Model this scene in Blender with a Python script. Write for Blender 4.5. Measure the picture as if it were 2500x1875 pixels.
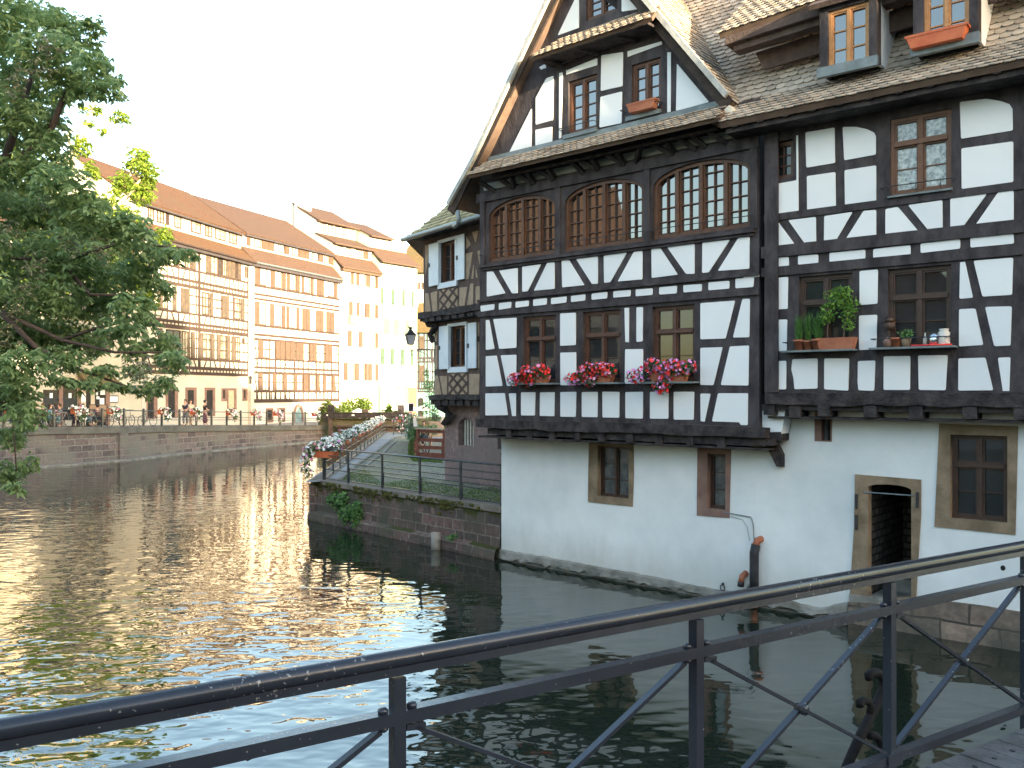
import bpy, bmesh, math, random
from mathutils import Vector, Matrix
from mathutils.geometry import tessellate_polygon
R = random.Random(7)
for o in list(bpy.data.objects): bpy.data.objects.remove(o)
scene = bpy.context.scene
C = scene.collection
rad = math.radians

# ---------------- camera, sky, sun, exposure ----------------
F, CX, HY, EYE = 2150.0, 1250.0, 960.0, 3.9      # pixels of the 2500 px wide photograph, metres
cd = bpy.data.cameras.new("Camera"); cam = bpy.data.objects.new("Camera", cd); C.objects.link(cam)
cam.location = (0, 0, EYE); cam.rotation_euler = (rad(90), 0, 0)
cd.sensor_width = 36; cd.lens = 36*F/2500; cd.shift_y = (HY-937.5)/2500
cd.clip_start = 0.05; cd.clip_end = 3000
scene.camera = cam
scene.render.resolution_x = 1024; scene.render.resolution_y = 768
SUN_AZ, SUN_EL = (0.65, -0.76), 6.0
w = bpy.data.worlds.new("World"); scene.world = w; w.use_nodes = True
nt = w.node_tree; bg = nt.nodes["Background"]
sky = nt.nodes.new("ShaderNodeTexSky"); sky.sky_type = 'NISHITA'; sky.sun_disc = False
sky.sun_elevation = rad(SUN_EL); sky.sun_rotation = math.atan2(SUN_AZ[0], SUN_AZ[1])
sky.air_density = 1.0; sky.dust_density = 2.0; sky.ozone_density = 1.0; sky.altitude = 100
nt.links.new(sky.outputs[0], bg.inputs[0]); bg.inputs[1].default_value = 0.15
sd = bpy.data.lights.new("Sun", 'SUN'); sd.energy = 3.0; sd.angle = rad(0.6); sd.color = (1.0, .80, .53)
sun = bpy.data.objects.new("Sun", sd); C.objects.link(sun)
S = Vector((SUN_AZ[0], SUN_AZ[1], 0)).normalized()*math.cos(rad(SUN_EL)) + Vector((0, 0, math.sin(rad(SUN_EL))))
sun.rotation_euler = S.to_track_quat('Z', 'Y').to_euler(); sun.location = (20, -20, 30)
scene.view_settings.view_transform = 'Standard'; scene.view_settings.look = 'None'
scene.view_settings.gamma = 1; scene.view_settings.exposure = 3.15
scene.render.engine = 'CYCLES'
scene.cycles.max_bounces = 6; scene.cycles.diffuse_bounces = 3; scene.cycles.glossy_bounces = 3
scene.cycles.transparent_max_bounces = 8; scene.cycles.caustics_reflective = False; scene.cycles.caustics_refractive = False

# ---------------- materials ----------------
def mat(name, c1, c2=None, scale=3, rough=.8, bump=0, bscale=None, metal=0, spec=.5, kind='noise', detail=5, stretch=(1, 1, 1), ior=1.45, coat=0):
    m = bpy.data.materials.new(name); m.use_nodes = True; t = m.node_tree; N = t.nodes; L = t.links
    b = N["Principled BSDF"]; b.inputs["Roughness"].default_value = rough; b.inputs["Metallic"].default_value = metal
    b.inputs["Specular IOR Level"].default_value = spec; b.inputs["IOR"].default_value = ior
    if coat: b.inputs["Coat Weight"].default_value = coat
    b.inputs["Base Color"].default_value = (*c1, 1)
    tc = N.new("ShaderNodeTexCoord"); mp = N.new("ShaderNodeMapping"); mp.inputs["Scale"].default_value = stretch
    L.new(tc.outputs["UV" if kind == 'uv' else "Object"], mp.inputs[0])
    if c2:
        n = N.new("ShaderNodeTexNoise"); n.inputs["Scale"].default_value = scale; n.inputs["Detail"].default_value = detail; n.inputs["Roughness"].default_value = .6
        L.new(mp.outputs[0], n.inputs["Vector"])
        r = N.new("ShaderNodeValToRGB"); r.color_ramp.elements[0].position = .35; r.color_ramp.elements[1].position = .65
        r.color_ramp.elements[0].color = (*c1, 1); r.color_ramp.elements[1].color = (*c2, 1)
        L.new(n.outputs["Fac"], r.inputs[0])
        if kind == 'island':
            g = N.new("ShaderNodeNewGeometry"); r.color_ramp.elements[0].position = 0; r.color_ramp.elements[1].position = 1
            ad = N.new("ShaderNodeMath"); ad.operation = 'MULTIPLY_ADD'; ad.inputs[1].default_value = .62; L.new(g.outputs["Random Per Island"], ad.inputs[0])
            m2 = N.new("ShaderNodeMath"); m2.operation = 'MULTIPLY_ADD'; m2.inputs[1].default_value = 1.0; m2.inputs[2].default_value = -.3
            L.new(n.outputs["Fac"], m2.inputs[0]); L.new(m2.outputs[0], ad.inputs[2]); L.new(ad.outputs[0], r.inputs[0])
        L.new(r.outputs[0], b.inputs["Base Color"])
    if bump:
        n2 = N.new("ShaderNodeTexNoise"); n2.inputs["Scale"].default_value = bscale or scale*6; n2.inputs["Detail"].default_value = 6
        L.new(mp.outputs[0], n2.inputs["Vector"])
        bp = N.new("ShaderNodeBump"); bp.inputs["Strength"].default_value = bump; bp.inputs["Distance"].default_value = .02
        L.new(n2.outputs["Fac"], bp.inputs["Height"]); L.new(bp.outputs[0], b.inputs["Normal"])
    return m

def brick_mat(name, c1, c2, mortar, bw, bh, ms=.012, rough=.9, bump=.4, dirt=None, off=.5, dscale=.8, moss=None):
    """blocks, tiles or planks: pattern in metres on the UV map that build() lays out"""
    m = bpy.data.materials.new(name); m.use_nodes = True; t = m.node_tree; N = t.nodes; L = t.links
    b = N["Principled BSDF"]; b.inputs["Roughness"].default_value = rough; b.inputs["Specular IOR Level"].default_value = .25
    tc = N.new("ShaderNodeTexCoord")
    wn = N.new("ShaderNodeTexNoise"); wn.inputs["Scale"].default_value = 1.7; L.new(tc.outputs["UV"], wn.inputs["Vector"])
    ws = N.new("ShaderNodeVectorMath"); ws.operation = 'SCALE'; ws.inputs["Scale"].default_value = bh*.25; L.new(wn.outputs["Color"], ws.inputs[0])
    wa = N.new("ShaderNodeVectorMath"); wa.operation = 'ADD'; L.new(tc.outputs["UV"], wa.inputs[0]); L.new(ws.outputs[0], wa.inputs[1])
    br = N.new("ShaderNodeTexBrick"); br.offset = off; br.inputs["Scale"].default_value = 1
    br.inputs["Brick Width"].default_value = bw; br.inputs["Row Height"].default_value = bh; br.inputs["Mortar Size"].default_value = ms
    br.inputs["Mortar Smooth"].default_value = .3; br.inputs["Bias"].default_value = 0
    br.inputs["Color1"].default_value = (*c1, 1); br.inputs["Color2"].default_value = (*c2, 1); br.inputs["Mortar"].default_value = (*mortar, 1)
    L.new(wa.outputs[0], br.inputs["Vector"])
    n = N.new("ShaderNodeTexNoise"); n.inputs["Scale"].default_value = dscale; n.inputs["Detail"].default_value = 8; n.inputs["Roughness"].default_value = .65
    L.new(tc.outputs["Object"], n.inputs["Vector"])
    col = br.outputs["Color"]
    n3 = N.new("ShaderNodeTexNoise"); n3.inputs["Scale"].default_value = 9; n3.inputs["Detail"].default_value = 6; L.new(tc.outputs["Object"], n3.inputs["Vector"])
    mv = N.new("ShaderNodeMapRange"); mv.inputs[1].default_value = .3; mv.inputs[2].default_value = .7; mv.inputs[3].default_value = .72; mv.inputs[4].default_value = 1.25
    L.new(n3.outputs["Fac"], mv.inputs[0])
    mm = N.new("ShaderNodeMixRGB"); mm.blend_type = 'MULTIPLY'; mm.inputs[0].default_value = 1; L.new(col, mm.inputs[1]); L.new(mv.outputs[0], mm.inputs[2]); col = mm.outputs[0]
    if dirt:
        r = N.new("ShaderNodeValToRGB"); r.color_ramp.elements[0].position = .45; r.color_ramp.elements[1].position = .62; L.new(n.outputs["Fac"], r.inputs[0])
        mx = N.new("ShaderNodeMixRGB"); mx.inputs[2].default_value = (*dirt, 1); L.new(r.outputs[0], mx.inputs[0]); L.new(col, mx.inputs[1]); col = mx.outputs[0]
    if moss:   # moss grows near a given height: (z0, z1, colour)
        sp = N.new("ShaderNodeSeparateXYZ"); L.new(tc.outputs["UV"], sp.inputs[0])
        mr = N.new("ShaderNodeMapRange"); mr.inputs[1].default_value = moss[0]; mr.inputs[2].default_value = moss[1]; L.new(sp.outputs[1], mr.inputs[0])
        nm = N.new("ShaderNodeTexNoise"); nm.inputs["Scale"].default_value = 2.6; nm.inputs["Detail"].default_value = 7; L.new(tc.outputs["Object"], nm.inputs["Vector"])
        a = N.new("ShaderNodeMath"); a.operation = 'ADD'; L.new(mr.outputs[0], a.inputs[0]); L.new(nm.outputs["Fac"], a.inputs[1])
        rr = N.new("ShaderNodeValToRGB"); rr.color_ramp.elements[0].position = .93; rr.color_ramp.elements[1].position = 1.0
        sc = N.new("ShaderNodeMath"); sc.operation = 'MULTIPLY'; sc.inputs[1].default_value = .8; L.new(a.outputs[0], sc.inputs[0]); L.new(sc.outputs[0], rr.inputs[0])
        mx = N.new("ShaderNodeMixRGB"); mx.inputs[2].default_value = (*moss[2], 1); L.new(rr.outputs[0], mx.inputs[0]); L.new(col, mx.inputs[1]); col = mx.outputs[0]
    L.new(col, b.inputs["Base Color"])
    ad = N.new("ShaderNodeMath"); ad.operation = 'MULTIPLY_ADD'; ad.inputs[1].default_value = -1.0
    L.new(br.outputs["Fac"], ad.inputs[0]); L.new(n3.outputs["Fac"], ad.inputs[2])
    bp = N.new("ShaderNodeBump"); bp.inputs["Strength"].default_value = bump; bp.inputs["Distance"].default_value = .02
    L.new(ad.outputs[0], bp.inputs["Height"]); L.new(bp.outputs[0], b.inputs["Normal"])
    return m

PLASTER = mat('plaster_white', (.68, .71, .73), (.80, .81, .81), 1.6, .9, .12, 30, kind='island')
PLASTERB = mat('plaster_base', (.60, .64, .65), (.80, .82, .82), .5, .92, .14, 10, detail=9)
TIMBER = mat('timber_dark', (.022, .018, .021), (.070, .060, .064), 4, .78, .7, 26, stretch=(1, 1, .45), detail=9, spec=.4)
TIMBERO = mat('timber_old', (.018, .016, .018), (.065, .055, .054), 5, .85, .9, 22, spec=.3)
WOODW = mat('window_wood', (0.0750, 0.0315, 0.0165), (0.1162, 0.0510, 0.0255), 9, .5, .15, 60)
WOODD = mat('window_wood_dark', (0.0375, 0.0195, 0.0135), (0.0600, 0.0315, 0.0210), 9, .5, .15, 60)
WOODO = mat('window_wood_orange', (.36, .17, .06), (.46, .24, .10), 9, .5, .1, 60)
GLASS = mat('window_glass', (.018, .022, .024), (.03, .034, .036), 2, .02, .02, 3, spec=.7, ior=1.52)
GLASSL = mat('lace_curtain_glass', (.05, .06, .06), (.42, .45, .44), 16, .12, 0, spec=.8, ior=1.6)
CURTG = mat('curtained_glass', (.35, .36, .34), (.60, .58, .50), 3, .15, 0, spec=.8, ior=1.5)
FARG = mat('far_window_glass', (.16, .14, .10), (.40, .36, .28), 1.5, .2, 0, spec=.6)
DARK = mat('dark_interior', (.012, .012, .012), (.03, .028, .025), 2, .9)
TILE = mat('roof_tile', (.24, .20, .16), (.60, .50, .40), 1.1, .9, .3, 40, kind='island', detail=8)
TILEM = mat('roof_tile_mossy', (.17, .16, .08), (.56, .46, .27), 1.1, .92, .3, 40, kind='island', detail=8)
FLASH = mat('lead_flashing', (0.1200, 0.1425, 0.1500), (0.1950, 0.2250, 0.2325), 4, .5, .1, metal=.2)
def stain(m, z0, z1, col, sc=2.2):   # damp, dirty band at the foot of a wall with a ragged upper edge
    N = m.node_tree.nodes; L = m.node_tree.links; b = N["Principled BSDF"]; src = b.inputs["Base Color"].links[0].from_socket
    g = N.new("ShaderNodeNewGeometry"); sp = N.new("ShaderNodeSeparateXYZ"); L.new(g.outputs["Position"], sp.inputs[0])
    mr = N.new("ShaderNodeMapRange"); mr.inputs[1].default_value = z1; mr.inputs[2].default_value = z0; mr.inputs[3].default_value = 0; mr.inputs[4].default_value = .8; L.new(sp.outputs[2], mr.inputs[0])
    mp = N.new("ShaderNodeMapping"); mp.inputs["Scale"].default_value = (1, 1, .35); L.new(g.outputs["Position"], mp.inputs[0])
    n = N.new("ShaderNodeTexNoise"); n.inputs["Scale"].default_value = sc; n.inputs["Detail"].default_value = 9; n.inputs["Roughness"].default_value = .7; L.new(mp.outputs[0], n.inputs["Vector"])
    a = N.new("ShaderNodeMath"); a.operation = 'ADD'; L.new(mr.outputs[0], a.inputs[0]); L.new(n.outputs["Fac"], a.inputs[1])
    r = N.new("ShaderNodeMapRange"); r.inputs[1].default_value = .62; r.inputs[2].default_value = 1.25; r.inputs[4].default_value = .7; L.new(a.outputs[0], r.inputs[0])
    mx = N.new("ShaderNodeMixRGB"); mx.inputs[2].default_value = (*col, 1); L.new(r.outputs[0], mx.inputs[0]); L.new(src, mx.inputs[1]); L.new(mx.outputs[0], b.inputs["Base Color"])
stain(PLASTERB, .2, 1.1, (.50, .50, .46), 1.6)
SAND = mat('sandstone', (0.1600, 0.1160, 0.0720), (0.2880, 0.2160, 0.1440), 3, .9, .5, 25)
SANDR = mat('sandstone_red', (0.1760, 0.1040, 0.0840), (0.2560, 0.1600, 0.1280), 3, .9, .5, 25)
CONC = mat('concrete', (0.1280, 0.1240, 0.1040), (0.2720, 0.2640, 0.2400), 2.2, .95, .9, 14, detail=9)
GLASSA = mat('reflecting_glass', (.018, .022, .024), (.03, .034, .036), 2, .02, .02, 3, spec=1.0, ior=1.95)
GLASSR = mat('grey_reflection_glass', (.045, .055, .06), (.12, .13, .13), 5, .12, 0, spec=.8, ior=1.6)  # lighter grey mottling puts the basement panes' reflection into the colour
TERRA = mat('terracotta', (0.3000, 0.0975, 0.0525), (0.3750, 0.1425, 0.0750), 6, .75)
TERRAO = mat('orange_trough', (0.4650, 0.0975, 0.0375), (0.5400, 0.1500, 0.0600), 6, .6)
IRON = mat('iron_dark', (.03, .032, .036), (.05, .052, .056), 8, .5, .1, metal=.3)
RAILM = mat('railing_paint', (.018, .021, .030), (.032, .038, .052), 1.2, .25, .05, 25, spec=.6, metal=.2)
def chips(m, col, sc, th):      # small chips of bare metal in old paint
    N = m.node_tree.nodes; L = m.node_tree.links; b = N["Principled BSDF"]; src = b.inputs["Base Color"].links[0].from_socket
    tc = N.new("ShaderNodeTexCoord"); n = N.new("ShaderNodeTexNoise"); n.inputs["Scale"].default_value = sc; n.inputs["Detail"].default_value = 2; L.new(tc.outputs["Object"], n.inputs["Vector"])
    n2 = N.new("ShaderNodeTexNoise"); n2.inputs["Scale"].default_value = 2.2; L.new(tc.outputs["Object"], n2.inputs["Vector"])
    a = N.new("ShaderNodeMath"); a.operation = 'MULTIPLY_ADD'; a.inputs[1].default_value = .45; L.new(n2.outputs["Fac"], a.inputs[0]); L.new(n.outputs["Fac"], a.inputs[2])
    r = N.new("ShaderNodeMapRange"); r.inputs[1].default_value = th; r.inputs[2].default_value = th+.03; L.new(a.outputs[0], r.inputs[0])
    mx = N.new("ShaderNodeMixRGB"); mx.inputs[2].default_value = (*col, 1); L.new(r.outputs[0], mx.inputs[0]); L.new(src, mx.inputs[1]); L.new(mx.outputs[0], b.inputs["Base Color"])
chips(RAILM, (.20, .20, .20), 75, .93)
ZINC = mat('zinc', (0.1540, 0.1820, 0.1890), (0.2240, 0.2520, 0.2590), 5, .45, metal=.5)
SHUTW = mat('shutter_white', (0.6120, 0.6840, 0.7560), (0.7020, 0.7560, 0.7920), 3, .6, .1)
SOFFIT = mat('soffit_white', (.30, .33, .30), (.42, .44, .40), 3, .9)
TAN = mat('plaster_tan', (.30, .215, .15), (.40, .30, .21), 5, .95, .5, 30)
OAK = mat('oak_brown', (0.0630, 0.0420, 0.0350), (0.1050, 0.0735, 0.0630), 5, .85, .6, 25)
def leafmat(name, a, b, trans=.35):
    m = bpy.data.materials.new(name); m.use_nodes = True; N = m.node_tree.nodes; L = m.node_tree.links
    p = N["Principled BSDF"]; p.inputs["Roughness"].default_value = .5; p.inputs["Specular IOR Level"].default_value = .35
    g = N.new("ShaderNodeNewGeometry"); r = N.new("ShaderNodeValToRGB")
    r.color_ramp.elements[0].color = (*a, 1); r.color_ramp.elements[1].color = (*b, 1); L.new(g.outputs["Random Per Island"], r.inputs[0])
    L.new(r.outputs[0], p.inputs["Base Color"])
    tr = N.new("ShaderNodeBsdfTranslucent"); L.new(r.outputs[0], tr.inputs[0])
    mx = N.new("ShaderNodeMixShader"); mx.inputs[0].default_value = trans
    L.new(p.outputs[0], mx.inputs[1]); L.new(tr.outputs[0], mx.inputs[2]); L.new(mx.outputs[0], N["Material Output"].inputs[0])
    return m

# ---------------- helpers ----------------
def tag(o, label=None, cat=None, group=None, kind=None):
    if label: o['label'] = label
    if cat: o['category'] = cat
    if group: o['group'] = group
    if kind: o['kind'] = kind
    return o
WL = {}
def thing(name, label, cat, loc=(0, 0, 0), group=None, rz=0):
    o = bpy.data.objects.new(name, None); C.objects.link(o); o.location = loc; o.rotation_euler = (0, 0, rz)
    o.empty_display_size = .3; WL[o.name] = Vector(loc)
    return tag(o, label, cat, group)
class MB:
    def __init__(s): s.v = []; s.f = []
    def add(s, vs, fs):
        k = len(s.v); s.v += [Vector(p) for p in vs]; s.f += [[i+k for i in f] for f in fs]
    def prism(s, P, pts, d0, d1):
        a = sum(pts[i][0]*pts[(i+1) % len(pts)][1]-pts[(i+1) % len(pts)][0]*pts[i][1] for i in range(len(pts)))
        if a < 0: pts = pts[::-1]
        n = len(pts); s.add([P.w(x, z, d1) for x, z in pts]+[P.w(x, z, d0) for x, z in pts],
            [list(range(n)), list(range(2*n-1, n-1, -1))]+[[i, n+i, n+(i+1) % n, (i+1) % n] for i in range(n)])
    def holed(s, P, outer, holes, d0, d1):
        loops = [outer]+holes; fl = [p for l in loops for p in l]; n = len(fl)
        tris = tessellate_polygon([[Vector((x, z, 0)) for x, z in l] for l in loops])
        fs = []
        for t in tris:
            a, b, c = [fl[i] for i in t]
            ar = (b[0]-a[0])*(c[1]-a[1])-(c[0]-a[0])*(b[1]-a[1])
            t = list(t) if ar > 0 else list(t)[::-1]
            if abs(ar) > 1e-9: fs.append(t); fs.append([i+n for i in t[::-1]])
        k = 0
        for l in loops:
            m = len(l)
            for i in range(m): fs.append([k+i, k+(i+1) % m, n+k+(i+1) % m, n+k+i])
            k += m
        s.add([P.w(x, z, d1) for x, z in fl]+[P.w(x, z, d0) for x, z in fl], fs)
    def box(s, P, s0, s1, z0, z1, d0, d1): s.prism(P, [(s0, z0), (s1, z0), (s1, z1), (s0, z1)], d0, d1)
    def bx(s, x0, x1, y0, y1, z0, z1):
        s.add([(x0, y0, z0), (x1, y0, z0), (x1, y1, z0), (x0, y1, z0), (x0, y0, z1), (x1, y0, z1), (x1, y1, z1), (x0, y1, z1)],
              [[3, 2, 1, 0], [4, 5, 6, 7], [0, 1, 5, 4], [1, 2, 6, 5], [2, 3, 7, 6], [3, 0, 4, 7]])
    def bar(s, a, b, w, h=None, up=(0, 0, 1)):
        a, b = Vector(a), Vector(b); d = (b-a).normalized(); h = h or w; up = Vector(up)
        x = d.cross(up)
        if x.length < 1e-3: x = d.cross(Vector((1, 0, 0)))
        x.normalize(); y = x.cross(d).normalized()
        c = [x*(i*w/2)+y*(j*h/2) for i, j in ((-1, -1), (1, -1), (1, 1), (-1, 1))]
        s.add([a+q for q in c]+[b+q for q in c], [[0, 1, 2, 3], [7, 6, 5, 4], [0, 4, 5, 1], [1, 5, 6, 2], [2, 6, 7, 3], [3, 7, 4, 0]])
    def tube(s, pts, r, n=8, r1=None):
        pts = [Vector(p) for p in pts]; m = len(pts); vs = []; ref = None
        for i, p in enumerate(pts):
            d = (pts[min(i+1, m-1)]-pts[max(i-1, 0)]).normalized()
            if ref is None: ref = Vector((0, 0, 1)) if abs(d.z) < .9 else Vector((1, 0, 0))
            x = d.cross(ref).normalized(); y = d.cross(x).normalized(); ref = ref if abs(d.dot(ref)) < .95 else x
            rr = r+(r1-r)*i/(m-1) if r1 is not None else (r[i] if isinstance(r, (list, tuple)) else r)
            vs += [p+(x*math.cos(t)+y*math.sin(t))*rr for t in [2*math.pi*k/n for k in range(n)]]
        fs = [[i*n+k, i*n+(k+1) % n, (i+1)*n+(k+1) % n, (i+1)*n+k] for i in range(m-1) for k in range(n)]
        fs += [list(range(n))[::-1], [(m-1)*n+k for k in range(n)]]
        s.add(vs, fs)
    def ball(s, c, r, n=8, m=6, sc=(1, 1, 1)):
        c = Vector(c); vs = [c+Vector((0, 0, r*sc[2]))]
        for i in range(1, m):
            a = math.pi*i/m
            vs += [c+Vector((math.sin(a)*math.cos(2*math.pi*k/n)*r*sc[0], math.sin(a)*math.sin(2*math.pi*k/n)*r*sc[1], math.cos(a)*r*sc[2])) for k in range(n)]
        vs.append(c-Vector((0, 0, r*sc[2])))
        fs = [[0, 1+k, 1+(k+1) % n] for k in range(n)]
        for i in range(m-2): fs += [[1+i*n+k, 1+(i+1)*n+k, 1+(i+1)*n+(k+1) % n, 1+i*n+(k+1) % n] for k in range(n)]
        e = len(vs)-1; fs += [[e, 1+(m-2)*n+(k+1) % n, 1+(m-2)*n+k] for k in range(n)]
        s.add(vs, fs)
    def lathe(s, c, prof, n=12):
        c = Vector(c); m = len(prof); vs = [c+Vector((r*math.cos(2*math.pi*k/n), r*math.sin(2*math.pi*k/n), z)) for r, z in prof for k in range(n)]
        s.add(vs, [[i*n+k, i*n+(k+1) % n, (i+1)*n+(k+1) % n, (i+1)*n+k] for i in range(m-1) for k in range(n)]+[list(range(n))[::-1], [(m-1)*n+k for k in range(n)]])
    def build(s, name, material, parent=None, smooth=False, **kw):
        L = Vector((0, 0, 0))
        if parent is not None: L = WL.get(parent.name, L)
        me = bpy.data.meshes.new(name); me.from_pydata([p-L for p in s.v], [], s.f); me.update()
        uv = me.uv_layers.new(name='UVMap'); co = [p for p in s.v]
        dat = [0.0]*(2*len(me.loops))
        for pl in me.polygons:
            n = pl.normal
            if abs(n.z) > .93: t = None
            else:
                t = Vector((-n.y, n.x, 0)).normalized(); q = 1/math.sqrt(max(1e-6, 1-n.z*n.z))
            for li in pl.loop_indices:
                p = co[me.loops[li].vertex_index]
                if t is None: dat[2*li], dat[2*li+1] = p.x, p.y
                else: dat[2*li], dat[2*li+1] = p.dot(t), p.z*q
        uv.data.foreach_set('uv', dat)
        me.materials.append(material)
        if smooth:
            me.polygons.foreach_set('use_smooth', [True]*len(me.polygons))
        o = bpy.data.objects.new(name, me); C.objects.link(o); WL[o.name] = L.copy()
        if parent is not None: o.parent = parent
        return tag(o, **kw)
def ctree(o, parent=None):
    c = o.copy(); C.objects.link(c); c.parent = parent; WL[c.name] = Vector((0, 0, 0))
    for ch in list(o.children): ctree(ch, c)
    return c
def place(o, loc, rz=0, sc=1, label=None, group=None):
    o.location = loc; o.rotation_euler = (0, 0, rz); o.scale = (sc, sc, sc)
    if label: o['label'] = label
    if group: o['group'] = group
    return o
CAM = Vector((0, 0, EYE))
def ray(u, v): return Vector(((u-CX)/F, 1, (HY-v)/F))
def onz(u, v, z=0):
    r = ray(u, v); return CAM+r*((z-EYE)/r.z)
def aty(u, v, y): return CAM+ray(u, v)*y
def onplane(u, v, O, n):
    r = ray(u, v); return CAM+r*((O-CAM).dot(n)/r.dot(n))
class Pl:
    """vertical plane: origin o on z=0, e to the right along it, n towards the viewer"""
    def __init__(s, o, e):
        s.o = Vector((o[0], o[1], 0)); s.e = Vector((e[0], e[1], 0)).normalized(); s.n = s.e.cross(Vector((0, 0, 1)))
    def w(s, a, z, d=0): return s.o+s.e*a+s.n*d+Vector((0, 0, z))
    def sz(s, u, v, d=0):
        r = ray(u, v); t = (d-(CAM-s.o).dot(s.n))/r.dot(s.n); X = CAM+r*t
        return ((X-s.o).dot(s.e), X.z)
    def off(s, d): return Pl(s.o+s.n*d, s.e)
    def zz(s, Z, pts, d=0): return [s.sz(Z[0]+x/Z[2], Z[1]+y/Z[2], d) for x, y in pts]
    def s_(s, Z, x, y=0, d=0): return s.zz(Z, [(x, y)], d)[0][0]
    def z_(s, Z, x, y, d=0): return s.zz(Z, [(x, y)], d)[0][1]
def inside(p, poly):
    x, y = p; r = False
    for i in range(len(poly)):
        (x0, y0), (x1, y1) = poly[i], poly[i-1]
        if (y0 > y) != (y1 > y) and x < (x1-x0)*(y-y0)/(y1-y0)+x0: r = not r
    return r
def tiles(mb, O, es, eu, poly, w=.17, h=.145, rnd=None, seed=1):
    rr = random.Random(seed); nn = es.cross(eu).normalized()
    a0 = min(p[0] for p in poly); a1 = max(p[0] for p in poly); b0 = min(p[1] for p in poly); b1 = max(p[1] for p in poly)
    j = 0; b = b0-.03
    while b < b1:
        a = a0+(w/2 if j % 2 else 0); j += 1
        while a < a1+w/2:
            if inside((a, b+h*.6), poly):
                q = rr.uniform(-.006, .006); tl = rr.uniform(-.03, .03); lift = rr.uniform(0, .012)
                pr = [(-w*.49, h*1.25, .012), (-w*.49, h*.38, .03+lift), (-w*.36, h*.14, .034+lift), (0, q, .036+lift), (w*.36, h*.14, .034+lift), (w*.49, h*.38, .03+lift), (w*.49, h*1.25, .012)]
                c = [O+es*(a+x-y*tl)+eu*(b+y)+nn*z for x, y, z in pr]
                lo = [O+es*(a+x-y*tl)+eu*(b+y)+nn*(z-.016) for x, y, z in pr[1:6]]
                mb.add(c+lo, [[0, 1, 2, 3, 4, 5, 6][::1], [1, 7, 8, 2], [2, 8, 9, 3], [3, 9, 10, 4], [4, 10, 11, 5]])
            a += w
        b += h
def rectwin(P, house, q, d=-.10, wood=WOODW, glass=GLASS, mull=1, trans=None, bars=(3, 2), fw=.07, name='window', sill=None, two=True, bw=.022, panes=True):
    """a casement window filling the quad q=(s0,s1,z0,z1); trans = height fraction of the transom"""
    s0, s1, z0, z1 = q; m = MB(); W = s1-s0; H = z1-z0
    m.box(P, s0, s1, z1-fw, z1, d-.05, d+.03); m.box(P, s0, s1, z0, z0+fw, d-.05, d+.03)
    m.box(P, s0, s0+fw, z0+fw, z1-fw, d-.05, d+.03); m.box(P, s1-fw, s1, z0+fw, z1-fw, d-.05, d+.03)
    xs = [s0+fw]+[s0+W*(i+1)/(mull+1) for i in range(mull)]+[s1-fw]
    zs = [z0+fw, z1-fw]
    if trans: zs = [z0+fw, z0+H*trans, z1-fw]; m.box(P, s0+fw, s1-fw, zs[1]-fw*.55, zs[1]+fw*.55, d-.045, d+.055)
    for x in xs[1:-1]: m.box(P, x-fw*.6, x+fw*.6, z0+fw, z1-fw, d-.044, d+.04)
    for i in range(len(xs)-1):
        for k in range(len(zs)-1):
            a, b_ = xs[i]+(fw*.6 if i else 0), xs[i+1]-(fw*.6 if i < len(xs)-2 else 0)
            c, e_ = zs[k]+(fw*.55 if k else 0), zs[k+1]-(fw*.55 if k < len(zs)-2 else 0)
            t = .028
            for bb in ((a, a+t, c, e_), (b_-t, b_, c, e_), (a+t, b_-t, c, c+t), (a+t, b_-t, e_-t, e_)): m.box(P, *bb, d-.043, d+.012)
            nr = bars[0] if (k == 0) else (bars[2] if len(bars) > 2 else 1); nc = bars[1]
            if not trans: nr = bars[0]
            for j in range(1, nr):
                zc = c+(e_-c)*j/nr; m.box(P, a+t, b_-t, zc-bw/2, zc+bw/2, d-.042, d-.005)
            for j in range(1, nc):
                xc = a+(b_-a)*j/nc; m.box(P, xc-bw/2, xc+bw/2, c+t, e_-t, d-.041, d-.004)
    o = m.build(name, wood, house)
    g = MB(); g.box(P, s0+.02, s1-.02, z0+.02, z1-.02, d-.040, d-.028); g.build('pane', glass, o)
    return o
# ---------------- the big half-timbered house ----------------
Z1 = (1100, 0, 2.765); Z2 = (1700, 0, 2.765); Z3 = (1100, 500, 2.765); Z4 = (1700, 500, 2.765)
ZB = (1200, 1000, 3.16); ZC = (1800, 1000, 3.16)
a1, b1, c1 = onz(1224, 1367), onz(1845, 1481), onz(2500, 1590)
W1 = Pl(a1, b1-a1); W2 = Pl(b1, c1-b1)
G = Pl((a1+b1)/2+W1.n*.55, (2393, -2150))
gj = G.s_((0, 0, 1), 1866)
R_ = Pl(G.w(gj, 0, -.02), (2650, -2150)); RP = R_
H1 = thing('half_timbered_house', 'large white house with black timber framing rising from the water', 'house', tuple(a1))

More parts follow.
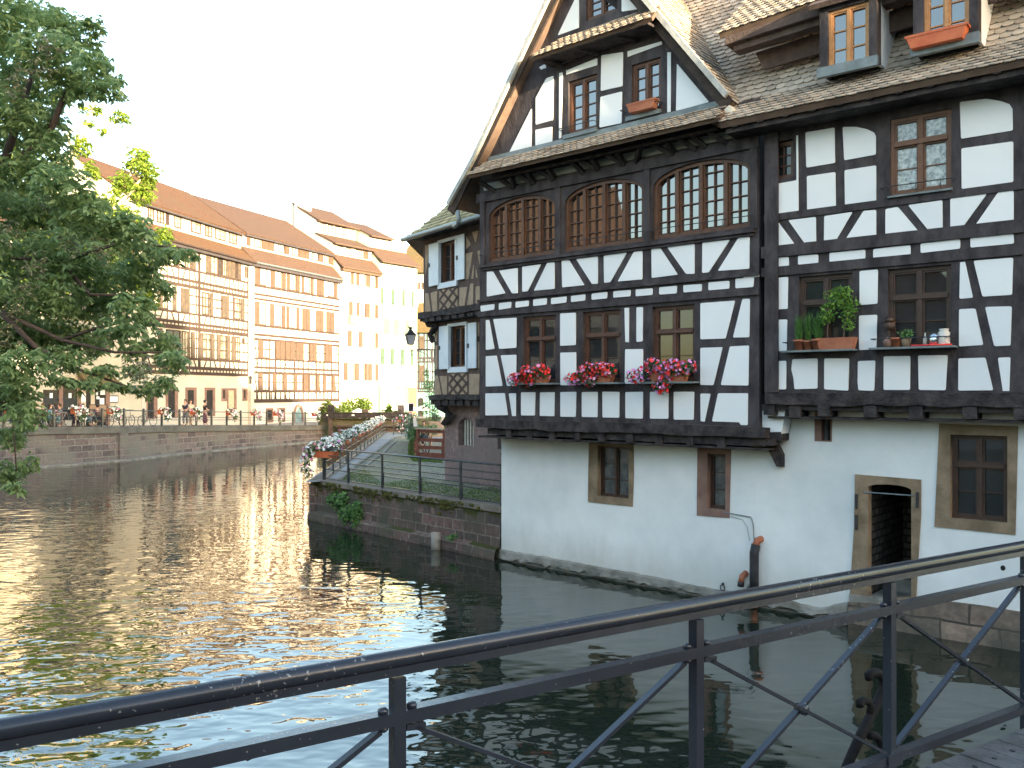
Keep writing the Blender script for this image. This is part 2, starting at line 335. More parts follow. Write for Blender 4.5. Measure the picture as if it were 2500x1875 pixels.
def wallholed(P, outer, holes, d0, d1, name, m, parent): 
    b = MB(); b.holed(P, outer, holes, d0, d1); return b.build(name, m, parent)
def arch(s0, s1, z0, zs, za, n=14):
    c = (s0+s1)/2; r = (s1-s0)/2
    return [(s0, z0), (s1, z0)]+[(c+r*math.cos(math.pi*i/n), zs+(za-zs)*math.sin(math.pi*i/n)) for i in range(n+1)]
def quad(P, Z, x0, x1, yb, yt, d=0):
    """(s0,s1,z0,z1): x0,x1 zoom columns; yb, yt = bottom and top readings (left, right)"""
    s0, zb0 = P.sz(Z[0]+x0/Z[2], Z[1]+yb[0]/Z[2], d); s1, zb1 = P.sz(Z[0]+x1/Z[2], Z[1]+yb[1]/Z[2], d)
    zt0 = P.sz(Z[0]+x0/Z[2], Z[1]+yt[0]/Z[2], d)[1]; zt1 = P.sz(Z[0]+x1/Z[2], Z[1]+yt[1]/Z[2], d)[1]
    return (s0, s1, (zb0+zb1)/2, (zt0+zt1)/2)
def rc(q): return [(q[0], q[2]), (q[1], q[2]), (q[1], q[3]), (q[0], q[3])]

# --- ground-floor wall, left (W1) and right (W2)
zjG = G.z_(Z3, 185, 1520); zjR = RP.z_(Z4, 480, 1345)
bw1 = quad(W1, ZB, 820, 1065, (672, 692), (275, 285)); bw2 = quad(W1, ZB, 1665, 1812, (765, 780), (330, 342))
L1 = (b1-a1).length
p = wallholed(W1, [(0, -.6), (L1, -.6), (L1, zjR+.1), (L1-.12, zjG+.2), (0, zjG+.12)], [rc(bw1), rc(bw2)], -.45, 0, 'base_wall', PLASTERB, H1)
bw3 = quad(W2, ZC, 1640, 2092, (845, 880), (185, 200))
dr = quad(W2, ZC, 1008, 1352, (1490, 1445), (600, 620)); dra = W2.z_(ZC, 1185, 572)
door_o = arch(dr[0], dr[1], dr[2], dr[3], dra)
sl = quad(W2, ZC, 645, 725, (243, 245), (20, 20))
L2 = (c1-b1).length+5
p2 = wallholed(W2, [(0, -.6), (L2, -.6), (L2, zjR+.15), (0, zjR+.15)], [rc(bw3), door_o, rc(sl)], -.45, 0, 'base_wall', PLASTERB, H1)
def surround(P, Z, outer, q, name='stone_surround', m=SAND, hole=None, d=.018):
    b = MB(); b.holed(P, P.zz(Z, outer), [hole or rc((q[0]+.012, q[1]-.012, q[2]+.012, q[3]-.012))], -.15, d); return b.build(name, m, H1)
surround(W1, ZB, [(747, 712), (1091, 748), (1100, 500), (1096, 225), (756, 215), (750, 480)], bw1)
surround(W1, ZB, [(1587, 815), (1838, 836), (1850, 272), (1592, 255)], bw2, m=SANDR)
surround(W2, ZC, [(1522, 902), (2147, 966), (2168, 128), (1560, 108)], bw3)
surround(W2, ZC, [(868, 1492), (1382, 1440), (1420, 800), (1420, 540), (912, 498), (905, 900)], dr, name='door_surround', hole=arch(dr[0]+.012, dr[1]-.012, dr[2], dr[3], dra-.012), d=.03)
surround(W2, ZC, [(598, 243), (730, 248), (733, 20), (598, 20)], sl, m=SANDR, d=.012)
rectwin(W1, H1, bw1, -.12, WOODD, GLASSR, 1, None, (3, 1), fw=.042, bw=.014)
rectwin(W1, H1, bw2, -.12, WOODD, GLASSR, 0, None, (3, 1), fw=.05, bw=.014)
rectwin(W2, H1, bw3, -.12, WOODD, GLASS, 1, .64, (2, 1, 1), fw=.062, bw=.014)
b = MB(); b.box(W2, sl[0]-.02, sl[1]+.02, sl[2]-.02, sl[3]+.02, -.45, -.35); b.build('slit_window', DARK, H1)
# the doorway: reveals, dark room, threshold and iron bar
b = MB()
b.box(W2, dr[0]-.6, dr[0]+.01, dr[2]-.3, dra-.05, -1.9, -.17); b.box(W2, dr[1]+.02, dr[1]+.6, dr[2]-.3, dra+.4, -1.9, -.46)
b.box(W2, dr[0]-.6, dr[1]+.6, dra+.1, dra+.4, -1.9, -.46); b.box(W2, dr[0]-.6, dr[1]+.6, dr[2]-.3, dra+.4, -2.1, -1.9)
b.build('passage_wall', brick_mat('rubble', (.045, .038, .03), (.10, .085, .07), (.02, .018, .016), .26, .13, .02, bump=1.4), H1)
b = MB(); b.box(W2, dr[0]-.3, dr[1]+.3, dr[2]-.35, dr[2]+.01, -1.9, .04); b.box(W2, dr[0]+.2, dr[1]+.2, dr[2]+.01, dr[2]+.22, -1.3, -.7); b.build('door_threshold', CONC, H1)
b = MB(); zb = W2.z_(ZC, 1190, 650); b.tube([W2.w(dr[0]-.05, zb+.0, .035), W2.w(dr[1]+.02, zb, .035)], .012); b.build('door_bar', ZINC, H1)
b = MB()
for (x, y0, y1) in ((925, 650, 720), (925, 810, 890), (1395, 635, 720)):
    s_, z_ = W2.sz(*[ZC[0]+x/3.16, ZC[1]+y0/3.16]); b = MB(); b.box(W2, s_-.02, s_+.02, z_-.25, z_, .03, .06); b.build('door_hinge', IRON, H1)
# plinth: rough concrete ledge along the water, big sandstone blocks to the right
def ledge(P, top, base, d, name, m, seed=3, step=.12, over=.0):
    rr = random.Random(seed); b = MB(); s0, s1 = top[0][0], top[-1][0]; n = int((s1-s0)/step); row = []
    for i in range(n+1):
        s = s0+(s1-s0)*i/n
        for k in range(len(top)-1):
            if top[k][0] <= s <= top[k+1][0]+1e-6:
                f = (s-top[k][0])/(top[k+1][0]-top[k][0]); z = top[k][1]+(top[k+1][1]-top[k][1])*f; break
        dd = d+rr.uniform(-.008, .01); zz = z+rr.uniform(-.010, .010)
        row.append([P.w(s, zz, 0.002), P.w(s, zz-.03, dd*.8), P.w(s, z*.5+rr.uniform(-.01, .01), dd), P.w(s, base+rr.uniform(.0, .07), dd+rr.uniform(-.03, .03)), P.w(s, base+rr.uniform(-.02, .06), .01), P.w(s, -.4, -.02)])
    vs = [p for r in row for p in r]; m_ = 6
    b.add(vs, [[i*m_+k, (i*m_+k+1), (i+1)*m_+k+1, (i+1)*m_+k][::-1] for i in range(n) for k in range(m_-1)])
    return b.build(name, m, H1)
tW1 = W1.zz(ZB, [(85, 1080), (450, 1140), (1080, 1255), (1780, 1395)]); tW1[0] = (0.0, tW1[0][1]); tW1.append((L1, .26))
ledge(W1, tW1, .03, .07, 'plinth', CONC)
tW2 = W2.zz(ZC, [(160, 1465), (640, 1530), (860, 1480)]); tW2[0] = (0.0, .26)
ledge(W2, tW2, .03, .08, 'plinth', CONC, 5)
sb = brick_mat('sandstone_blocks', (.20, .15, .12), (.30, .22, .17), (.07, .06, .05), .85, .33, .02, bump=.9, dirt=(.11, .10, .08))
tt = W2.zz(ZC, [(865, 1480), (1300, 1500), (1520, 1462), (1900, 1510), (2212, 1562)]); b = MB()
b.prism(W2, [(tt[0][0], -.6), (L2, -.6), (L2, tt[-1][1]+.05)]+tt[::-1], -.05, .06); b.build('sandstone_base', sb, H1)
b = MB(); c_ = W2.sz(ZC[0]+2050/3.16, ZC[1]+1222/3.16); b.prism(W2, [(c_[0]+.035*math.cos(t/10*6.283), c_[1]+.042*math.sin(t/10*6.283)) for t in range(10)], 0, .004); b.build('drain_hole', DARK, H1)
# iron ring, drain pipes and cable
r0 = W1.sz(ZB[0]+1790/3.16, ZB[1]+1372/3.16)
o = thing('iron_ring', 'small iron mooring ring on the white wall just above the water', 'ring', tuple(W1.w(r0[0], r0[1], .03)))
b = MB(); b.tube([W1.w(r0[0]+.045*math.cos(t), r0[1]+.055*math.sin(t), .04) for t in [i*6.283/14 for i in range(15)]], .010, 6); b.build('ring', IRON, o)
b = MB(); b.box(W1, r0[0]-.012, r0[0]+.012, r0[1]+.05, r0[1]+.09, 0, .05); b.build('staple', IRON, o)
px0 = W2.sz(ZC[0]+158/3.16, ZC[1]+1100/3.16)[0]; pzt = W2.z_(ZC, 165, 1035); RUB = mat('black_lagging', (.012, .013, .016), (.03, .032, .038), 9, .6, .6, 40)
o = thing('drain_pipe', 'tall black lagged drain pipe with terracotta elbow on the white wall by the water', 'pipe', tuple(W2.w(px0, 0, .14)))
b = MB(); b.tube([W2.w(px0, .26, .15), W2.w(px0, .7, .15), W2.w(px0, pzt-.15, .15), W2.w(px0+.02, pzt, .12)], .082, 14); b.build('lagged_pipe', RUB, o, True)
b = MB(); b.tube([W2.w(px0+.01, pzt-.03, .14), W2.w(px0+.04, pzt+.07, .10), W2.w(px0+.06, pzt+.09, .0), W2.w(px0+.06, pzt+.09, -.06)], .062, 14); b.build('elbow', TERRA, o, True)
b = MB(); b.tube([W2.w(px0, .02, .15), W2.w(px0, .28, .15)], .06, 12); b.build('outlet', TERRA, o, True)
s2 = W1.s_(ZB, 1960, 1290); zs2 = W1.z_(ZB, 1960, 1290)
o = thing('outlet_pipe', 'short terracotta outlet with grey elbow on the white wall, left of the tall drain pipe', 'pipe', tuple(W1.w(s2, zs2, .1)))
b = MB(); b.tube([W1.w(s2-.02, zs2-.08, .13), W1.w(s2, zs2+.03, .12), W1.w(s2+.01, zs2+.07, .0)], .056, 12); b.build('elbow', TERRA, o, True)
b = MB(); b.tube([W1.w(s2-.03, zs2-.16, .13), W1.w(s2-.02, zs2-.07, .13)], .06, 12); b.build('collar', RUB, o, True)
b = MB(); b.tube([W1.w(s2+.10, zs2-.22, .12), W1.w(s2+.14, zs2-.12, .1), W1.w(s2+.22, zs2-.12, .1)], .035, 10); b.build('branch', ZINC, o, True)
b = MB(); pts = W1.zz(ZB, [(1790, 790), (1850, 800), (1950, 818), (2005, 828), (2022, 880), (2030, 1010)]); b.tube([W1.w(x, z, .02) for x, z in pts], .010, 6)
pts = W1.zz(ZB, [(1850, 822), (1940, 850), (1975, 900), (1995, 1010)]); b.tube([W1.w(x, z, .015) for x, z in pts], .005, 5)
tag(b.build('cable', ZINC), 'thin grey cable running from the narrow basement window to the drain pipe', 'cable')

# --- timbered floors, left (G)
sL = G.s_(Z3, 197, 1100); sR = G.s_(Z3, 2083, 1000)
zj = G.z_(Z3, 1200, 1530)
gw = [quad(G, Z3, 488, 710, (1195, 1185), (760, 738)), quad(G, Z3, 892, 1147, (1205, 1195), (722, 708)), quad(G, Z3, 1362, 1645, (1200, 1195), (692, 668))]
zsill = sum(q[2] for q in gw)/3; gw = [(q[0], q[1], zsill, q[3]) for q in gw]
def aq(x0, x1, yb0, yb1, ys0, ys1, ax, ay):
    s0 = G.s_(Z3, x0, yb0); s1 = G.s_(Z3, x1, yb1); z0 = (G.z_(Z3, x0, yb0)+G.z_(Z3, x1, yb1))/2
    zs = (G.z_(Z1, x0, ys0)+G.z_(Z1, x1, ys1))/2; return s0, s1, z0, zs, G.z_(Z1, ax, ay)
AW = [aq(258, 710, 388, 352, 1500, 1385, 545, 1318), aq(768, 1303, 303, 255, 1400, 1262, 1080, 1198), aq(1366, 2025, 215, 150, 1262, 1120, 1760, 1076)]
z0a = sum(q[2] for q in AW)/3; zsa = sum(q[3] for q in AW)/3; zaa = sum(q[4] for q in AW)/3
AW = [(q[0], q[1], z0a, zsa, zaa) for q in AW]
zp = G.z_(Z1, 1000, 1000)
GG = G.off(.06)
gbl = GG.zz(Z1, [(215, 1108)])[0]; gbr = GG.zz(Z1, [(1872, 697)])[0]; gap = GG.zz(Z1, [(939, -421)])[0]
zgb = (gbl[1]+gbr[1])/2
gww = [quad(GG, Z1, 795, 990, (908, 862), (548, 498)), quad(GG, Z1, 1222, 1418, (778, 742), (434, 388))]
gww3 = quad(GG, Z1, 915, 1128, (140, 70), (-110, -160))
wallholed(G, [(sL, zj), (sR, zj), (sR, zgb), (sL, zgb)], [rc(q) for q in gw]+[arch(*q) for q in AW], -.30, 0, 'timber_frame', TIMBER, H1)
wallholed(GG, [(gbl[0]+.12, zgb), (gbr[0]-.08, zgb), (gap[0], gap[1]-.1)], [rc(q) for q in gww+[gww3]], -.30, 0, 'gable_frame', TIMBER, H1)
for q in gw: rectwin(G, H1, q, -.10, WOODD if 0 else mat('ww', (0.0680, 0.0304, 0.0192), (0.1000, 0.0448, 0.0272), 9, .5, .1) if q is gw[0] else bpy.data.materials['ww'], GLASS, 1, .66, (2, 1, 1), fw=.055, bw=.014)
for q in gww: rectwin(GG, H1, q, -.08, WOODW, GLASSA, 1, None, (4, 1), fw=.055)
rectwin(GG, H1, gww3, -.08, WOODW, GLASSA, 1, None, (4, 1), fw=.055)
for (s0, s1, z0, zs, za) in AW:      # the three arched windows
    m = MB(); n = 16; c = (s0+s1)/2; r = (s1-s0)/2; f = .07
    outer = arch(s0, s1, z0, zs, za, n); inner = arch(s0+f, s1-f, z0+f, zs, za-f, n); m.holed(G, outer, [inner], -.17, -.05)
    def ztop(s): 
        k = max(0, 1-((s-c)/(r-f))**2); return zs+(za-f-zs)*math.sqrt(k)
    xs = [s0+(s1-s0)*k/4 for k in (0, 1, 2, 3, 4)]
    for x in xs[1:-1]: m.box(G, x-f*.52, x+f*.52, z0+f, ztop(x)+.02, -.165, -.04)
    for i in range(4):
        a, b_ = (xs[i]+f*.62 if i else s0+f), (xs[i+1]-f*.62 if i < 3 else s1-f)
        t = .024; zt = min(ztop(a+.01), ztop(b_-.01))
        m.box(G, a, a+t, z0+f, ztop(a+t), -.16, -.075); m.box(G, b_-t, b_, z0+f, ztop(b_-t), -.16, -.075); m.box(G, a+t, b_-t, z0+f, z0+f+t, -.16, -.075)
        mid = (a+b_)/2; m.box(G, mid-.009, mid+.009, z0+f+t, ztop(mid)+.01, -.155, -.085)
        for k in range(1, 5):
            zk = z0+f+(za-f-z0-f)*k/4.6
            if zk < ztop((a+b_)/2)-.08: m.box(G, a+t, b_-t, zk-.009, zk+.009, -.153, -.087)
    o = m.build('arched_window', WOODW, H1)
    g = MB(); g.prism(G, arch(s0+.03, s1-.03, z0+.03, zs, za-.03, n), -.150, -.135); g.build('pane', GLASSA, o)
# white panels
def panels(P, Z, lst, d=.012, name='plaster_panels', m=PLASTER, parent=H1):
    b = MB(); rr = random.Random(5)
    for Zz, pl in lst:
        q = P.zz(Zz, pl); out = []
        for i in range(len(q)):                       # slightly rounded corners
            A, B, Cc = Vector(q[i-1]), Vector(q[i]), Vector(q[(i+1) % len(q)])
            la, lc = (A-B).length, (Cc-B).length; t = min(.022, la*.3, lc*.3)
            if la < .12 or lc < .12: out.append(tuple(B)); continue
            out += [tuple(B+(A-B)/la*t), tuple(B+((A-B)/la+(Cc-B)/lc)*t*.28), tuple(B+(Cc-B)/lc*t)]
        b.prism(P, out, -.02, d+rr.uniform(0, .003))
    return b.build(name, m, parent)
g3 = [[(247,452),(288,450),(372,598),(247,620)],[(330,445),(455,427),(455,597),(417,598)],[(486,418),(612,402),(522,584),(486,587)],[(655,392),(704,388),(704,568),(565,580)],[(752,377),(802,374),(905,542),(756,558)],[(850,367),(996,348),(996,533),(957,535)],[(1036,343),(1192,323),(1080,522),(1038,527)],[(1240,317),(1297,311),(1297,503),(1130,518)],[(1358,298),(1418,293),(1536,472),(1360,494)],[(1465,288),(1650,264),(1648,466),(1592,467)],[(1702,256),(1888,236),(1744,457),(1700,460)],[(1945,223),(2020,218),(2018,432),(1806,446)],
[(204,682),(298,670),(296,708),(206,722)],[(328,664),(412,655),(410,696),(328,709)],[(441,655),(531,646),(529,684),(441,695)],[(560,640),(652,630),(650,674),(560,684)],[(680,630),(786,619),(782,660),(680,672)],[(815,616),(912,604),(910,646),(815,657)],[(954,600),(1060,588),(1058,632),(954,642)],[(1101,584),(1219,575),(1216,618),(1101,627)],[(1252,572),(1367,564),(1366,608),(1252,618)],[(1410,557),(1530,547),(1528,598),(1410,606)],[(1574,543),(1699,535),(1697,583),(1574,592)],[(1742,524),(1884,513),(1883,566),(1742,578)],[(1925,500),(1980,494),(1982,467),(2085,460),(2085,485),(2050,490),(2046,555),(1925,564)],
[(240,778),(262,777),(298,972),(240,980)],[(290,772),(447,762),(445,965),(330,973)],[(240,1022),(312,1018),(353,1223),(240,1227)],[(340,1016),(445,1012),(445,1222),(383,1223)],[(237,1273),(367,1271),(388,1420),(237,1422)],[(395,1273),(444,1272),(442,1426),(418,1426)],[(478,1266),(574,1264),(571,1422),(478,1422)],[(606,1266),(704,1264),(702,1427),(604,1425)],[(742,734),(847,728),(847,947),(742,952)],[(743,998),(849,995),(849,1218),(743,1218)],[(743,1264),(851,1262),(846,1432),(743,1430)],[(888,1264),(995,1262),(993,1434),(888,1432)],[(1027,1261),(1142,1263),(1140,1437),(1028,1435)],[(1176,697),(1206,695),(1205,928),(1182,926)],[(1257,692),(1300,690),(1298,922),(1257,926)],[(1181,975),(1301,974),(1300,1206),(1178,1208)],[(1182,1264),(1301,1262),(1299,1444),(1182,1440)],[(1348,1262),(1473,1260),(1471,1444),(1348,1444)],[(1508,1262),(1646,1262),(1642,1451),(1508,1450)],[(1688,664),(1922,647),(1858,903),(1688,908)],[(1972,636),(2022,634),(2018,894),(1908,896)],[(1688,966),(1838,961),(1776,1218),(1688,1216)],[(1888,956),(2016,950),(2012,1220),(1826,1217)],[(1688,1274),(1757,1275),(1716,1464),(1690,1460)],[(1808,1272),(2009,1272),(2007,1488),(1962,1486),(1950,1468),(1767,1462)]]
panels(G, Z3, [(Z3, p) for p in g3])
g1 = [[(398,1030),(548,733),(548,996)],[(575,877),(688,855),(688,960),(575,984)],[(577,662),(648,530),(697,512),(692,812),(577,843)],[(736,495),(758,490),(748,932),(734,937)],[(1020,375),(1167,352),(1163,582),(1016,615)],[(1014,655),(1160,618),(1157,832),(1007,862)],[(1465,355),(1490,352),(1487,755),(1465,760)],[(1530,430),(1748,690),(1524,750)],[(783,478),(993,392),(993,440),(783,505)],[(1197,348),(1425,280),(1430,300),(1197,385)],[(1022,300),(1115,262),(1115,303),(1022,340)],[(755,400),(862,352),(862,392),(755,430)],[(1312,195),(1335,170),(1365,205),(1315,222)],[(600,455),(645,430),(645,460),(612,470)],
[(725,240),(868,-60),(868,188)],[(1157,80),(1157,-100),(1222,-75),(1328,52)],[(905,275),(1000,235),(1000,340),(905,372)],[(1160,215),(1280,165),(1280,240),(1160,280)]]
panels(GG, Z1, [(Z1, p) for p in g1], name='gable_panels')
# beams standing proud of the frame
b = MB()
def beam(P, Z, x0, y0, x1, y1, h, d, t=.0, parts=b):
    A = P.sz(Z[0]+x0/Z[2], Z[1]+y0/Z[2]); B = P.sz(Z[0]+x1/Z[2], Z[1]+y1/Z[2]); z = (A[1]+B[1])/2
    parts.box(P, A[0], B[0], z-h/2, z+h/2, 0.001, d)
beam(G, Z3, 205, 425, 2062, 172, .055, .10); beam(G, Z3, 215, 445, 2050, 192, .05, .05)
beam(G, Z3, 190, 655, 2090, 462, .05, .06); beam(G, Z3, 190, 742, 2085, 590, .10, .05)
beam(G, Z1, 185, 1345, 2088, 958, .20, .06)
for x in (222, 728, 1330, 2052):        # posts between the arched windows
    s_ = G.s_(Z3, x, 350); b.box(G, s_-.07, s_+.07, z0a-.05, zaa+.08, .001, .045)
b.build('storey_beams', TIMBER, H1)
b = MB(); rr = random.Random(2)
def roughbeam(P, s0, s1, z0, z1, d0, d1, n=14, amp=.02):
    for i in range(n):
        a = s0+(s1-s0)*i/n; c = s0+(s1-s0)*(i+1)/n-.0005
        pass
    row = []
    for i in range(n+1):
        s = s0+(s1-s0)*i/n; q = [rr.uniform(-amp, amp) for _ in range(4)]
        row += [P.w(s, z0+q[0], d0), P.w(s, z0+q[0], d1+q[2]), P.w(s, z1+q[1], d1+q[3]), P.w(s, z1+q[1], d0)]
    b.add(row, [[i*4+k, i*4+(k+1) % 4, (i+1)*4+(k+1) % 4, (i+1)*4+k][::-1] for i in range(n) for k in range(4)]+[[0, 1, 2, 3], [n*4+3, n*4+2, n*4+1, n*4]])
zt_ = (G.z_(Z3, 185, 1445)+G.z_(Z3, 2130, 1503))/2; zb_ = (G.z_(Z3, 185, 1520)+G.z_(Z3, 2130, 1540))/2
sA, sB = G.s_(Z3, 183, 1480), G.s_(Z3, 2137, 1520)
roughbeam(G, sA, sB, zb_-.02, zt_, -.3, .09, 16)
roughbeam(G, sA+.3, sB+.1, zb_-.16, zb_-.02, -.3, -.02, 12, .012)
for x in (400, 535, 690, 860, 1025, 1215, 1408, 1618, 1830):
    s_ = G.s_(Z3, x, 1560); b.box(G, s_-.075, s_+.075, zb_-.22+rr.uniform(-.02, .02), zb_-.03, -.3, .03+rr.uniform(-.02, .03))
zt2 = (RP.z_(Z4, 480, 1265)+RP.z_(Z4, 2200, 1268))/2; zb2 = (RP.z_(Z4, 480, 1340)+RP.z_(Z4, 2200, 1372))/2
sr0 = RP.s_(Z4, 445, 1300); sr1 = RP.s_(Z4, 2212, 1300)+4
roughbeam(RP, RP.s_(Z4, 478, 1300), sr1, zb2, zt2, -.3, .10, 22, .025)
roughbeam(RP, sr0, sr1, zb2-.10, zb2, -.3, .0, 20, .012)
for x in (500, 670, 870, 1180, 1490, 1850, 2200):
    s_ = RP.s_(Z4, x, 1380); b.box(RP, s_-.10, s_+.10, zb2-.20+rr.uniform(-.02, .02), zb2-.005, -.3, .05+rr.uniform(-.02, .03))
b.build('jetty_beams', TIMBERO, H1)
b = MB()   # soffits below the jetties
b.box(G, sA+.02, sB, zb_-.24, zb_-.20, -1.2, -.0); b.box(RP, sr0+.1, sr1, zb2-.24, zb2-.205, -1.1, -.0); b.build('jetty_soffit', TIMBERO, H1)
b = MB()   # corner bracket where the two jetties meet
q = W2.zz(ZC, [(165, 175), (338, 172), (338, 240), (165, 240)], .35)
P_ = W2.off(.35)
b.prism(P_, [(q[0][0], q[0][1]), (q[1][0], q[1][1]), (q[2][0], q[2][1]), (q[3][0], q[3][1])], -.34, 0)
q = W2.zz(ZC, [(160, 240), (265, 243), (318, 350), (318, 448), (275, 442), (215, 320)], .28); b.prism(W2.off(.28), q, -.27, -.14)
b.build('corner_bracket', TIMBERO, H1)
b = MB(); b.prism(G.off(-.12), G.off(-.12).zz(Z4, [(405, 1345), (600, 1390), (575, 1545), (405, 1545)]), -.3, 0); b.build('corner_plaster', PLASTER, H1)
# --- timbered floors, right (R)
zr0 = zt2-.02; zre = RP.z_(Z2, 1300, 640)
sRw = [quad(RP, Z2, 492, 652, (1215, 1195), (965, 938)), quad(RP, Z2, 1308, 1722, (1330, 1272), (822, 716)), quad(RP, Z4, 692, 1052, (982, 980), (490, 452)), quad(RP, Z4, 1292, 1720, (962, 958), (438, 398))]
srE = sr1-.1
wallholed(RP, [(0.005, zr0), (srE, zr0), (srE, zre), (0.005, zre)], [rc(q) for q in sRw], -.30, 0, 'timber_frame', TIMBER, H1)
rectwin(RP, H1, sRw[0], -.12, WOODW, GLASS, 0, None, (3, 2), fw=.05)
rectwin(RP, H1, sRw[1], -.06, mat('ww2', (0.1040, 0.0480, 0.0256), (0.1520, 0.0704, 0.0384), 9, .5, .1), GLASSL, 1, .66, (2, 1, 1), fw=.06, bw=.016)
rectwin(RP, H1, sRw[2], -.10, WOODD, GLASS, 1, .64, (2, 1, 1), fw=.06, bw=.014)
rectwin(RP, H1, sRw[3], -.10, WOODD, GLASS, 1, .63, (2, 1, 1), fw=.06, bw=.014)
r2 = [[(676,915),(688,915),(692,1425),(492,1452),(487,1252),(678,1218)],[(738,895),(935,862),(938,1100),(744,1133)],[(989,858),(1080,858),(1150,872),(1200,895),(1213,920),(1213,1045),(1000,1083)],[(748,1190),(940,1162),(943,1395),(750,1420)],[(1002,1150),(1215,1117),(1215,1358),(1005,1388)],[(1780,690),(1960,668),(2060,685),(2115,705),(2135,735),(2138,882),(1788,938)],[(1790,1003),(2140,955),(2140,1228),(1792,1277)],[(1430,1385),(1662,1352),(1664,1543),(1570,1558)],[(1715,1342),(1962,1310),(1800,1532),(1716,1541)],[(2040,1297),(2143,1286),(2143,1498),(1882,1524)]]
r4 = [[(490,125),(552,113),(668,270),(490,295)],[(622,105),(808,82),(810,260),(738,268)],[(865,77),(1057,48),(940,248),(863,258)],[(1130,42),(1215,35),(1215,218),(1003,243)],[(1278,30),(1362,15),(1500,178),(1277,213)],
[(510,362),(625,352),(627,412),(510,423)],[(688,345),(824,335),(825,392),(688,405)],[(900,325),(1142,303),(1142,362),(900,387)],[(1195,300),(1447,272),(1449,338),(1195,362)],[(1515,262),(1782,232),(1782,296),(1515,326)],[(1850,225),(2143,195),(2145,262),(1852,290)],
[(484,498),(621,487),(618,703),(482,708)],[(482,778),(615,774),(612,986),(480,990)],[(474,1056),(609,1053),(607,1246),(472,1244)],[(650,1042),(820,1037),(819,1240),(664,1245),(658,1170),(643,1110)],[(865,1037),(1033,1037),(1027,1255),(864,1245)],[(1103,448),(1227,436),(1224,668),(1103,677)],[(1100,748),(1222,742),(1217,975),(1100,981)],[(1092,1055),(1210,1051),(1202,1256),(1095,1252),(1090,1195)],[(1266,1023),(1446,1020),(1443,1250),(1265,1250)],[(1498,1017),(1698,1015),(1684,1252),(1503,1250)],[(1782,388),(1815,385),(1868,628),(1777,635)],[(1872,378),(2140,357),(2132,608),(1932,620)],[(1775,705),(1885,700),(1938,946),(1774,957)],[(1950,690),(2130,685),(2122,950),(2012,955)],[(1770,1037),(1952,1032),(2005,1252),(1769,1254)],[(2036,1033),(2121,1028),(2113,1257),(2070,1257)]]
panels(RP, Z2, [(Z2, p) for p in r2]+[(Z4, p) for p in r4])
b = MB()
beam(RP, Z4, 445, 318, 2212, 152, .20, .05, parts=b); beam(RP, Z4, 445, 455, 2212, 305, .16, .04, parts=b); beam(RP, Z2, 460, 1490, 2212, 1235, .12, .03, parts=b)
s_ = RP.s_(Z4, 450, 700); b.box(RP, .02, .26, zt2, zre, .001, .06)
b.build('storey_beams', TIMBER, H1)
# sills and window irons
for q in gw: b = MB(); b.box(G, q[0]-.12, q[1]+.12, zsill-.045, zsill-.01, -.05, .24); b.build('window_sill', FLASH, H1)
for q in sRw[2:]: b = MB(); b.box(RP, q[0]-.22, q[1]+.10, q[2]-.03, q[2]+.0, -.05, .26); b.build('window_sill', FLASH, H1)
b = MB(); b.box(RP, sRw[1][0]-.02, sRw[1][1]+.02, sRw[1][2]-.03, sRw[1][2], -.05, .08); b.build('window_sill', FLASH, H1)
b = MB()
def guard(P, s0, s1, z, d=.22, n=3):
    b.tube([P.w(s0, z, 0.0), P.w(s0, z, d), P.w(s1, z, d), P.w(s1, z, 0.0)], .009, 6)
    for i in range(n): s_ = s0+(s1-s0)*(i+.5)/n; b.tube([P.w(s_, z, d), P.w(s_, z-.14, d-.02)], .006, 5)
guard(G, sL+.1, sR-.1, z0a+.17, .13, 6)
for q in sRw[2:]: guard(RP, q[0]-.2, q[1]+.05, q[2]+.14)
guard(RP, sRw[1][0]-.12, sRw[1][1]+.05, sRw[1][2]+.14, .12)
for q in gww: guard(GG, q[0]-.15, q[1]+.03, q[2]+.10, .18, 1)
b.build('window_irons', IRON, H1)
for q in gww: b = MB(); b.box(GG, q[0]-.10, q[1]+.02, q[2]-.09, q[2]-.01, 0, .07); b.build('window_board', FLASH, H1)

# --- roofs
zb3 = Vector((0, 0, 1))
RT = []     # roof tile strip list
def slab(pts, th, name, m, parent=H1):
    b = MB(); n = (pts[1]-pts[0]).cross(pts[2]-pts[0]).normalized(); k = len(pts)
    b.add(pts+[p-n*th for p in pts], [list(range(k)), list(range(2*k-1, k-1, -1))]+[[i, k+i, k+(i+1) % k, (i+1) % k] for i in range(k)])
    return b.build(name, m, parent)
UND = mat('tile_underlay', (.10, .065, .05), (.16, .11, .08), 3, .95)
# gable roof slopes, verges towards us
apx = GG.w(gap[0], gap[1]+.10, .22); rbt = GG.w(gbr[0]+.12, gbr[1], .22); lbt = GG.w(gbl[0]-.05, gbl[1], .22); back = -G.n*9.5
tm = MB()
def slope(A, B, Bb, seed, mtl=tm, w=.17, h=.145, ext=0):
    """slope between ridge start A and eave start B (front verge), running back along 'back'"""
    eu = (A-B).normalized(); es = back.normalized()
    L = (A-B).length; D = back.length
    if es.cross(eu).z < 0: es2, O = -es, B-(-es)*0+es*0; 
    nn = es.cross(eu)
    if nn.z < 0:
        O = B+back; es_ = -es; poly = [(0, -Bb), (D, 0), (D, L), (0, L)]
    else:
        O = B; es_ = es; poly = [(0, 0), (D, -Bb), (D, L), (0, L)]
    n2 = es_.cross(eu).normalized()
    corners = [O+es_*a+eu*c-n2*.0 for a, c in poly]
    slab(corners, .14, 'roof_slab', UND); tiles(mtl, O, es_, eu, poly, w, h, seed=seed)
slope(apx, rbt, 2.5, 1)
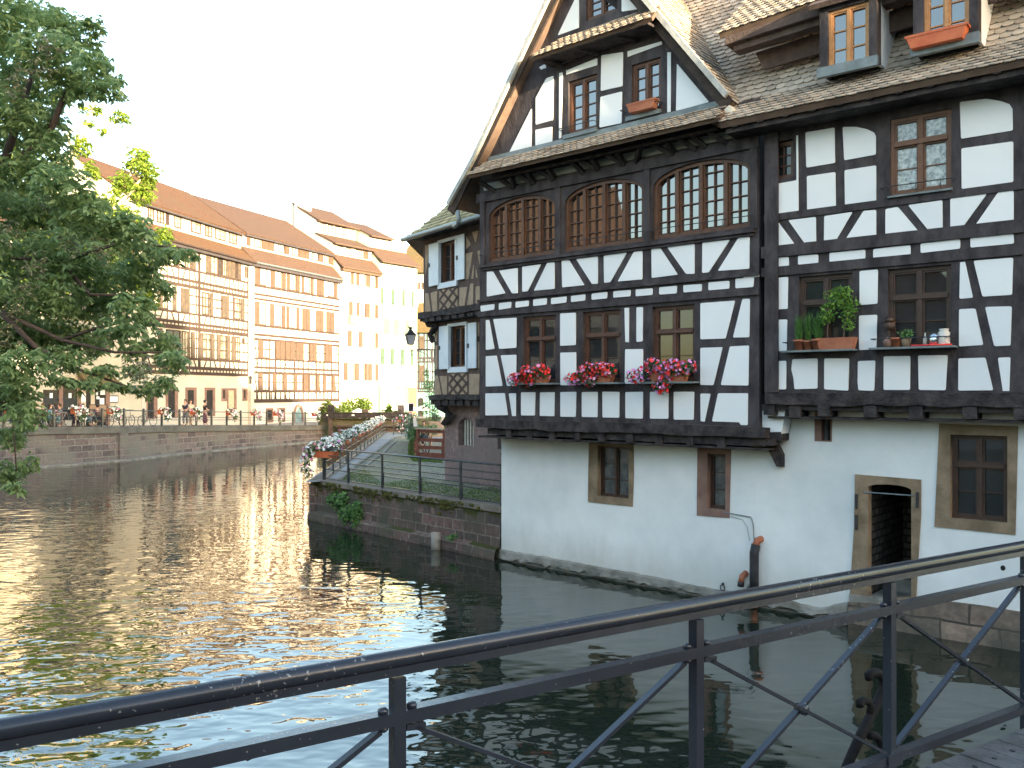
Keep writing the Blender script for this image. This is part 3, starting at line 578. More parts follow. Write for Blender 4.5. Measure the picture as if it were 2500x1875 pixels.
lb2 = GG.w(GG.s_(Z1, 42, 1400), GG.z_(Z1, 42, 1400), .22)
slope(apx, lbt, 0, 2); 
eu = (lbt-lb2).normalized(); es = -back.normalized(); n2 = es.cross(eu); 
slab([lb2+back, lb2, lbt, lbt+back], .12, 'roof_slab', UND); tiles(tm, lb2+back, es, eu, [(0, 0), (9.5, 0), (9.5, (lbt-lb2).length), (0, (lbt-lb2).length)], seed=4)
b = MB()   # verge mortar strips and barge boards
for A, B in ((apx, rbt), (apx, lbt), (lbt, lb2)):
    b.bar(A+G.n*.04+zb3*.05, B+G.n*.04+zb3*.05, .10, .09, up=G.n)
b.build('verge', mat('verge_mortar', (.30, .31, .30), (.45, .45, .42), 6, .9, .4, 30), H1)
b = MB()
b.bar(apx-G.n*.02-zb3*.14, rbt-G.n*.02-zb3*.12, .05, .24, up=G.n.cross((apx-rbt)).normalized()); b.bar(apx-G.n*.02-zb3*.14, lb2-G.n*.02-zb3*.14, .05, .24, up=G.n.cross((apx-lb2)).normalized())
b.build('barge_board', mat('barge_wood', (.022, .015, .012), (.05, .034, .026), 5, .85, .5, 25), H1)
# pent roofs across the gable
def pent(P, A, B, C_, D_, d0, d1, seed):
    """A,B top-left/right; C_,D_ bottom-right/left as (s,z)"""
    a, b_ = P.w(A[0], A[1], d0), P.w(B[0], B[1], d0); c, d = P.w(C_[0], C_[1], d1), P.w(D_[0], D_[1], d1)
    slab([d, c, b_, a], .07, 'pent_slab', UND)
    es = (c-d).normalized(); eu0 = (a-d); eu = (eu0-es*eu0.dot(es)); H = eu.length; eu.normalize()
    tiles(tm, d, es, eu, [(0, -.02), ((c-d).length, -.02), ((b_-d).dot(es), H), ((a-d).dot(es), H)], .17, .13, seed=seed)
P5 = GG.off(.62)
e0, e1 = P5.sz(1143, 427), P5.sz(1757, 288); ze = (e0[1]+e1[1])/2
pent(GG, (gbl[0]+.05, zgb+.0), (gbr[0]-.02, zgb+.0), (e1[0], ze), (e0[0], ze), .0, .62, 11)
P6 = GG.off(.55)
f0, f1 = P6.sz(1100+540/2.765, 400/2.765), P6.sz(1100+1350/2.765, 108/2.765); zf = (f0[1]+f1[1])/2
zft = GG.z_(Z1, 900, 215); 
pent(GG, (f0[0]+.25, zft), (f1[0]-.15, zft), (f1[0]+.02, zf), (f0[0]-.02, zf), .0, .55, 12)
b = MB()   # flashing above pent 1
b.box(GG, gbl[0]+.2, gbr[0]-.15, zgb+.0, zgb+.10, .0, .03); b.build('flashing', FLASH, H1)
b = MB(); rr = random.Random(9)   # struts carrying the lower pent roof
zl = G.z_(Z1, 1000, 1145)
for x, y, lean in ((310,1290,-.25),(430,1265,-.22),(440,1265,.12),(560,1235,-.25),(575,1235,.0),(700,1200,-.25),(710,1195,.02),(905,1135,-.1),(1000,1140,-.28),(1010,1130,.0),(1175,1090,-.25),(1180,1085,.0),(1262,1060,.28),(1500,1035,-.28),(1512,1030,.02),(1665,1000,-.25),(1730,960,-.15),(1870,950,-.25)):
    s_ = G.s_(Z1, x, y); zz_ = zl-.02
    b.bar(G.w(s_, zz_, .04), G.w(s_+lean, ze-.06, .30), .085, .10, up=G.n)
for x in (700, 930, 1200):
    A = GG.sz(1100+(x+70)/2.765, (455-(x-700)*.36)/2.765); b.bar(GG.w(A[0], A[1], .02), GG.w(A[0]-.22, zf-.05, .38), .07, .09, up=G.n)
b.box(GG, f0[0]+.1, f1[0]-.1, zf-.07, zf-.02, .02, .50)
b.box(GG, e0[0]+.2, e1[0]-.2, ze-.11, ze-.06, .25, .33)
b.build('pent_struts', TIMBERO, H1)
b = MB(); s0_, s1_ = G.s_(Z1, 205, 1250), G.s_(Z1, 2070, 900); b.box(G, s0_+.1, s1_-.1, zl+.06, ze-.05, .001, .012); b.build('eave_panels', SOFFIT, H1)
# main roof over the right part
RE = RP.off(.62); er = RE.sz(1700+1300/2.765, 612/2.765); s_left = RE.s_(Z2, 160, 825)
ne = RP.n; O = RE.w(s_left, (RE.z_(Z2, 165, 830)+RE.z_(Z2, 2200, 402))/2)
Lr = 11.5; k1 = 1.15
eu1 = (-ne*math.cos(rad(34))+zb3*math.sin(rad(34))); eu2 = (-ne*math.cos(rad(53))+zb3*math.sin(rad(53)))
O2 = O+eu1*k1
slab([O, O+RP.e*Lr, O2+RP.e*Lr, O2-RP.e*1.0, O-RP.e*.0], .10, 'roof_slab', UND); slab([O2-RP.e*1.5, O2+RP.e*Lr, O2+RP.e*Lr+eu2*6.5, O2-RP.e*5+eu2*6.5], .12, 'roof_slab', UND)
tiles(tm, O, RP.e, eu1, [(0, 0), (Lr, 0), (Lr, k1), (-.8, k1)], seed=21)
tiles(tm, O2, RP.e, eu2, [(-.6, -.05), (Lr, -.05), (Lr, 6.5), (-4, 6.5)], seed=22)
n2r = RP.e.cross(eu2).normalized()
b = MB(); b.box(RP, .05, srE, zre-.02, O.z+.34, -.3, -.02); b.box(RE, s_left+.05, s_left+Lr, O.z-.17, O.z-.07, -.62, -.12)
for i in range(26):
    s_ = s_left+.25+i*.45; b.box(RE, s_-.05, s_+.05, O.z-.10, O.z-.02+0, -.6, -.06)
b.build('eave_soffit', TIMBERO, H1)
b = MB(); b.prism(GG.off(.2), GG.off(.2).zz(Z1, [(1810, 770), (1885, 710), (1908, 735), (1910, 765), (1850, 790), (1818, 825)]), -.25, .02); b.build('valley_mortar', mat('mortar_pale', (.55, .52, .44), (.68, .64, .55), 8, .9, .4), H1)
# the long shed roof and dormers above
PD0 = onplane(2070, 192, O2+n2r*.03, n2r); D_ = Pl(PD0, RP.e)
ds = D_.off(.35); A_ = ds.sz(1754, 82); A2_ = ds.sz(2003, 0); sE = A_[0]+8.5; rise = (A2_[1]-A_[1])/(A2_[0]-A_[0]); RX = Vector((RP.e.x, RP.e.y, rise)).normalized()
eu3 = (-ne*math.cos(rad(40))+zb3*math.sin(rad(40))); OA = ds.w(A_[0], A_[1])
slab([OA, OA+RX*8.5, OA+RX*8.5+eu3*4, OA+eu3*4], .10, 'roof_slab', UND)
tiles(tm, OA, RX, eu3, [(0, 0), (8.5, 0), (8.5, 4), (0, 4)], seed=31)
tm.build('roof_tiles', TILE, H1)
DD = D_.off(.42)
d1 = quad(DD, Z2, 838, 1222, (520, 415), (-120, -120)); d2 = quad(DD, Z2, 1468, 1905, (350, 235), (-400, -400))
w1q = quad(DD, Z2, 895, 1170, (500, 425), (85, 5)); w2q = quad(DD, Z2, 1540, 1845, (345, 265), (-110, -170))
zd = (d1[2]+d2[2])/2; ztopd = DD.z_(Z2, 1010, 10); zw = (w1q[2]+w2q[2])/2; w2t = w1q[3]
def shz(s, dz): return A_[1]+(s-A_[0])*rise+dz
def sband(b, P, s0, s1, dz0, dz1, d0, d1): b.prism(P, [(s0, shz(s0, dz0)), (s1, shz(s1, dz0)), (s1, shz(s1, dz1)), (s0, shz(s0, dz1))], d0, d1)
b = MB(); sband(b, ds, A_[0]+.10, sE-.1, -.22, -.07, -.42, -.05); sband(b, ds, A_[0]+.22, sE-.1, -.34, -.225, -.42, -.16); b.build('shed_fascia', OAK, H1)
b = MB(); b.prism(D_, [(A_[0]+.45, shz(A_[0]+.45, -.3)), (A_[0]+.6, shz(A_[0]+.6, -.65)), (sE-.3, shz(sE, -.65)), (sE-.3, shz(sE, -.3))], -.3, -.24); b.build('shed_wall', OAK, H1)
for (dd, wq) in ((d1, w1q), (d2, w2q)):
    q = (wq[0], wq[1], zw, min(w2t, ztopd-.10))
    f = MB(); f.holed(DD, rc((dd[0], dd[1], zd, ztopd)), [rc(q)], -.20, .04); f.box(DD, dd[0], dd[0]+.06, zd, ztopd, -1.4, -.201); fo = f.build('dormer', TIMBER, H1)
    f = MB(); f.prism(DD, [(dd[0]-.03, zd-.09), (dd[1]+.03, zd-.09), (dd[1]+.03, zd+.07), (dd[0]-.03, zd+.07)], .0, .10); f.build('sill_flashing', FLASH, fo)
    f = MB(); s_ = dd[1]-.055   # plastered cheek, side facing the sun
    pts = [DD.w(s_, zd, -.201), DD.w(s_, ztopd, -.201), DD.w(s_, ztopd, -1.8), DD.w(s_, zd, -.5)]
    f.add(pts+[p+RP.e*.055 for p in pts], [[3, 2, 1, 0], [4, 5, 6, 7], [0, 1, 5, 4], [1, 2, 6, 5], [2, 3, 7, 6], [3, 0, 4, 7]]); f.build('cheek', PLASTER, fo)
    slab([DD.w(dd[0]-.15, ztopd+.02, .18), DD.w(dd[1]+.22, ztopd+.02, .18), DD.w(dd[1]+.22, ztopd+1.2, -1.7), DD.w(dd[0]-.15, ztopd+1.2, -1.7)], .08, 'dormer_roof', OAK)
    rectwin(DD, H1, q, -.03, WOODO, GLASSA, 1, None, (3, 1), fw=.045)
# solid body behind the facades (keeps light out of the roof space)
b = MB(); b.box(G, sL+.05, sR-.2, zjG-.1, zgb-.3, -9.3, -.35); b.box(RP, .3, srE, zjR, zre, -8, -.35); b.box(W1, .05, L1, -.5, zjR, -9, -2.15); b.box(W2, 0, L2-.1, -.5, zjR, -8, -2.2)
b.box(W1, .0, .45, -.5, zjG+.1, -2.2, -.45)
b.build('inner_walls', PLASTERB, H1)
b = MB()
gb = [GG.w(gbl[0]+.3, zgb, -9), GG.w(gap[0]+.3, zgb, -9), GG.w(gap[0], gap[1]-.2, -9)]; b.add(gb+[p-G.n*.2 for p in gb], [[0, 1, 2], [5, 4, 3], [0, 3, 4, 1], [1, 4, 5, 2], [2, 5, 3, 0]]); b.build('rear_gable', PLASTER, H1)
# right end wall of the house, outside the picture
b = MB(); b.box(Pl(W2.w(L2-.3, 0, 0), -W2.n), 0, 8, -.5, 9, -.2, 0); b.build('end_wall', PLASTERB, H1)
# ---------------- peninsula: quay wall, ground, railing, planters ----------------
ZG = (980, 480, 7.3733); ZH = (980, 700, 7.3733); ZI = (960, 940, 7.3733); ZK = (750, 950, 7.3733); ZQ = (700, 950, 3.6867)
PZ = 1.22
pa, pb = onz(766, 1267), onz(1226, 1366)
Q1 = Pl(pa, pb-pa); LQ = (pb-pa).length
def gp(Z, x, y, z=PZ): return onz(Z[0]+x/Z[2], Z[1]+y/Z[2], z)
fl = onz(790, 1172, PZ); far1 = onz(940, 1057, PZ); far2 = onz(961, 1061, PZ)
ldir = (far1-fl).normalized()
corner = pa.copy(); lf = pa+ldir*34
fr = onz(1010, 1062, PZ)
penpoly = [Vector((pa.x, pa.y, 0)), Vector((pb.x, pb.y, 0)), W1.w(0, 0, -9), Vector((9, 44, 0)), Vector((4, 62, 0)), Vector((fr.x+2, fr.y+4, 0)), Vector((lf.x, lf.y, 0))]
COB = brick_mat('cobblestone', (.20, .18, .155), (.44, .41, .36), (.075, .085, .045), .21, .17, .035, bump=1.6, dirt=(.20, .21, .13), dscale=.5)
ASPH = mat('path_asphalt', (.21, .22, .225), (.31, .32, .325), 1.2, .9, .6, 40)
b = MB(); n = len(penpoly); b.add([Vector((p.x, p.y, PZ)) for p in penpoly]+[Vector((p.x, p.y, -1)) for p in penpoly], [list(range(n)), list(range(2*n-1, n-1, -1))]+[[i, n+i, n+(i+1) % n, (i+1) % n] for i in range(n)])
b.build('peninsula_ground', COB, kind='structure')
def flat(name, pts, z, m, kind='structure', **k):
    b = MB(); b.add([Vector((p[0], p[1], z)) for p in pts], [list(range(len(pts)))])
    if (Vector(pts[1][:2]+(0,) if isinstance(pts[1], tuple) else pts[1][:2]+[0] if isinstance(pts[1], list) else Vector((pts[1][0], pts[1][1], 0)))) is None: pass
    a = sum(pts[i][0]*pts[(i+1) % len(pts)][1]-pts[(i+1) % len(pts)][0]*pts[i][1] for i in range(len(pts)))
    if a < 0: b.f = [b.f[0][::-1]]
    return b.build(name, m, kind=kind, **k)
e1_ = [gp(ZK, x, y) for x, y in ((580, 1640), (850, 1400), (1280, 1105), (1440, 970), (1560, 880), (1640, 862), (1830, 838))]
e2_ = [gp(ZK, x, y) for x, y in ((1040, 1400), (1200, 1270), (1370, 1150), (1520, 1010), (1650, 900), (1760, 870), (1860, 850))]
lin = [fl+Vector((-.5, -.5, 0)), far1+Vector((-.5, 0, 0)), far2+Vector((0, 1, 0)), gp(ZK, 1850, 815)]
flat('path', [fl+Vector((-.4, -.8, 0)), far1+Vector((-.4, 1, 0)), far2+Vector((0, 2, 0)), gp(ZK, 1850, 825)]+e1_[::-1], PZ+.004, ASPH)
kb = MB()
for ee in (e1_, e2_):
    for i in range(len(ee)-1): kb.bar(ee[i]+Vector((0, 0, .02)), ee[i+1]+Vector((0, 0, .02)), .12, .06)
kb.build('kerb', CONC, kind='structure')
# moss and grass patches
GRASS = leafmat('grass_blades', (.05, .10, .02), (.16, .24, .05), .3)
def tufts(name, poly, n, z, h=.05, seed=1, label=None, m=GRASS):
    rr = random.Random(seed); b = MB(); x0 = min(p[0] for p in poly); x1 = max(p[0] for p in poly); y0 = min(p[1] for p in poly); y1 = max(p[1] for p in poly); k = 0; tr = 0
    pl = [(p[0], p[1]) for p in poly]
    while k < n and tr < n*20:
        tr += 1; x, y = rr.uniform(x0, x1), rr.uniform(y0, y1)
        if not inside((x, y), pl): continue
        k += 1; a = rr.uniform(0, 6.28); hh = h*rr.uniform(.4, 1.2); w_ = rr.uniform(.006, .016)
        dx, dy = math.cos(a)*w_, math.sin(a)*w_; lx, ly = rr.uniform(-.5, .5)*hh, rr.uniform(-.5, .5)*hh
        b.add([(x-dx, y-dy, z), (x+dx, y+dy, z), (x+lx, y+ly, z+hh)], [[0, 1, 2]])
    return tag(b.build(name, m), label, 'grass', kind='stuff')
gpoly = [gp(ZK, x, y) for x, y in ((1860, 900), (1960, 900), (2010, 1150), (2010, 1250), (2212, 1270), (2430, 1290), (2430, 1330), (1900, 1300), (1820, 1200), (1820, 1000))]
tufts('grass', gpoly, 9000, PZ, .07, 3, 'green grass growing beside the wooden terrace screen')
gpoly = [gp(ZQ, x, y) for x, y in ((480, 790), (700, 720), (860, 850), (1200, 800), (1560, 900), (1930, 880), (1930, 1030), (1560, 985), (860, 890), (480, 830))]
tufts('grass', gpoly, 5200, PZ, .04, 4, 'patchy grass between cobbles behind the front railing')
# quay wall
QM = brick_mat('quay_blocks', (0.0680, 0.0560, 0.0520), (0.1760, 0.1120, 0.1000), (0.2160, 0.1920, 0.1600), .62, .27, .018, bump=1.0, dirt=(0.0800, 0.0760, 0.0560), moss=(.55, 1.2, (0.0440, 0.0480, 0.0128)), dscale=.8)
qw = thing('quay_wall', 'mossy red sandstone quay wall of the peninsula below the front railing', 'wall', tuple(pa))
b = MB(); rr = random.Random(8); n = 26; rows = []
prof = [(.28, .02), (.25, .26), (.06, .30), (.02, .95), (0, PZ-.13)]
for i in range(n+1):
    s = LQ*i/n; rows += [Q1.w(s, z+rr.uniform(-.015, .015) if 0 < k < 5 else z, d+(rr.uniform(-.02, .02) if k < 5 else 0)) for k, (d, z) in enumerate([(.20, -.6), (.24, .06), (.20, .24), (.07, .30), (.05, .8), (.03, PZ-.12), (.0, PZ-.12), (-.3, PZ-.12)])]
b.add(rows, [[i*8+k, i*8+k+1, (i+1)*8+k+1, (i+1)*8+k][::-1] for i in range(n) for k in range(7)])
L_ = Pl(lf, pa-lf); LL = (pa-lf).length
b.box(L_, 0, LL-.0, -.6, PZ-.13, -.3, .05)
b.tube([Q1.w(.06, -.6, -.05), Q1.w(.06, PZ-.13, -.05)], .22, 12)
b.build('wall', QM, qw)
cp = mat('coping_stone', (.12, .11, .095), (.22, .19, .16), 2, .95, .8, 20)
MOSS = mat('moss', (.035, .04, .010), (.085, .085, .02), 8, 1, 1.0, 50)
b = MB(); b.box(Q1, .0, LQ-.0, PZ-.12, PZ+.012, -.42, .07); b.box(L_, 0, LL-.1, PZ-.119, PZ+.010, -.45, .07); b.build('coping', cp, qw)
b = MB(); rr = random.Random(12)      # moss cushions hanging over the coping
for i in range(520):
    s = rr.uniform(.0, LQ*.93); g_ = math.sin(s*2.1)+math.sin(s*4.7+1)*.7
    if rr.random() > .45+.35*g_: continue
    z = PZ-.02-abs(rr.gauss(0, .10))*(1.2 if g_ > 0 else .5)
    b.ball(Q1.w(s, z, .07), rr.uniform(.03, .07), 6, 4, (1.2, .5, .7))
b.build('moss', MOSS, qw, kind='stuff')
b = MB(); s_ = Q1.s_(ZQ, 1440, 1300); b.tube([Q1.w(s_, -.2, .34), Q1.w(s_, .42, .34)], .12, 12); b.build('outlet', CONC, qw, True)
# weeds on the wall
LEAFG = leafmat('weed_leaves', (.06, .15, .05), (.16, .32, .10), .35)
def leafcloud(b, centers, n, size, rr, flatten=1.0, droop=0):
    """centers: (point, radii) ; small pointed leaves scattered in ellipsoids, denser towards the shell"""
    tot = sum(c[1][0]*c[1][2] for c in centers)
    for c, r in centers:
        k = max(3, int(n*r[0]*r[2]/tot))
        for _ in range(k):
            v = Vector((rr.gauss(0, 1), rr.gauss(0, 1), rr.gauss(0, 1))).normalized()*(rr.random()**.45)
            p = c+Vector((v.x*r[0], v.y*r[1], v.z*r[2]))
            d = Vector((rr.gauss(0, 1), rr.gauss(0, 1), rr.gauss(0, .6)-droop)).normalized(); q = d.cross(Vector((rr.gauss(0, 1), rr.gauss(0, 1), rr.gauss(0, 1)))).normalized()
            L = size*rr.uniform(.6, 1.25); w_ = L*.34
            b.add([p, p+d*L*.4+q*w_, p+d*L, p+d*L*.4-q*w_], [[0, 1, 2, 3]])
b = MB(); rr = random.Random(3)
ct = []
for x, y, r in ((450, 970, 60), (520, 990, 70), (480, 1040, 70), (540, 1100, 80), (600, 1110, 80), (650, 1060, 60), (650, 1150, 70), (560, 1160, 60), (650, 1210, 50), (700, 1250, 40), (400, 1000, 40)):
    s, z = Q1.sz(ZQ[0]+x/ZQ[2], ZQ[1]+y/ZQ[2], .12); q = r/ZQ[2]*26/2150; ct.append((Q1.w(s, z, .16), (q, .14, q)))
leafcloud(b, ct, 1500, .10, rr)
t = thing('wall_weed', 'leafy green weed growing out of the mossy quay wall', 'plant', tuple(Q1.w(1.3, .3, .1)))
b.build('foliage', LEAFG, t)
b = MB()
s, z = Q1.sz(ZQ[0]+690/ZQ[2], ZQ[1]+1240/ZQ[2], .1)
for k in range(5): s2_, z2_ = Q1.sz(ZQ[0]+(430+55*k)/ZQ[2], ZQ[1]+(1000+30*k)/ZQ[2], .15); b.tube([Q1.w(s, z, .05), Q1.w((s+s2_)/2, (z+z2_)/2, .16), Q1.w(s2_, z2_, .16)], .008, 5)
b.build('stem', OAK, t)
b = MB(); ct = []
for x, y in ((1480, 1340), (1500, 1330)):
    s, z = Q1.sz(ZQ[0]+x/ZQ[2], ZQ[1]+y/ZQ[2], .3); ct.append((Q1.w(s, z, .32), (.15, .08, .09)))
leafcloud(b, ct, 160, .06, rr); tag(b.build('wall_weed', LEAFG), 'small green weed around the round outlet at the foot of the mossy wall', 'plant')

# railing: front run with five posts, long left run with planters
RG = mat('railing_grey', (.07, .08, .085), (.12, .13, .135), 4, .32, .05, 50, metal=.65)
ra = thing('railing', 'grey steel railing along the front edge of the cobbled peninsula', 'railing', tuple(fl))
frt = [onz(790, 1172, PZ+.01), onz(850, 1184, PZ+.01), onz(933, 1195, PZ+.01), onz(1025, 1208, PZ+.01), onz(1124.5, 1221, PZ+.01), onz(1226, 1235, PZ+.01)]
QR = Q1.off(-.12)
frs = [QR.s_((0, 0, 1), u, v) for u, v in ((790, 1172), (850, 1184), (933, 1195), (1025, 1208), (1124.5, 1221), (1224, 1235))]
h_ = .98
for s in frs:
    b = MB(); b.box(QR, s-.032, s+.032, PZ+.0, PZ+h_-.02, -.02, .02); b.box(QR, s+.06, s+.085, PZ+.05, PZ+.46, -.012, .012) if s != frs[-1] else None; b.build('post', RG, ra)
b = MB(); b.tube([QR.w(frs[0]-.05, PZ+h_), QR.w(frs[-1], PZ+h_)], .024, 8); b.build('top_rail', RG, ra, True)
for zz_ in (.78, .60, .36, .07):
    b = MB(); b.box(QR, frs[0], frs[-1], PZ+zz_-.014, PZ+zz_+.014, -.012, .012); b.build('rail', RG, ra)
b = MB()
for i in range(1, 5): b.box(QR, frs[i]+.075, frs[i+1]-.04, PZ+.45, PZ+.475, -.012, .012)
b.build('rail', RG, ra)
rl = thing('railing', 'long grey railing with flower troughs running back beside the peninsula path', 'railing', tuple(fl), rz=0)
A, B, Cc = QR.w(frs[0]-.08, PZ, -.1), Vector((far1.x, far1.y, PZ)), Vector((far2.x, far2.y, PZ)); D2_ = gp(ZK, 1850, 830)
runs = [(A, B, 15), (B, Cc, 1), (Cc, D2_, 2)]
b0 = MB()
for (p, q, n) in runs:
    for i in range(n+1):
        if i == n and (p, q, n) != runs[-1]: continue
        x = p+(q-p)*i/n; b = MB(); b.bar(x, x+Vector((0, 0, h_)), .05, .05); b.build('post', RG, rl)
    for zz_ in (h_, .78, .55, .32, .08): b0.bar(p+Vector((0, 0, zz_)), q+Vector((0, 0, zz_)), .035 if zz_ == h_ else .02)
b0.build('rails', RG, rl)
# flower troughs (petunias)
PETW = mat('petunia_white', (.72, .76, .72), (.85, .86, .85), 3, .7)
PETP = mat('petunia_pink', (.55, .16, .34), (.75, .35, .50), 3, .7)
PETL = mat('petunia_lilac', (.62, .25, .62), (.75, .40, .75), 3, .7)
GERR = mat('geranium_red', (.62, .015, .02), (.80, .05, .04), 5, .6)
DLEAF = leafmat('planter_leaves', (.015, .06, .02), (.07, .17, .05), .25)
def flowers(b, centers, n, size, rr):
    """small five-lobed open blossoms near the shell of ellipsoids"""
    tot = sum(c[1][0]*c[1][2] for c in centers)
    for c, r in centers:
        for _ in range(max(1, int(n*r[0]*r[2]/tot))):
            v = Vector((rr.gauss(0, 1), rr.gauss(0, 1)-.3, rr.gauss(0, 1)+.15)).normalized(); p = c+Vector((v.x*r[0], v.y*r[1], v.z*r[2]))*rr.uniform(.85, 1.08)
            nrm = (v+Vector((rr.gauss(0, .35), rr.gauss(0, .35)-.3, rr.gauss(0, .35)))).normalized(); x = nrm.orthogonal().normalized(); y = nrm.cross(x); q = size*rr.uniform(.7, 1.2); a0 = rr.uniform(0, 1)
            ring = [p+(x*math.cos(a0+i*.6283)+y*math.sin(a0+i*.6283))*q*(1 if i % 2 == 0 else .72)+nrm*q*.18 for i in range(10)]
            b.add([p-nrm*q*.25]+ring, [[0, 1+i, 1+(i+1) % 10] for i in range(10)])
def trough(name, label, loc, ang, L, cat='flower trough', group=None, H=.16, D=.2, m=TERRAO, blobs=None, nl=500, cols=((PETW, 90), (PETP, 14)), fs=.035, ls=.06, seed=1):
    t = thing(name, label, cat, (0, 0, 0), group); rr = random.Random(seed)
    b = MB(); l2, d2 = L/2, D/2
    o_ = [(-l2, -d2), (l2, -d2), (l2, d2), (-l2, d2)]; k_ = .86
    vs = [(x*k_, y*k_, 0) for x, y in o_]+[(x, y, H) for x, y in o_]+[(x*.92, y*.85, H) for x, y in o_]+[(x*.9, y*.8, H*.8) for x, y in o_]
    fs_ = [[3, 2, 1, 0]]+[[i, (i+1) % 4, 4+(i+1) % 4, 4+i] for i in range(4)]+[[4+i, 4+(i+1) % 4, 8+(i+1) % 4, 8+i] for i in range(4)]+[[8+i, 8+(i+1) % 4, 12+(i+1) % 4, 12+i] for i in range(4)]+[[12, 13, 14, 15]]
    b.add(vs, fs_); b.bx(-l2-.01, l2+.01, -d2-.012, d2+.012, H-.03, H-.004) if False else None
    b.build('trough', m, t)
    blobs = blobs or [(Vector((x, -.04, H+.10)), (L*.22, .2, .17)) for x in (-L*.33, 0, L*.33)]
    b = MB(); leafcloud(b, blobs, nl, ls, rr, droop=.3); b.build('foliage', DLEAF, t)
    for (mm, n) in cols: b = MB(); flowers(b, blobs, n, fs, rr); b.build('blossoms', mm, t)
    place(t, loc, ang); return t
ang = math.atan2(ldir.y, ldir.x)
order = ['nearest after the corner', 'second', 'third', 'fourth', 'fifth', 'sixth', 'seventh', 'eighth', 'ninth', 'tenth', 'eleventh', 'twelfth']
kk = 0
for i in range(12):
    p = A+(B-A)*(.045+.078*i)
    bl = [(Vector((x, rr.uniform(-.05, .1), .26+rr.uniform(-.04, .08))), (.28, .24, .20)) for x in (-.55, -.2, .2, .55)]
    lab = 'white petunias in an orange trough on the long path railing, ' + (['nearest to the corner planter'] + [w_+' from the corner planter' for w_ in order[1:]])[i]
    trough('flower_trough', lab, (p.x, p.y, PZ+h_-.22), ang, 1.2, group='flower troughs on the peninsula railing', blobs=bl, nl=420, cols=((PETW, 95), (PETP, 7)), fs=.055, ls=.07, seed=40+i)
cz = QR.w(frs[0]-.0, PZ+h_-.16, .05)
bl = [(Vector((-.35, .0, .28)), (.35, .3, .22)), (Vector((.15, .1, .26)), (.35, .25, .2)), (Vector((-.6, -.1, .1)), (.25, .25, .25)), (Vector((-.72, -.15, -.25)), (.18, .2, .28)), (Vector((-.62, -.1, -.5)), (.14, .15, .18)), (Vector((.1, .25, .35)), (.3, .2, .2))]
trough('flower_trough', 'large overflowing trough of white and pink petunias on the railing corner', (cz.x+.12, cz.y, cz.z-.12), math.atan2(Q1.e.y, Q1.e.x)*.6, .85, group=None, blobs=bl, nl=1100, cols=((PETW, 150), (PETP, 26), (PETL, 22)), fs=.05, ls=.075, seed=77, H=.2, D=.26)
p = gp(ZK, 1740, 780, PZ)
trough('flower_trough', 'pink and white petunias spilling from the trough at the far railing end', (p.x, p.y, PZ+h_-.3), 0, 1.0, blobs=[(Vector((0, 0, .2)), (.8, .35, .35)), (Vector((.1, 0, -.3)), (.6, .3, .5))], nl=600, cols=((PETW, 60), (PETP, 40)), fs=.08, ls=.12, seed=5)

# window flower boxes, big house
def wbox(q, x0, x1, label, seed, cols, blobs):
    s0, s1 = G.s_(Z3, x0, 1180), G.s_(Z3, x1, 1180); c = G.w((s0+s1)/2, zsill-.01, .13)
    return trough('flower_box', label, tuple(c), math.atan2(G.e.y, G.e.x), (s1-s0), 'flower box', 'geranium boxes below the big house windows', H=.17, D=.17, m=TERRA, blobs=blobs, nl=950, cols=[(m_, int(n_*1.5)) for m_, n_ in cols], fs=.038, ls=.055, seed=seed)
def bb_(k, W_): return [(Vector((x*W_, -.09+rr.uniform(-.03, .03), z-.03)), (.18, .14, .14)) for x, z in k]
wbox(gw[0], 500, 690, 'red and pink geraniums in the box under the left lower window', 1, ((GERR, 110), (PETP, 45), (PETL, 14)), bb_([(-.6, .16), (-.3, .26), (0, .22), (.3, .30), (.55, .25), (-.1, .08), (-.8, .1)], .62))
wbox(gw[1], 905, 1125, 'red and pink geraniums in the box under the middle lower window', 2, ((GERR, 110), (PETP, 50), (PETL, 14)), bb_([(-.6, .14), (-.3, .28), (0, .27), (.3, .28), (.6, .27), (-.1, .08), (-.9, .1)], .62))
wbox(gw[2], 1375, 1625, 'tallest red and lilac geraniums in the box under the right lower window', 3, ((GERR, 100), (PETP, 40), (PETL, 75)), bb_([(-.75, .18), (-.45, .34), (-.15, .30), (.15, .22), (.5, .26), (.7, .3), (-.1, .02), (-.2, -.08), (-1.05, .14), (.25, .3)], .66))
def clay(name, label, cat, loc, ang, L, H=.17, D=.18, m=TERRA):
    t = thing(name, label, cat, loc); t.rotation_euler = (0, 0, ang); b = MB(); l2, d2 = L/2, D/2
    o_ = [(-l2, -d2), (l2, -d2), (l2, d2), (-l2, d2)]
    vs = [(x*.85, y*.85, 0) for x, y in o_]+[(x, y, H*.82) for x, y in o_]+[(x*1.05, y*1.1, H*.82) for x, y in o_]+[(x*1.05, y*1.1, H) for x, y in o_]+[(x*.95, y*.85, H) for x, y in o_]+[(x*.9, y*.8, H*.85) for x, y in o_]
    b.add(vs, [[3, 2, 1, 0], [20, 21, 22, 23]]+[[4*k+i, 4*k+(i+1) % 4, 4*k+4+(i+1) % 4, 4*k+4+i] for k in range(5) for i in range(4)])
    WL[t.name] = Vector((0, 0, 0)); b.build('trough', m, t); return t
q = gww[1]; c = GG.w(q[0]+.35, q[2]+.0, .13); clay('clay_trough', 'empty terracotta trough on the sill of the right gable window', 'trough', tuple(c), math.atan2(G.e.y, G.e.x), .62)
c = DD.w((w2q[0]+w2q[1])/2-.1, zw-.0, .14); clay('clay_trough', 'empty orange trough on the sill of the dormer at the right edge', 'trough', tuple(c), math.atan2(RP.e.y, RP.e.x), .85, .2, .2, TERRAO)
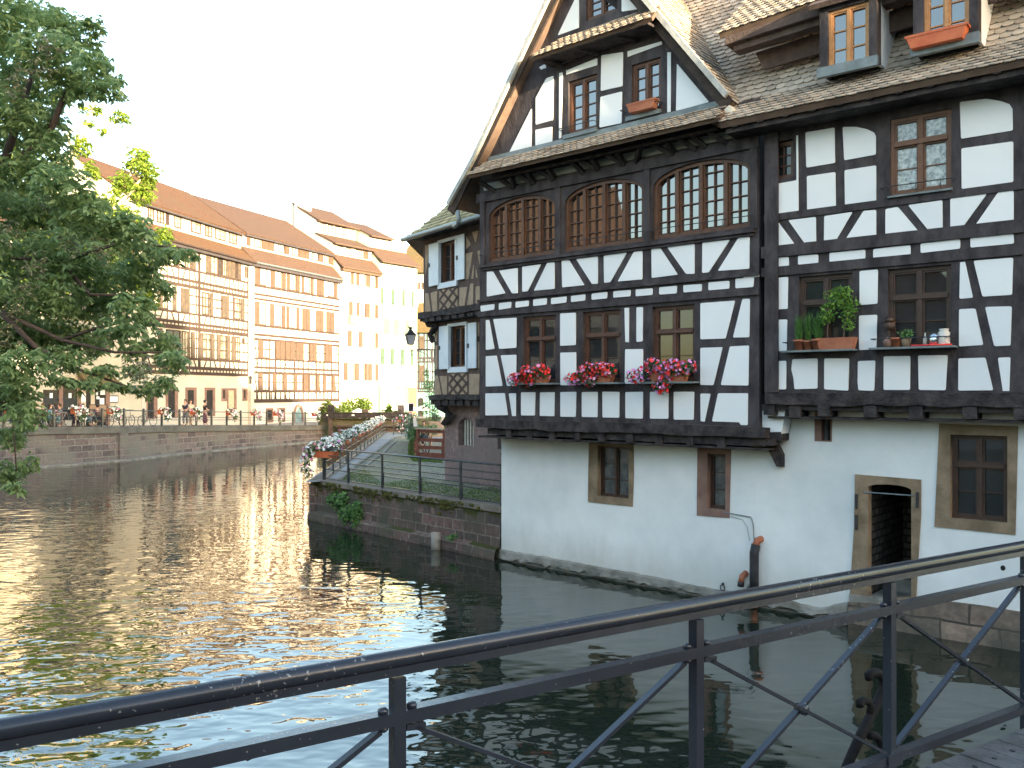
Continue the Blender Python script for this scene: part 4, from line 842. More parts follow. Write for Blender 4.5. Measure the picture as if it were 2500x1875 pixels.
# plants on the right house sills
RA = math.atan2(RP.e.y, RP.e.x)
CYP = leafmat('cypress_needles', (.04, .12, .03), (.12, .26, .06), .2); BUSH = leafmat('bush_leaves', (.08, .20, .03), (.22, .40, .08), .35)
def pot(x, y, r, hh, label, kind, ph=.18, m=TERRA):
    s, z = RP.s_(Z4, x, y, .14), sRw[2][2]
    loc = RP.w(s, z+.0, .15); t = thing('potted_plant', label, 'potted plant', tuple(loc)); b = MB()
    b.lathe(loc, [(r*.68, 0), (r*.95, ph*.8), (r*1.08, ph*.8), (r*1.08, ph), (r*.9, ph), (r*.85, ph*.88)], 14); b.build('pot', m, t, True)
    b = MB(); rr = random.Random(int(x))
    if kind == 'upright':
        for i in range(260):
            a = rr.uniform(0, 6.28); rr_ = r*1.15*rr.random()**.6; p0 = loc+Vector((math.cos(a)*rr_*.4, math.sin(a)*rr_*.4, ph+rr.uniform(-.02, hh*.55))); p1 = loc+Vector((math.cos(a)*rr_, math.sin(a)*rr_, p0.z-loc.z+rr.uniform(.06, hh*.42)))
            sd_ = Vector((rr.uniform(-1, 1), rr.uniform(-1, 1), 0)).normalized()*.007; b.add([p0-sd_, p0+sd_, p1], [[0, 1, 2]])
    b.build('foliage', CYP, t); return t
pot(697, 970, .095, .50, 'small upright green plant in the leftmost pot on the right house sill', 'upright')
pot(757, 975, .085, .58, 'slender upright green plant in the second pot on the right house sill', 'upright', .16)
pot(824, 975, .11, .55, 'grey green upright plant in the pot beside the terracotta trough', 'upright')
s = RP.s_(Z4, 950, 970, .15); loc = RP.w(s, sRw[2][2], .15)
t = trough('potted_plant', 'bushy bright green shrubs in a terracotta trough on the window sill', tuple(loc), RA, .62, 'potted plant', H=.19, D=.2, m=TERRA, blobs=[(Vector((.0, 0, .85)), (.24, .14, .20)), (Vector((-.16, 0, .62)), (.14, .12, .18)), (Vector((.18, 0, .68)), (.18, .12, .22)), (Vector((.2, 0, .42)), (.1, .08, .14)), (Vector((-.2, 0, .5)), (.1, .08, .1)), (Vector((.12, 0, .98)), (.14, .1, .08))], nl=950, cols=(), ls=.055, seed=6)
[c for c in t.children if c.name.startswith('foliage')][0].data.materials[0] = BUSH
b = MB(); b.tube([(-.16, 0, .15), (-.15, 0, .6)], .012, 6); b.tube([(.1, 0, .15), (.16, 0, .6)], .012, 6); b.build('stem', OAK, t)
zs3 = sRw[3][2]
def sillthing(name, label, cat, x, build, m, d=.14):
    loc = RP.w(RP.s_(Z4, x, 940, d), zs3+.001, d); t = thing(name, label, cat, tuple(loc)); 
    for nm, mb_, mm in build(loc): mb_.build(nm, mm, t, True)
    return t
def lath(loc, prof, n=14): b = MB(); b.lathe(loc, prof, n); return b
STEEL = mat('polished_steel', (.6, .62, .65), None, rough=.15, metal=1); CREAM = mat('cream_ceramic', (.55, .53, .48), (.65, .62, .58), 5, .4)
sillthing('ceramic_jar', 'tall cream ceramic jar at the right end of the sill', 'jar', 1672, lambda l: [('jar', lath(l, [(.07, 0), (.085, .03), (.085, .2), (.06, .235), (.075, .26), (.06, .262)]), CREAM)], CREAM)
sillthing('steel_pot', 'shiny steel pot on the right window sill', 'pot', 1608, lambda l: [('pot', lath(l, [(.085, 0), (.085, .19), (.08, .19), (.078, .02)]), STEEL), ('handle', (lambda b: (b.tube([l+Vector((.08, 0, .15)), l+Vector((.13, 0, .12)), l+Vector((.08, 0, .05))], .008, 6), b)[1])(MB()), STEEL)], STEEL)
sillthing('glass_bottle', 'small clear bottle between the steel pot and the flower pots', 'bottle', 1545, lambda l: [('bottle', lath(l, [(.035, 0), (.035, .12), (.012, .16), (.012, .21)]), CURTG)], CURTG)
sillthing('clay_pot', 'brown clay pot with tiny plant, left of the ochre pot', 'flower pot', 1350, lambda l: [('pot', lath(l, [(.07, 0), (.095, .12), (.11, .12), (.11, .15), (.09, .15)]), TERRA)], TERRA)
sillthing('clay_pot', 'ochre clay pot with dry grassy plant on the right window sill', 'flower pot', 1415, lambda l: [('pot', lath(l, [(.06, 0), (.08, .13), (.07, .13)]), SAND), ('foliage', (lambda b: (leafcloud(b, [(l+Vector((0, 0, .2)), (.1, .08, .08))], 80, .06, random.Random(4)), b)[1])(MB()), LEAFG)], TERRA)
def bird(l):
    b = MB(); b.bx(l.x-.07, l.x+.07, l.y-.06, l.y+.06, l.z+.30, l.z+.42); 
    b2 = MB(); b2.add([l+Vector(p) for p in ((-.1, -.08, .41), (.1, -.08, .41), (.1, .08, .41), (-.1, .08, .41), (0, -.09, .50), (0, .09, .50))], [[0, 1, 4], [2, 3, 5], [1, 2, 5, 4], [3, 0, 4, 5], [3, 2, 1, 0]])
    b3 = MB(); b3.tube([l+Vector((0, 0, 0)), l+Vector((0, 0, .30))], .012, 6); return [('box', b, OAK), ('roof', b2, WOODD), ('post', b3, OAK)]
sillthing('bird_house', 'small wooden bird house at the left end of the right sill', 'bird house', 1302, bird, OAK, .10)
sillthing('clay_bell', 'little clay pot with pointed lid at the left end of the sill', 'flower pot', 1290, lambda l: [('pot', lath(l, [(.05, 0), (.065, .08), (.07, .10), (.0, .17)]), SANDR)], SANDR, .19)
sillthing('red_tray', 'low red tray under the steel pot', 'tray', 1570, lambda l: [('tray', (lambda b: (b.bar(l+RP.e*-.25+Vector((0, 0, .012)), l+RP.e*.32+Vector((0, 0, .012)), .12, .025), b)[1])(MB()), GERR)], GERR, .2)
# ---------------- brown half-timbered house behind the railing ----------------
sp0 = onz(1086, 1171, PZ); SP = Pl(sp0, (1500, -2150)); BM = SP.off(.45); BU = SP.off(.75)
HB = thing('timber_house', 'brown half-timbered house with white shutters on a pink sandstone base', 'house', tuple(sp0))
SBL = brick_mat('pink_ashlar', (0.2000, 0.1400, 0.1320), (0.2720, 0.1920, 0.1800), (0.1600, 0.1280, 0.1200), .62, .36, .008, bump=.35, dirt=(0.1920, 0.1520, 0.1440), dscale=.5)
zs1 = SP.z_(ZI, 1000, 350)
aw = quad(SP, ZI, 1172, 1442, (1090, 1100), (790, 760)); awt = SP.z_(ZI, 1305, 592)
s00 = 0.0; SRB = 9
rw = quad(SP, ZI, 1875, 2010, (1160, 1165), (800, 800))
wallholed(SP, [(0, PZ-.2), (SRB, PZ-.2), (SRB, zs1+.1), (0, zs1+.1)], [arch(aw[0], aw[1], aw[2], aw[3], awt), rc(rw)], -.4, 0, 'stone_wall', SBL, HB)
o = MB(); 
for i in range(5):
    s_ = aw[0]+(aw[1]-aw[0])*(.22+.18*i); c_ = (aw[0]+aw[1])/2; k_ = 1-((s_-c_)/((aw[1]-aw[0])/2))**2; o.box(SP, s_-.022, s_+.022, aw[2], aw[3]+(awt-aw[3])*math.sqrt(max(0, k_)), -.16, -.12)
for s_ in (rw[0]+.35*(rw[1]-rw[0]), rw[0]+.8*(rw[1]-rw[0])): o.box(SP, s_-.022, s_+.022, rw[2], rw[3], -.16, -.12)
o.build('window_bars', mat('bars_white', (.55, .52, .46), (.65, .62, .56), 5, .6), HB)
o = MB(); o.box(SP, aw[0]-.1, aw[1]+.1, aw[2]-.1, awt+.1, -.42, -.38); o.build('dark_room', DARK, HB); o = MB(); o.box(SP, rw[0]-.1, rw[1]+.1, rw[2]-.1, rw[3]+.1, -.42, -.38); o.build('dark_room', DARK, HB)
sM = BM.s_(ZH, 590, 1000); sU = BU.s_(ZH, 398, 200)
zM0 = BM.z_(ZI, 900, 200); zM1 = BU.z_(ZH, 900, 545); zU0 = BU.z_(ZH, 900, 420); zUe = BU.z_(ZG, 900, 560)
bmw = quad(BM, ZH, 890, 1170, (1448, 1440), (718, 690)); buw = quad(BU, ZG, 712, 985, (1565, 1508), (845, 765))
wallholed(BM, [(sM, zM0), (SRB, zM0), (SRB, zM1), (sM, zM1)], [rc(bmw)], -.3, 0, 'timber_frame', OAK, HB)
wallholed(BU, [(sU, zU0), (SRB, zU0), (SRB, zUe+.4), (sU, zUe+.4)], [rc(buw)], -.3, 0, 'timber_frame', OAK, HB)
b = MB(); b.box(SP, .1, SRB, PZ, zs1, -9, -.45); b.box(BM, sM+.05, SRB, zM0, zM1, -9, -.35); b.box(BU, sU+.05, SRB, zU0, zUe+.3, -9, -.35); b.build('inner_walls', TAN, HB)
pl = [(ZG, p) for p in ([(1165,700),(1255,860),(1170,950)],[(1270,640),(1400,610),(1340,830)],[(1155,1030),(1290,995),(1215,1480),(1150,1500)],[(1300,1230),(1312,1240),(1300,1475),(1262,1480)],[(1340,1230),(1378,1460),(1345,1465)],[(1370,980),(1420,960),(1420,1250)],[(1240,1570),(1300,1560),(1290,1940),(1210,1940)],[(430,880),(488,865),(478,1150),(440,1420)])]
pl += [(ZH, p) for p in ([(430,120),(490,115),(535,440),(430,460)],[(530,110),(645,80),(650,440),(565,450)],[(690,60),(1015,20),(1015,370),(690,425)],[(1050,20),(1195,0),(1140,338),(1045,350)],[(1235,10),(1300,0),(1295,315),(1185,332)],[(1340,0),(1420,-10),(1420,250),(1385,290),(1340,300)])]
panels(BU, None, pl, .010, 'plaster_panels', TAN, HB)
pl = [(ZH, p) for p in ([(610,725),(662,715),(640,980),(610,1000)],[(620,1060),(650,1050),(655,1480),(605,1500)],[(1365,640),(1405,640),(1400,890),(1365,900)],[(1365,990),(1405,985),(1405,1470),(1365,1475)],[(605,1600),(665,1600),(722,1940),(603,1940)],[(690,1610),(822,1605),(828,1938),(755,1938)],[(860,1560),(1180,1560),(1187,1935),(852,1935)],[(1225,1570),(1410,1568),(1400,1940),(1222,1940)])]
panels(BM, None, pl, .010, 'plaster_panels', TAN, HB)
b = MB()
def lattice(P, Z, x0, x1, y0, y1):
    a0, zt = P.sz(Z[0]+x0/Z[2], Z[1]+y0/Z[2]); a1_, zbq = P.sz(Z[0]+x1/Z[2], Z[1]+y1/Z[2]); zbq = min(zbq, zt-.3); W = a1_-a0; H = zt-zbq
    for f0, f1, g0, g1 in ((0, 0, 1, 1), (.0, .5, .5, 1), (.5, 0, 1, .5), (0, 1, 1, 0), (0, .5, .5, 0), (.5, 1, 1, .5)):
        A = P.w(a0+W*f0, zbq+H*f1, .012); B = P.w(a0+W*g0, zbq+H*g1, .012)
        b.bar(A, B, .075, .03, up=P.n)
lattice(BU, ZH, 690, 1015, 40, 400); b.build('lattice', OAK, HB); b = MB(); lattice(BM, ZH, 860, 1180, 1560, 1935); b.build('lattice', OAK, HB)
for P, q, nm in ((BM, bmw, 0), (BU, buw, 1)):
    f = MB(); e_ = .12; f.holed(P, rc((q[0]-e_, q[1]+e_*.7, q[2]-.16, q[3]+.09)), [rc(q)], -.12, .05); wo = f.build('window', SHUTW, HB)
    rectwin_p = rectwin(P, HB, q, -.12, WOODW, GLASS, 1, None, (3, 1), fw=.05, name='casement')
if 1:
    for P, Z, pts in ((BM, ZH, [(680,715),(845,700),(835,1480),(665,1485)]), (BM, ZH, [(1195,655),(1345,640),(1335,1465),(1195,1470)]), (BU, ZG, [(495,860),(668,820),(662,1590),(485,1620)]), (BU, ZG, [(995,700),(1130,670),(1130,1475),(1000,1510)])):
        q = P.zz(Z, pts, .08); z0 = (q[2][1]+q[3][1])/2; z1 = (q[0][1]+q[1][1])/2
        b = MB(); b.box(P, q[0][0], q[1][0], z0, z1, .055, .09); so = b.build('shutter', SHUTW, HB)
        b = MB(); sc_ = q[0][0]+.04; zc_ = (z0+z1)/2; b.box(P, sc_-.03, sc_+.03, zc_-.06, zc_+.06, .09, .12); b.build('latch', IRON, so)
b = MB(); rr = random.Random(4)
roughbeam(BM, sM-.15, SRB, zM0-.10, zM0+.04, -.4, .10, 18, .02); roughbeam(BM, sM-.2, SRB, zs1, zM0-.11, -.4, .0, 18, .015)
for i in range(9): s_ = sM+.35+i*.42; b.box(BM, s_-.12, s_+.12, zs1-.02, zM0-.12, -.4, .06+rr.uniform(-.02, .02))
zj1 = BU.z_(ZH, 900, 545)
roughbeam(BU, sU-.12, SRB, zU0-.13, zU0+.03, -.4, .12, 18, .02); roughbeam(BU, sU-.22, SRB, zM1-.02, zU0-.14, -.4, .02, 18, .02)
for i in range(11): s_ = sU+.25+i*.42; b.box(BU, s_-.13, s_+.13, zM1-.06, zU0-.15, -.4, .08+rr.uniform(-.02, .02))
b.build('jetty_beams', TIMBERO, HB)
b = MB()       # curved brackets under the corners
def curvebar(b, P, pts, w_, d):
    b.tube([P.w(x, z, d) for x, z in pts], [w_]*len(pts), 4)
q = BM.zz(ZI, [(760, 350), (860, 430), (925, 540), (950, 690)]); b.tube([BM.w(q[0][0], q[0][1], -.1), BM.w(q[1][0], q[1][1], -.15), BM.w(q[2][0], q[2][1], -.2), SP.w(.04, SP.z_(ZI, 950, 690), .06)], [.16, .14, .13, .10], 4); b.build('corner_bracket', TIMBERO, HB); b = MB()
q = BU.zz(ZH, [(430, 640), (520, 720), (580, 860), (600, 1000)]); b.tube([BU.w(q[0][0], q[0][1], -.1), BU.w(q[1][0], q[1][1], -.15), BM.w(sM-.08, BM.z_(ZH, 580, 860), .08), BM.w(sM-.01, BM.z_(ZH, 600, 1000), .05)], [.15, .12, .10, .09], 4)
b.build('corner_bracket', TIMBERO, HB)
# roof, gutter, downpipe
BE = BU.off(.55); eL = BE.sz(ZG[0]+40/ZG[2], ZG[1]+762/ZG[2]); eR = BE.sz(ZG[0]+1430/ZG[2], ZG[1]+345/ZG[2]); zE_ = (eL[1]+eR[1])/2
OB = BE.w(eL[0], zE_); euB = (-SP.n*math.cos(rad(50))+Vector((0, 0, math.sin(rad(50))))); nB = SP.e.cross(euB)
poly = []
for x, y in ((40, 762), (200, 655), (380, 545), (550, 400), (700, 285), (850, 110), (930, -20), (1120, -310), (1548, -848), (2300, -900), (2300, 100), (1900, 220)):
    X = onplane(ZG[0]+x/ZG[2], ZG[1]+y/ZG[2], OB, nB); poly.append(((X-OB).dot(SP.e), max(0, (X-OB).dot(euB))))
poly = poly[:8]+[(poly[7][0]+3.2, poly[7][1]+2.8), (7.5, poly[7][1]+2.8), (7.5, 0)]
slab([OB+SP.e*a+euB*c for a, c in poly][::-1], .12, 'roof', UND, HB)
tb = MB(); tiles(tb, OB, SP.e, euB, poly, .17, .15, seed=51); tb.build('roof_tiles', TILEM, HB)
b = MB(); b.add([OB, OB+SP.e*7, OB+SP.e*7-SP.n*.6, OB-SP.n*.6], [[0, 1, 2, 3]]); b.build('soffit', TIMBERO, HB)
b = MB(); b.tube([OB+SP.n*.05-Vector((0, 0, .03)), OB+SP.e*7+SP.n*.05-Vector((0, 0, .03))], .065, 10); b.build('gutter', ZINC, HB, True)
dp = BE.off(.12)
b = MB(); pts = [dp.sz(ZG[0]+x/ZG[2], ZG[1]+y/ZG[2]) for x, y in ((1005, 200), (1015, 300), (1035, 400), (1010, 500), (945, 540))]
b.tube([dp.w(a, z) for a, z in pts], .062, 10); b.lathe(dp.w(pts[0][0], pts[0][1]), [(.06, 0), (.12, .12), (.13, .2), (.11, .2)], 10)
tag(b.build('downpipe', ZINC, None, True), 'zinc downpipe with funnel head hanging between gable and lower roof', 'downpipe')
b = MB(); z0_ = SP.z_(ZI, 1960, 820); s_ = SP.s_(ZI, 1995, 1160)
b.tube([SP.w(s_, SP.z_(ZI, 1960, 1160), .04), SP.w(s_-.02, SP.z_(ZI, 1950, 1240), .10), SP.w(s_+.02, SP.z_(ZI, 1955, 1310), .06)], .02, 6); b.build('shutter_hook', IRON, HB)
# hip side of the roof falling away to the left
b = MB(); e0_ = [OB+SP.e*a+euB*c for a, c in poly[:9]]; bk = [p-SP.n*0+Vector((.3, 5.5, 0)) for p in e0_]; bk = [Vector((p.x, p.y, q.z)) for p, q in zip(bk, e0_)]
for i in range(8): b.add([e0_[i]-nB*.02, e0_[i+1]-nB*.02, bk[i+1], bk[i]], [[3, 2, 1, 0]])
b.build('hip_slope', UND, HB)
# wall lantern on its bracket
ly = 27.6; lc = aty(1002.5, 842, ly); wl_ = aty(1057, 853.5, ly)
t = thing('wall_lantern', 'black street lantern with crown top on an iron bracket of the brown house', 'lantern', (lc.x, lc.y, lc.z))
b = MB(); b.tube([wl_, Vector((lc.x, lc.y, wl_.z))], .014, 6); b.tube([Vector((lc.x, lc.y, wl_.z-.08)), Vector((lc.x, lc.y, lc.z))], .016, 6)
pts = [Vector((lc.x+.12+.12*math.cos(a), ly, wl_.z-.10+.07*math.sin(a)*1.2)) for a in [i*.5 for i in range(10)]]; b.tube(pts, .008, 5)
b.tube([wl_+Vector((0, 0, -.35)), wl_+Vector((-.25, 0, -.12)), wl_+Vector((-.5, 0, -.02))], .010, 5); b.build('bracket', IRON, t)
def frust(b, c, r0, z0, r1, z1, n=4, a0=.785+.25):
    v = [Vector((c.x+r*math.cos(a0+i*6.2832/n), c.y+r*math.sin(a0+i*6.2832/n), c.z+z)) for r, z in ((r0, z0), (r1, z1)) for i in range(n)]
    b.add(v, [list(range(n))[::-1], list(range(n, 2*n))]+[[i, (i+1) % n, n+(i+1) % n, n+i] for i in range(n)])
b = MB(); frust(b, lc, .125, 0, .125, .02); frust(b, lc, .215, .30, .225, .33); frust(b, lc, .20, .33, .09, .44); frust(b, lc, .09, .44, .07, .48); frust(b, lc, .04, .48, .11, .56); 
for i in range(4):
    a = .785+.25+i*1.5708; b.tube([lc+Vector((.125*math.cos(a), .125*math.sin(a), 0)), lc+Vector((.215*math.cos(a), .215*math.sin(a), .31))], .012, 5)
    b.tube([lc+Vector((.215*math.cos(a), .215*math.sin(a), .31)), lc+Vector((.25*math.cos(a), .25*math.sin(a), .40))], .015, 5, .004)
    b.tube([lc+Vector((.10*math.cos(a), .10*math.sin(a), .55)), lc+Vector((.13*math.cos(a), .13*math.sin(a), .60))], .014, 5, .004)
b.build('lamp_housing', IRON, t)
b = MB(); frust(b, lc, .115, .02, .200, .30); b.build('pane', mat('lantern_glass', (.35, .34, .36), (.5, .48, .5), 3, .2), t)

# ---------------- terrace between house and path ----------------
REDW = mat('redwood', (.15, .045, .03), (.24, .08, .05), 5, .7, .3, 30)
f0_, f1_ = onz(1017, 1121, PZ), onz(1087, 1124, PZ); TP = Pl(f0_, f1_-f0_); LT = (f1_-f0_).length; ht = TP.z_(ZI, 700, 800)-PZ
t = thing('terrace_screen', 'low reddish wooden terrace fence of wide boards beside the sandstone house', 'fence', tuple(f0_))
for s_ in (0, LT-.10): b = MB(); b.box(TP, s_, s_+.10, PZ, PZ+ht, -.06, .04); b.build('post', REDW, t)
for z0, z1 in ((.02, .28), (.42, .56), (.72, .86), (ht-.14, ht-.03)): b = MB(); b.box(TP, .10, LT-.10, PZ+z0, PZ+z1, -.03, .0); b.build('board', REDW, t)
b = MB(); b.box(TP, -.05, LT+.02, PZ+ht, PZ+ht+.05, -.12, .08); b.build('top_board', mat('pale_wood', (.38, .27, .2), (.5, .38, .28), 4, .7), t)
bk0 = aty(1015, 1000, 49); bk0.z = PZ; bd = (bk0-f0_)
t = thing('terrace_screen', 'long dark wooden terrace fence running back from the low board fence', 'fence', tuple(f0_))
b = MB()
for i in range(4):
    for k in range(5): z = PZ+.06+k*.24; b.bar(f0_+bd*(i/4+.01)+Vector((-.06, 0, z-PZ)), f0_+bd*((i+1)/4-.01)+Vector((-.06, 0, z-PZ)), .03, .2)
b.build('boards', REDW, t)
for i in range(1, 5): b = MB(); p = f0_+bd*i/4+Vector((-.06, 0, 0)); b.bar(p, p+Vector((0, 0, ht+.05)), .09, .09); b.build('post', REDW, t)
b = MB(); b.bar(f0_+Vector((-.06, .1, ht+.08)), bk0+Vector((-.06, 0, ht+.08)), .16, .04); b.build('top_board', bpy.data.materials['pale_wood'], t)
def shrub(name, label, cat, base, blobs, n, size, m=LEAFG, extra=None, group=None, stems=3, seed=1):
    t = thing(name, label, cat, tuple(base), group); rr = random.Random(seed); b = MB()
    bl = [(Vector(base)+Vector(c), r) for c, r in blobs]; leafcloud(b, bl, n, size, rr); b.build('foliage', m, t)
    b = MB()
    for i in range(stems): c = bl[i % len(bl)][0]; b.tube([Vector(base)+Vector((rr.uniform(-.05, .05), 0, 0)), c], .03, 5, .01)
    b.build('stem', OAK, t)
    if extra: b = MB(); flowers(b, bl, extra[1], extra[2], rr); b.build('blossoms', extra[0], t)
    return t
c = aty(1045, 1060, 36); shrub('planter_shrub', 'green shrub in the planter behind the low board fence', 'shrub', (c.x, c.y, PZ), [((-.3, 0, 1.15), (.4, .3, .22)), ((.2, 0, 1.2), (.35, .3, .25)), ((-.55, 0, 1.0), (.25, .2, .3))], 700, .09)
c = onz(1005, 1078, PZ); shrub('oleander', 'tall pale flowering shrub beside the terrace fence', 'shrub', (c.x, c.y, PZ), [((0, 0, .9), (.38, .4, .7)), ((.1, 0, 1.3), (.3, .3, .35)), ((-.12, 0, .5), (.3, .3, .45)), ((.05, -.2, .3), (.3, .3, .3))], 1500, .10, leafmat('oleander_leaves', (.10, .20, .12), (.28, .40, .26), .3), (PETW, 26, .05))
c = aty(1066, 1020, 43); t = thing('wooden_planter', 'pale wooden planter box with clipped dark hedge on the terrace', 'planter', (c.x, c.y, PZ))
b = MB(); b.bx(c.x-.33, c.x+.33, c.y-.2, c.y+.2, PZ+.55, PZ+1.25); b.bx(c.x-.36, c.x+.36, c.y-.23, c.y+.23, PZ+1.25, PZ+1.30)
for x in (-.28, .28): b.bx(c.x+x-.04, c.x+x+.04, c.y-.1, c.y+.1, PZ, PZ+.55)
b.build('box', bpy.data.materials['pale_wood'], t); b = MB(); leafcloud(b, [(c+Vector((0, 0, PZ+1.45-c.z)), (.27, .2, .20))], 700, .05, rr); b.build('foliage', leafmat('box_leaves', (.02, .05, .01), (.06, .12, .03), .1), t)
c = aty(1003.5, 1005, 40); t = thing('menu_board', 'black menu board with pale frame on a post above the oleander', 'sign', (c.x, c.y, PZ))
b = MB(); b.bx(c.x-.10, c.x+.10, c.y-.02, c.y+.0, c.z+.03, c.z+.36); b.build('board', DARK, t)
b = MB(); 
for x0, x1, z0, z1 in ((-.13, .13, 0, .03), (-.13, .13, .36, .39), (-.13, -.10, .03, .36), (.10, .13, .03, .36)): b.bx(c.x+x0, c.x+x1, c.y-.03, c.y+.01, c.z+z0, c.z+z1)
b.build('frame', SHUTW, t); b = MB(); b.tube([(c.x, c.y+.03, PZ), (c.x, c.y+.03, c.z+.2)], .025, 6); b.build('post', IRON, t)
c = aty(1052, 960, 46); shrub('climbing_plant', 'slender green tree against the teal house, left of the sandstone corner', 'tree', (c.x, c.y, PZ), [((-.1, 0, 3.0), (.35, .4, .6)), ((.1, 0, 2.3), (.4, .4, .5)), ((-.3, 0, 1.9), (.3, .3, .4)), ((.1, 0, 1.6), (.45, .4, .5)), ((-.25, 0, 3.7), (.2, .2, .3))], 1100, .10)
# ---------------- far bank ----------------
zA = (340, 580, 7.3733); zB_ = (340, 800, 7.3733); zC = (600, 580, 7.3733); zD = (600, 780, 7.3733); zE = (800, 580, 7.3733); zF = (800, 780, 7.3733)
ZN = (0, 900, 7.3733); ZO = (280, 930, 7.3733); PX = (0, 0, 1)
qpx = [(-420, 1200, None), (100, 1140.6, 1043), (290, 1125.6, 1041.5), (407, 1112, 1040), (500, 1102.6, 1039), (600, 1093, 1038.5), (700, 1084.5, 1038.5), (804, 1076, 1038)]
qp = []
for u, v, vt in qpx[1:]:
    p = onz(u, v); qp.append(Vector((p.x, p.y, 3.9-(vt-960)*p.y/F)))
d0_ = (qp[0]-qp[3]); d0_.z = 0; d0_.normalize(); qp.insert(0, Vector((qp[0].x, qp[0].y, 0))+d0_*30+Vector((0, 0, 2.25)))
perp = Vector((-.94, .34, 0))
FARG_ = brick_mat('promenade_paving', (.24, .23, .21), (.34, .32, .30), (.16, .155, .14), .6, .4, .012, dirt=(.22, .21, .2))
b = MB(); n = len(qp); b.add([p+Vector((0, 0, -.02)) for p in qp]+[p+perp*16+Vector((0, 0, -.02)) for p in qp], [[i, i+1, n+i+1, n+i] for i in range(n-1)]); b.build('promenade', FARG_, kind='structure')
e = qp[-1]
b = MB(); b.add([Vector((e.x-.2, e.y-.5, 1.30)), Vector((40, 74, 1.30)), Vector((60, 160, 1.3)), Vector((-60, 160, 1.3)), Vector((-35, 74, 1.3))], [[0, 1, 2, 3, 4]]); b.build('ground', FARG_, kind='structure')
FQ = brick_mat('far_quay_blocks', (0.0800, 0.0656, 0.0704), (0.1760, 0.1400, 0.1360), (0.1920, 0.1880, 0.1680), .85, .36, .03, bump=.6, dirt=(0.1520, 0.1480, 0.1320), dscale=.45, moss=(.25, -.15, (0.0960, 0.0960, 0.0560)))
t = thing('quay_wall', 'long red and grey sandstone quay wall on the far bank below the promenade', 'wall', tuple(qp[1]))
b = MB(); b.add([Vector((p.x, p.y, -.5))+Vector((.06, -.02, 0)) for p in qp]+[Vector((p.x, p.y, p.z-.40)) for p in qp], [[i, i+1, n+i+1, n+i] for i in range(n-1)]); 
k = 40; 
for (u, w_) in ((298, .30), (412, .10)):     # buttress joint and drain slot
    P = Pl(onz(u, 1125 if u < 300 else 1111), qp[3]-qp[1]); b.box(P, -w_, w_, -.5, 1.62, -.1, .16 if u < 300 else .05)
b.build('wall', FQ, t)
b = MB(); out = Vector((.10, -.035, 0))
b.add([p+out+Vector((0, 0, -.38)) for p in qp]+[p+out for p in qp]+[p-out*4 for p in qp], [[i, i+1, n+i+1, n+i] for i in range(n-1)]+[[n+i, n+i+1, 2*n+i+1, 2*n+i] for i in range(n-1)]+[[i, n+i, 2*n+i] for i in (0,)])
b.add([p+out+Vector((0, 0, -.38)) for p in qp]+[p+Vector((0, 0, -.38)) for p in qp], [[i, n+i, n+i+1, i+1] for i in range(n-1)])
b.build('coping', mat('far_coping', (0.0800, 0.0800, 0.0736), (0.1440, 0.1440, 0.1320), 1.2, .95, .5, 12), t)
b = MB(); b.add([Vector((p.x, p.y, 0))+out*.0+Vector((.05, 0, .10)) for p in qp]+[Vector((p.x, p.y, .06))+Vector((.42, -.15, 0)) for p in qp]+[Vector((p.x, p.y, -.3))+Vector((.42, -.15, 0)) for p in qp], [[i+n, i+1+n, i+1, i] for i in range(n-1)]+[[i+2*n, i+1+2*n, n+i+1, n+i] for i in range(n-1)]); b.build('foot_ledge', CONC, t)
# far railing
def qpos(u, back=.25):
    """point on the far quay edge seen at image column u"""
    for i in range(len(qp)-1):
        a, c = qp[i], qp[i+1]; k = (u-CX)/F
        den = (c.x-a.x)-k*(c.y-a.y)
        t_ = (k*a.y-a.x)/den
        if -1e-6 <= t_ <= 1+1e-6 or (i == len(qp)-2 and t_ > 1): 
            p = a+(c-a)*t_; return p+perp*back
    return qp[-1]+perp*back
rf = thing('railing', 'long grey railing with round posts along the far promenade', 'railing', tuple(qpos(300)))
posts = [-20, 18, 76, 140, 204, 258, 311, 358.7, 403, 446, 487, 524, 561, 595, 628, 658, 691, 722, 752, 785]
pp = [qpos(u) for u in posts]
for i, p in enumerate(pp):
    b = MB(); b.tube([p, p+Vector((0, 0, .98))], .075, 7); b.ball(p+Vector((0, 0, 1.0)), .08, 7, 4) ; b.build('post', RG, rf)
for hz in (.93, .55, .38):
    b = MB(); b.tube([p+Vector((0, 0, hz)) for p in pp], .028 if hz > .9 else .02, 5); b.build('rail', RG, rf)
fl_lab = ['pot of white petunias on the far railing nearest the left edge of the picture', 'cascading white petunias with red pot in front of the cafe guests', 'round bush of white and pink petunias at the right end of the cafe tables', 'orange pot of white petunias in front of the first stone doorway', 'orange pot of white petunias hiding the standing couple', 'orange pot of white petunias between the woman in black and the pilaster', 'orange pot of white petunias just left of the brown timbered facade corner', 'pinkish white petunias left of the arched door', 'last pot of white petunias before the lock gate']
for i, (u, v, du) in enumerate(((30, 1005, 0), (193, 1008, 1.4), (281, 1000, .9), (402, 998, 1), (480, 1001, 1), (567, 1003, 1), (627, 1004, .8), (681, 1012, .8), (774, 1010, .8))):
    p = qpos(u-4, .0); r = .30*max(.8, du)
    bl = [(Vector((.05, -.1, .30)), (r, .28, .2)), (Vector((.32, -.15, .12)), (r*.8, .28, .28)), (Vector((.36, -.2, -.15)), (r*.65, .25, .28))]
    tt_ = trough('flower_pot', fl_lab[i], (p.x, p.y, p.z+.72), 0, .62, 'flower pot', 'flower pots on the far promenade railing', .30, .35, TERRAO, bl, 240, ((PETW, 60), (PETP, 10 if i != 7 else 26)), .075, .12, 60+i)

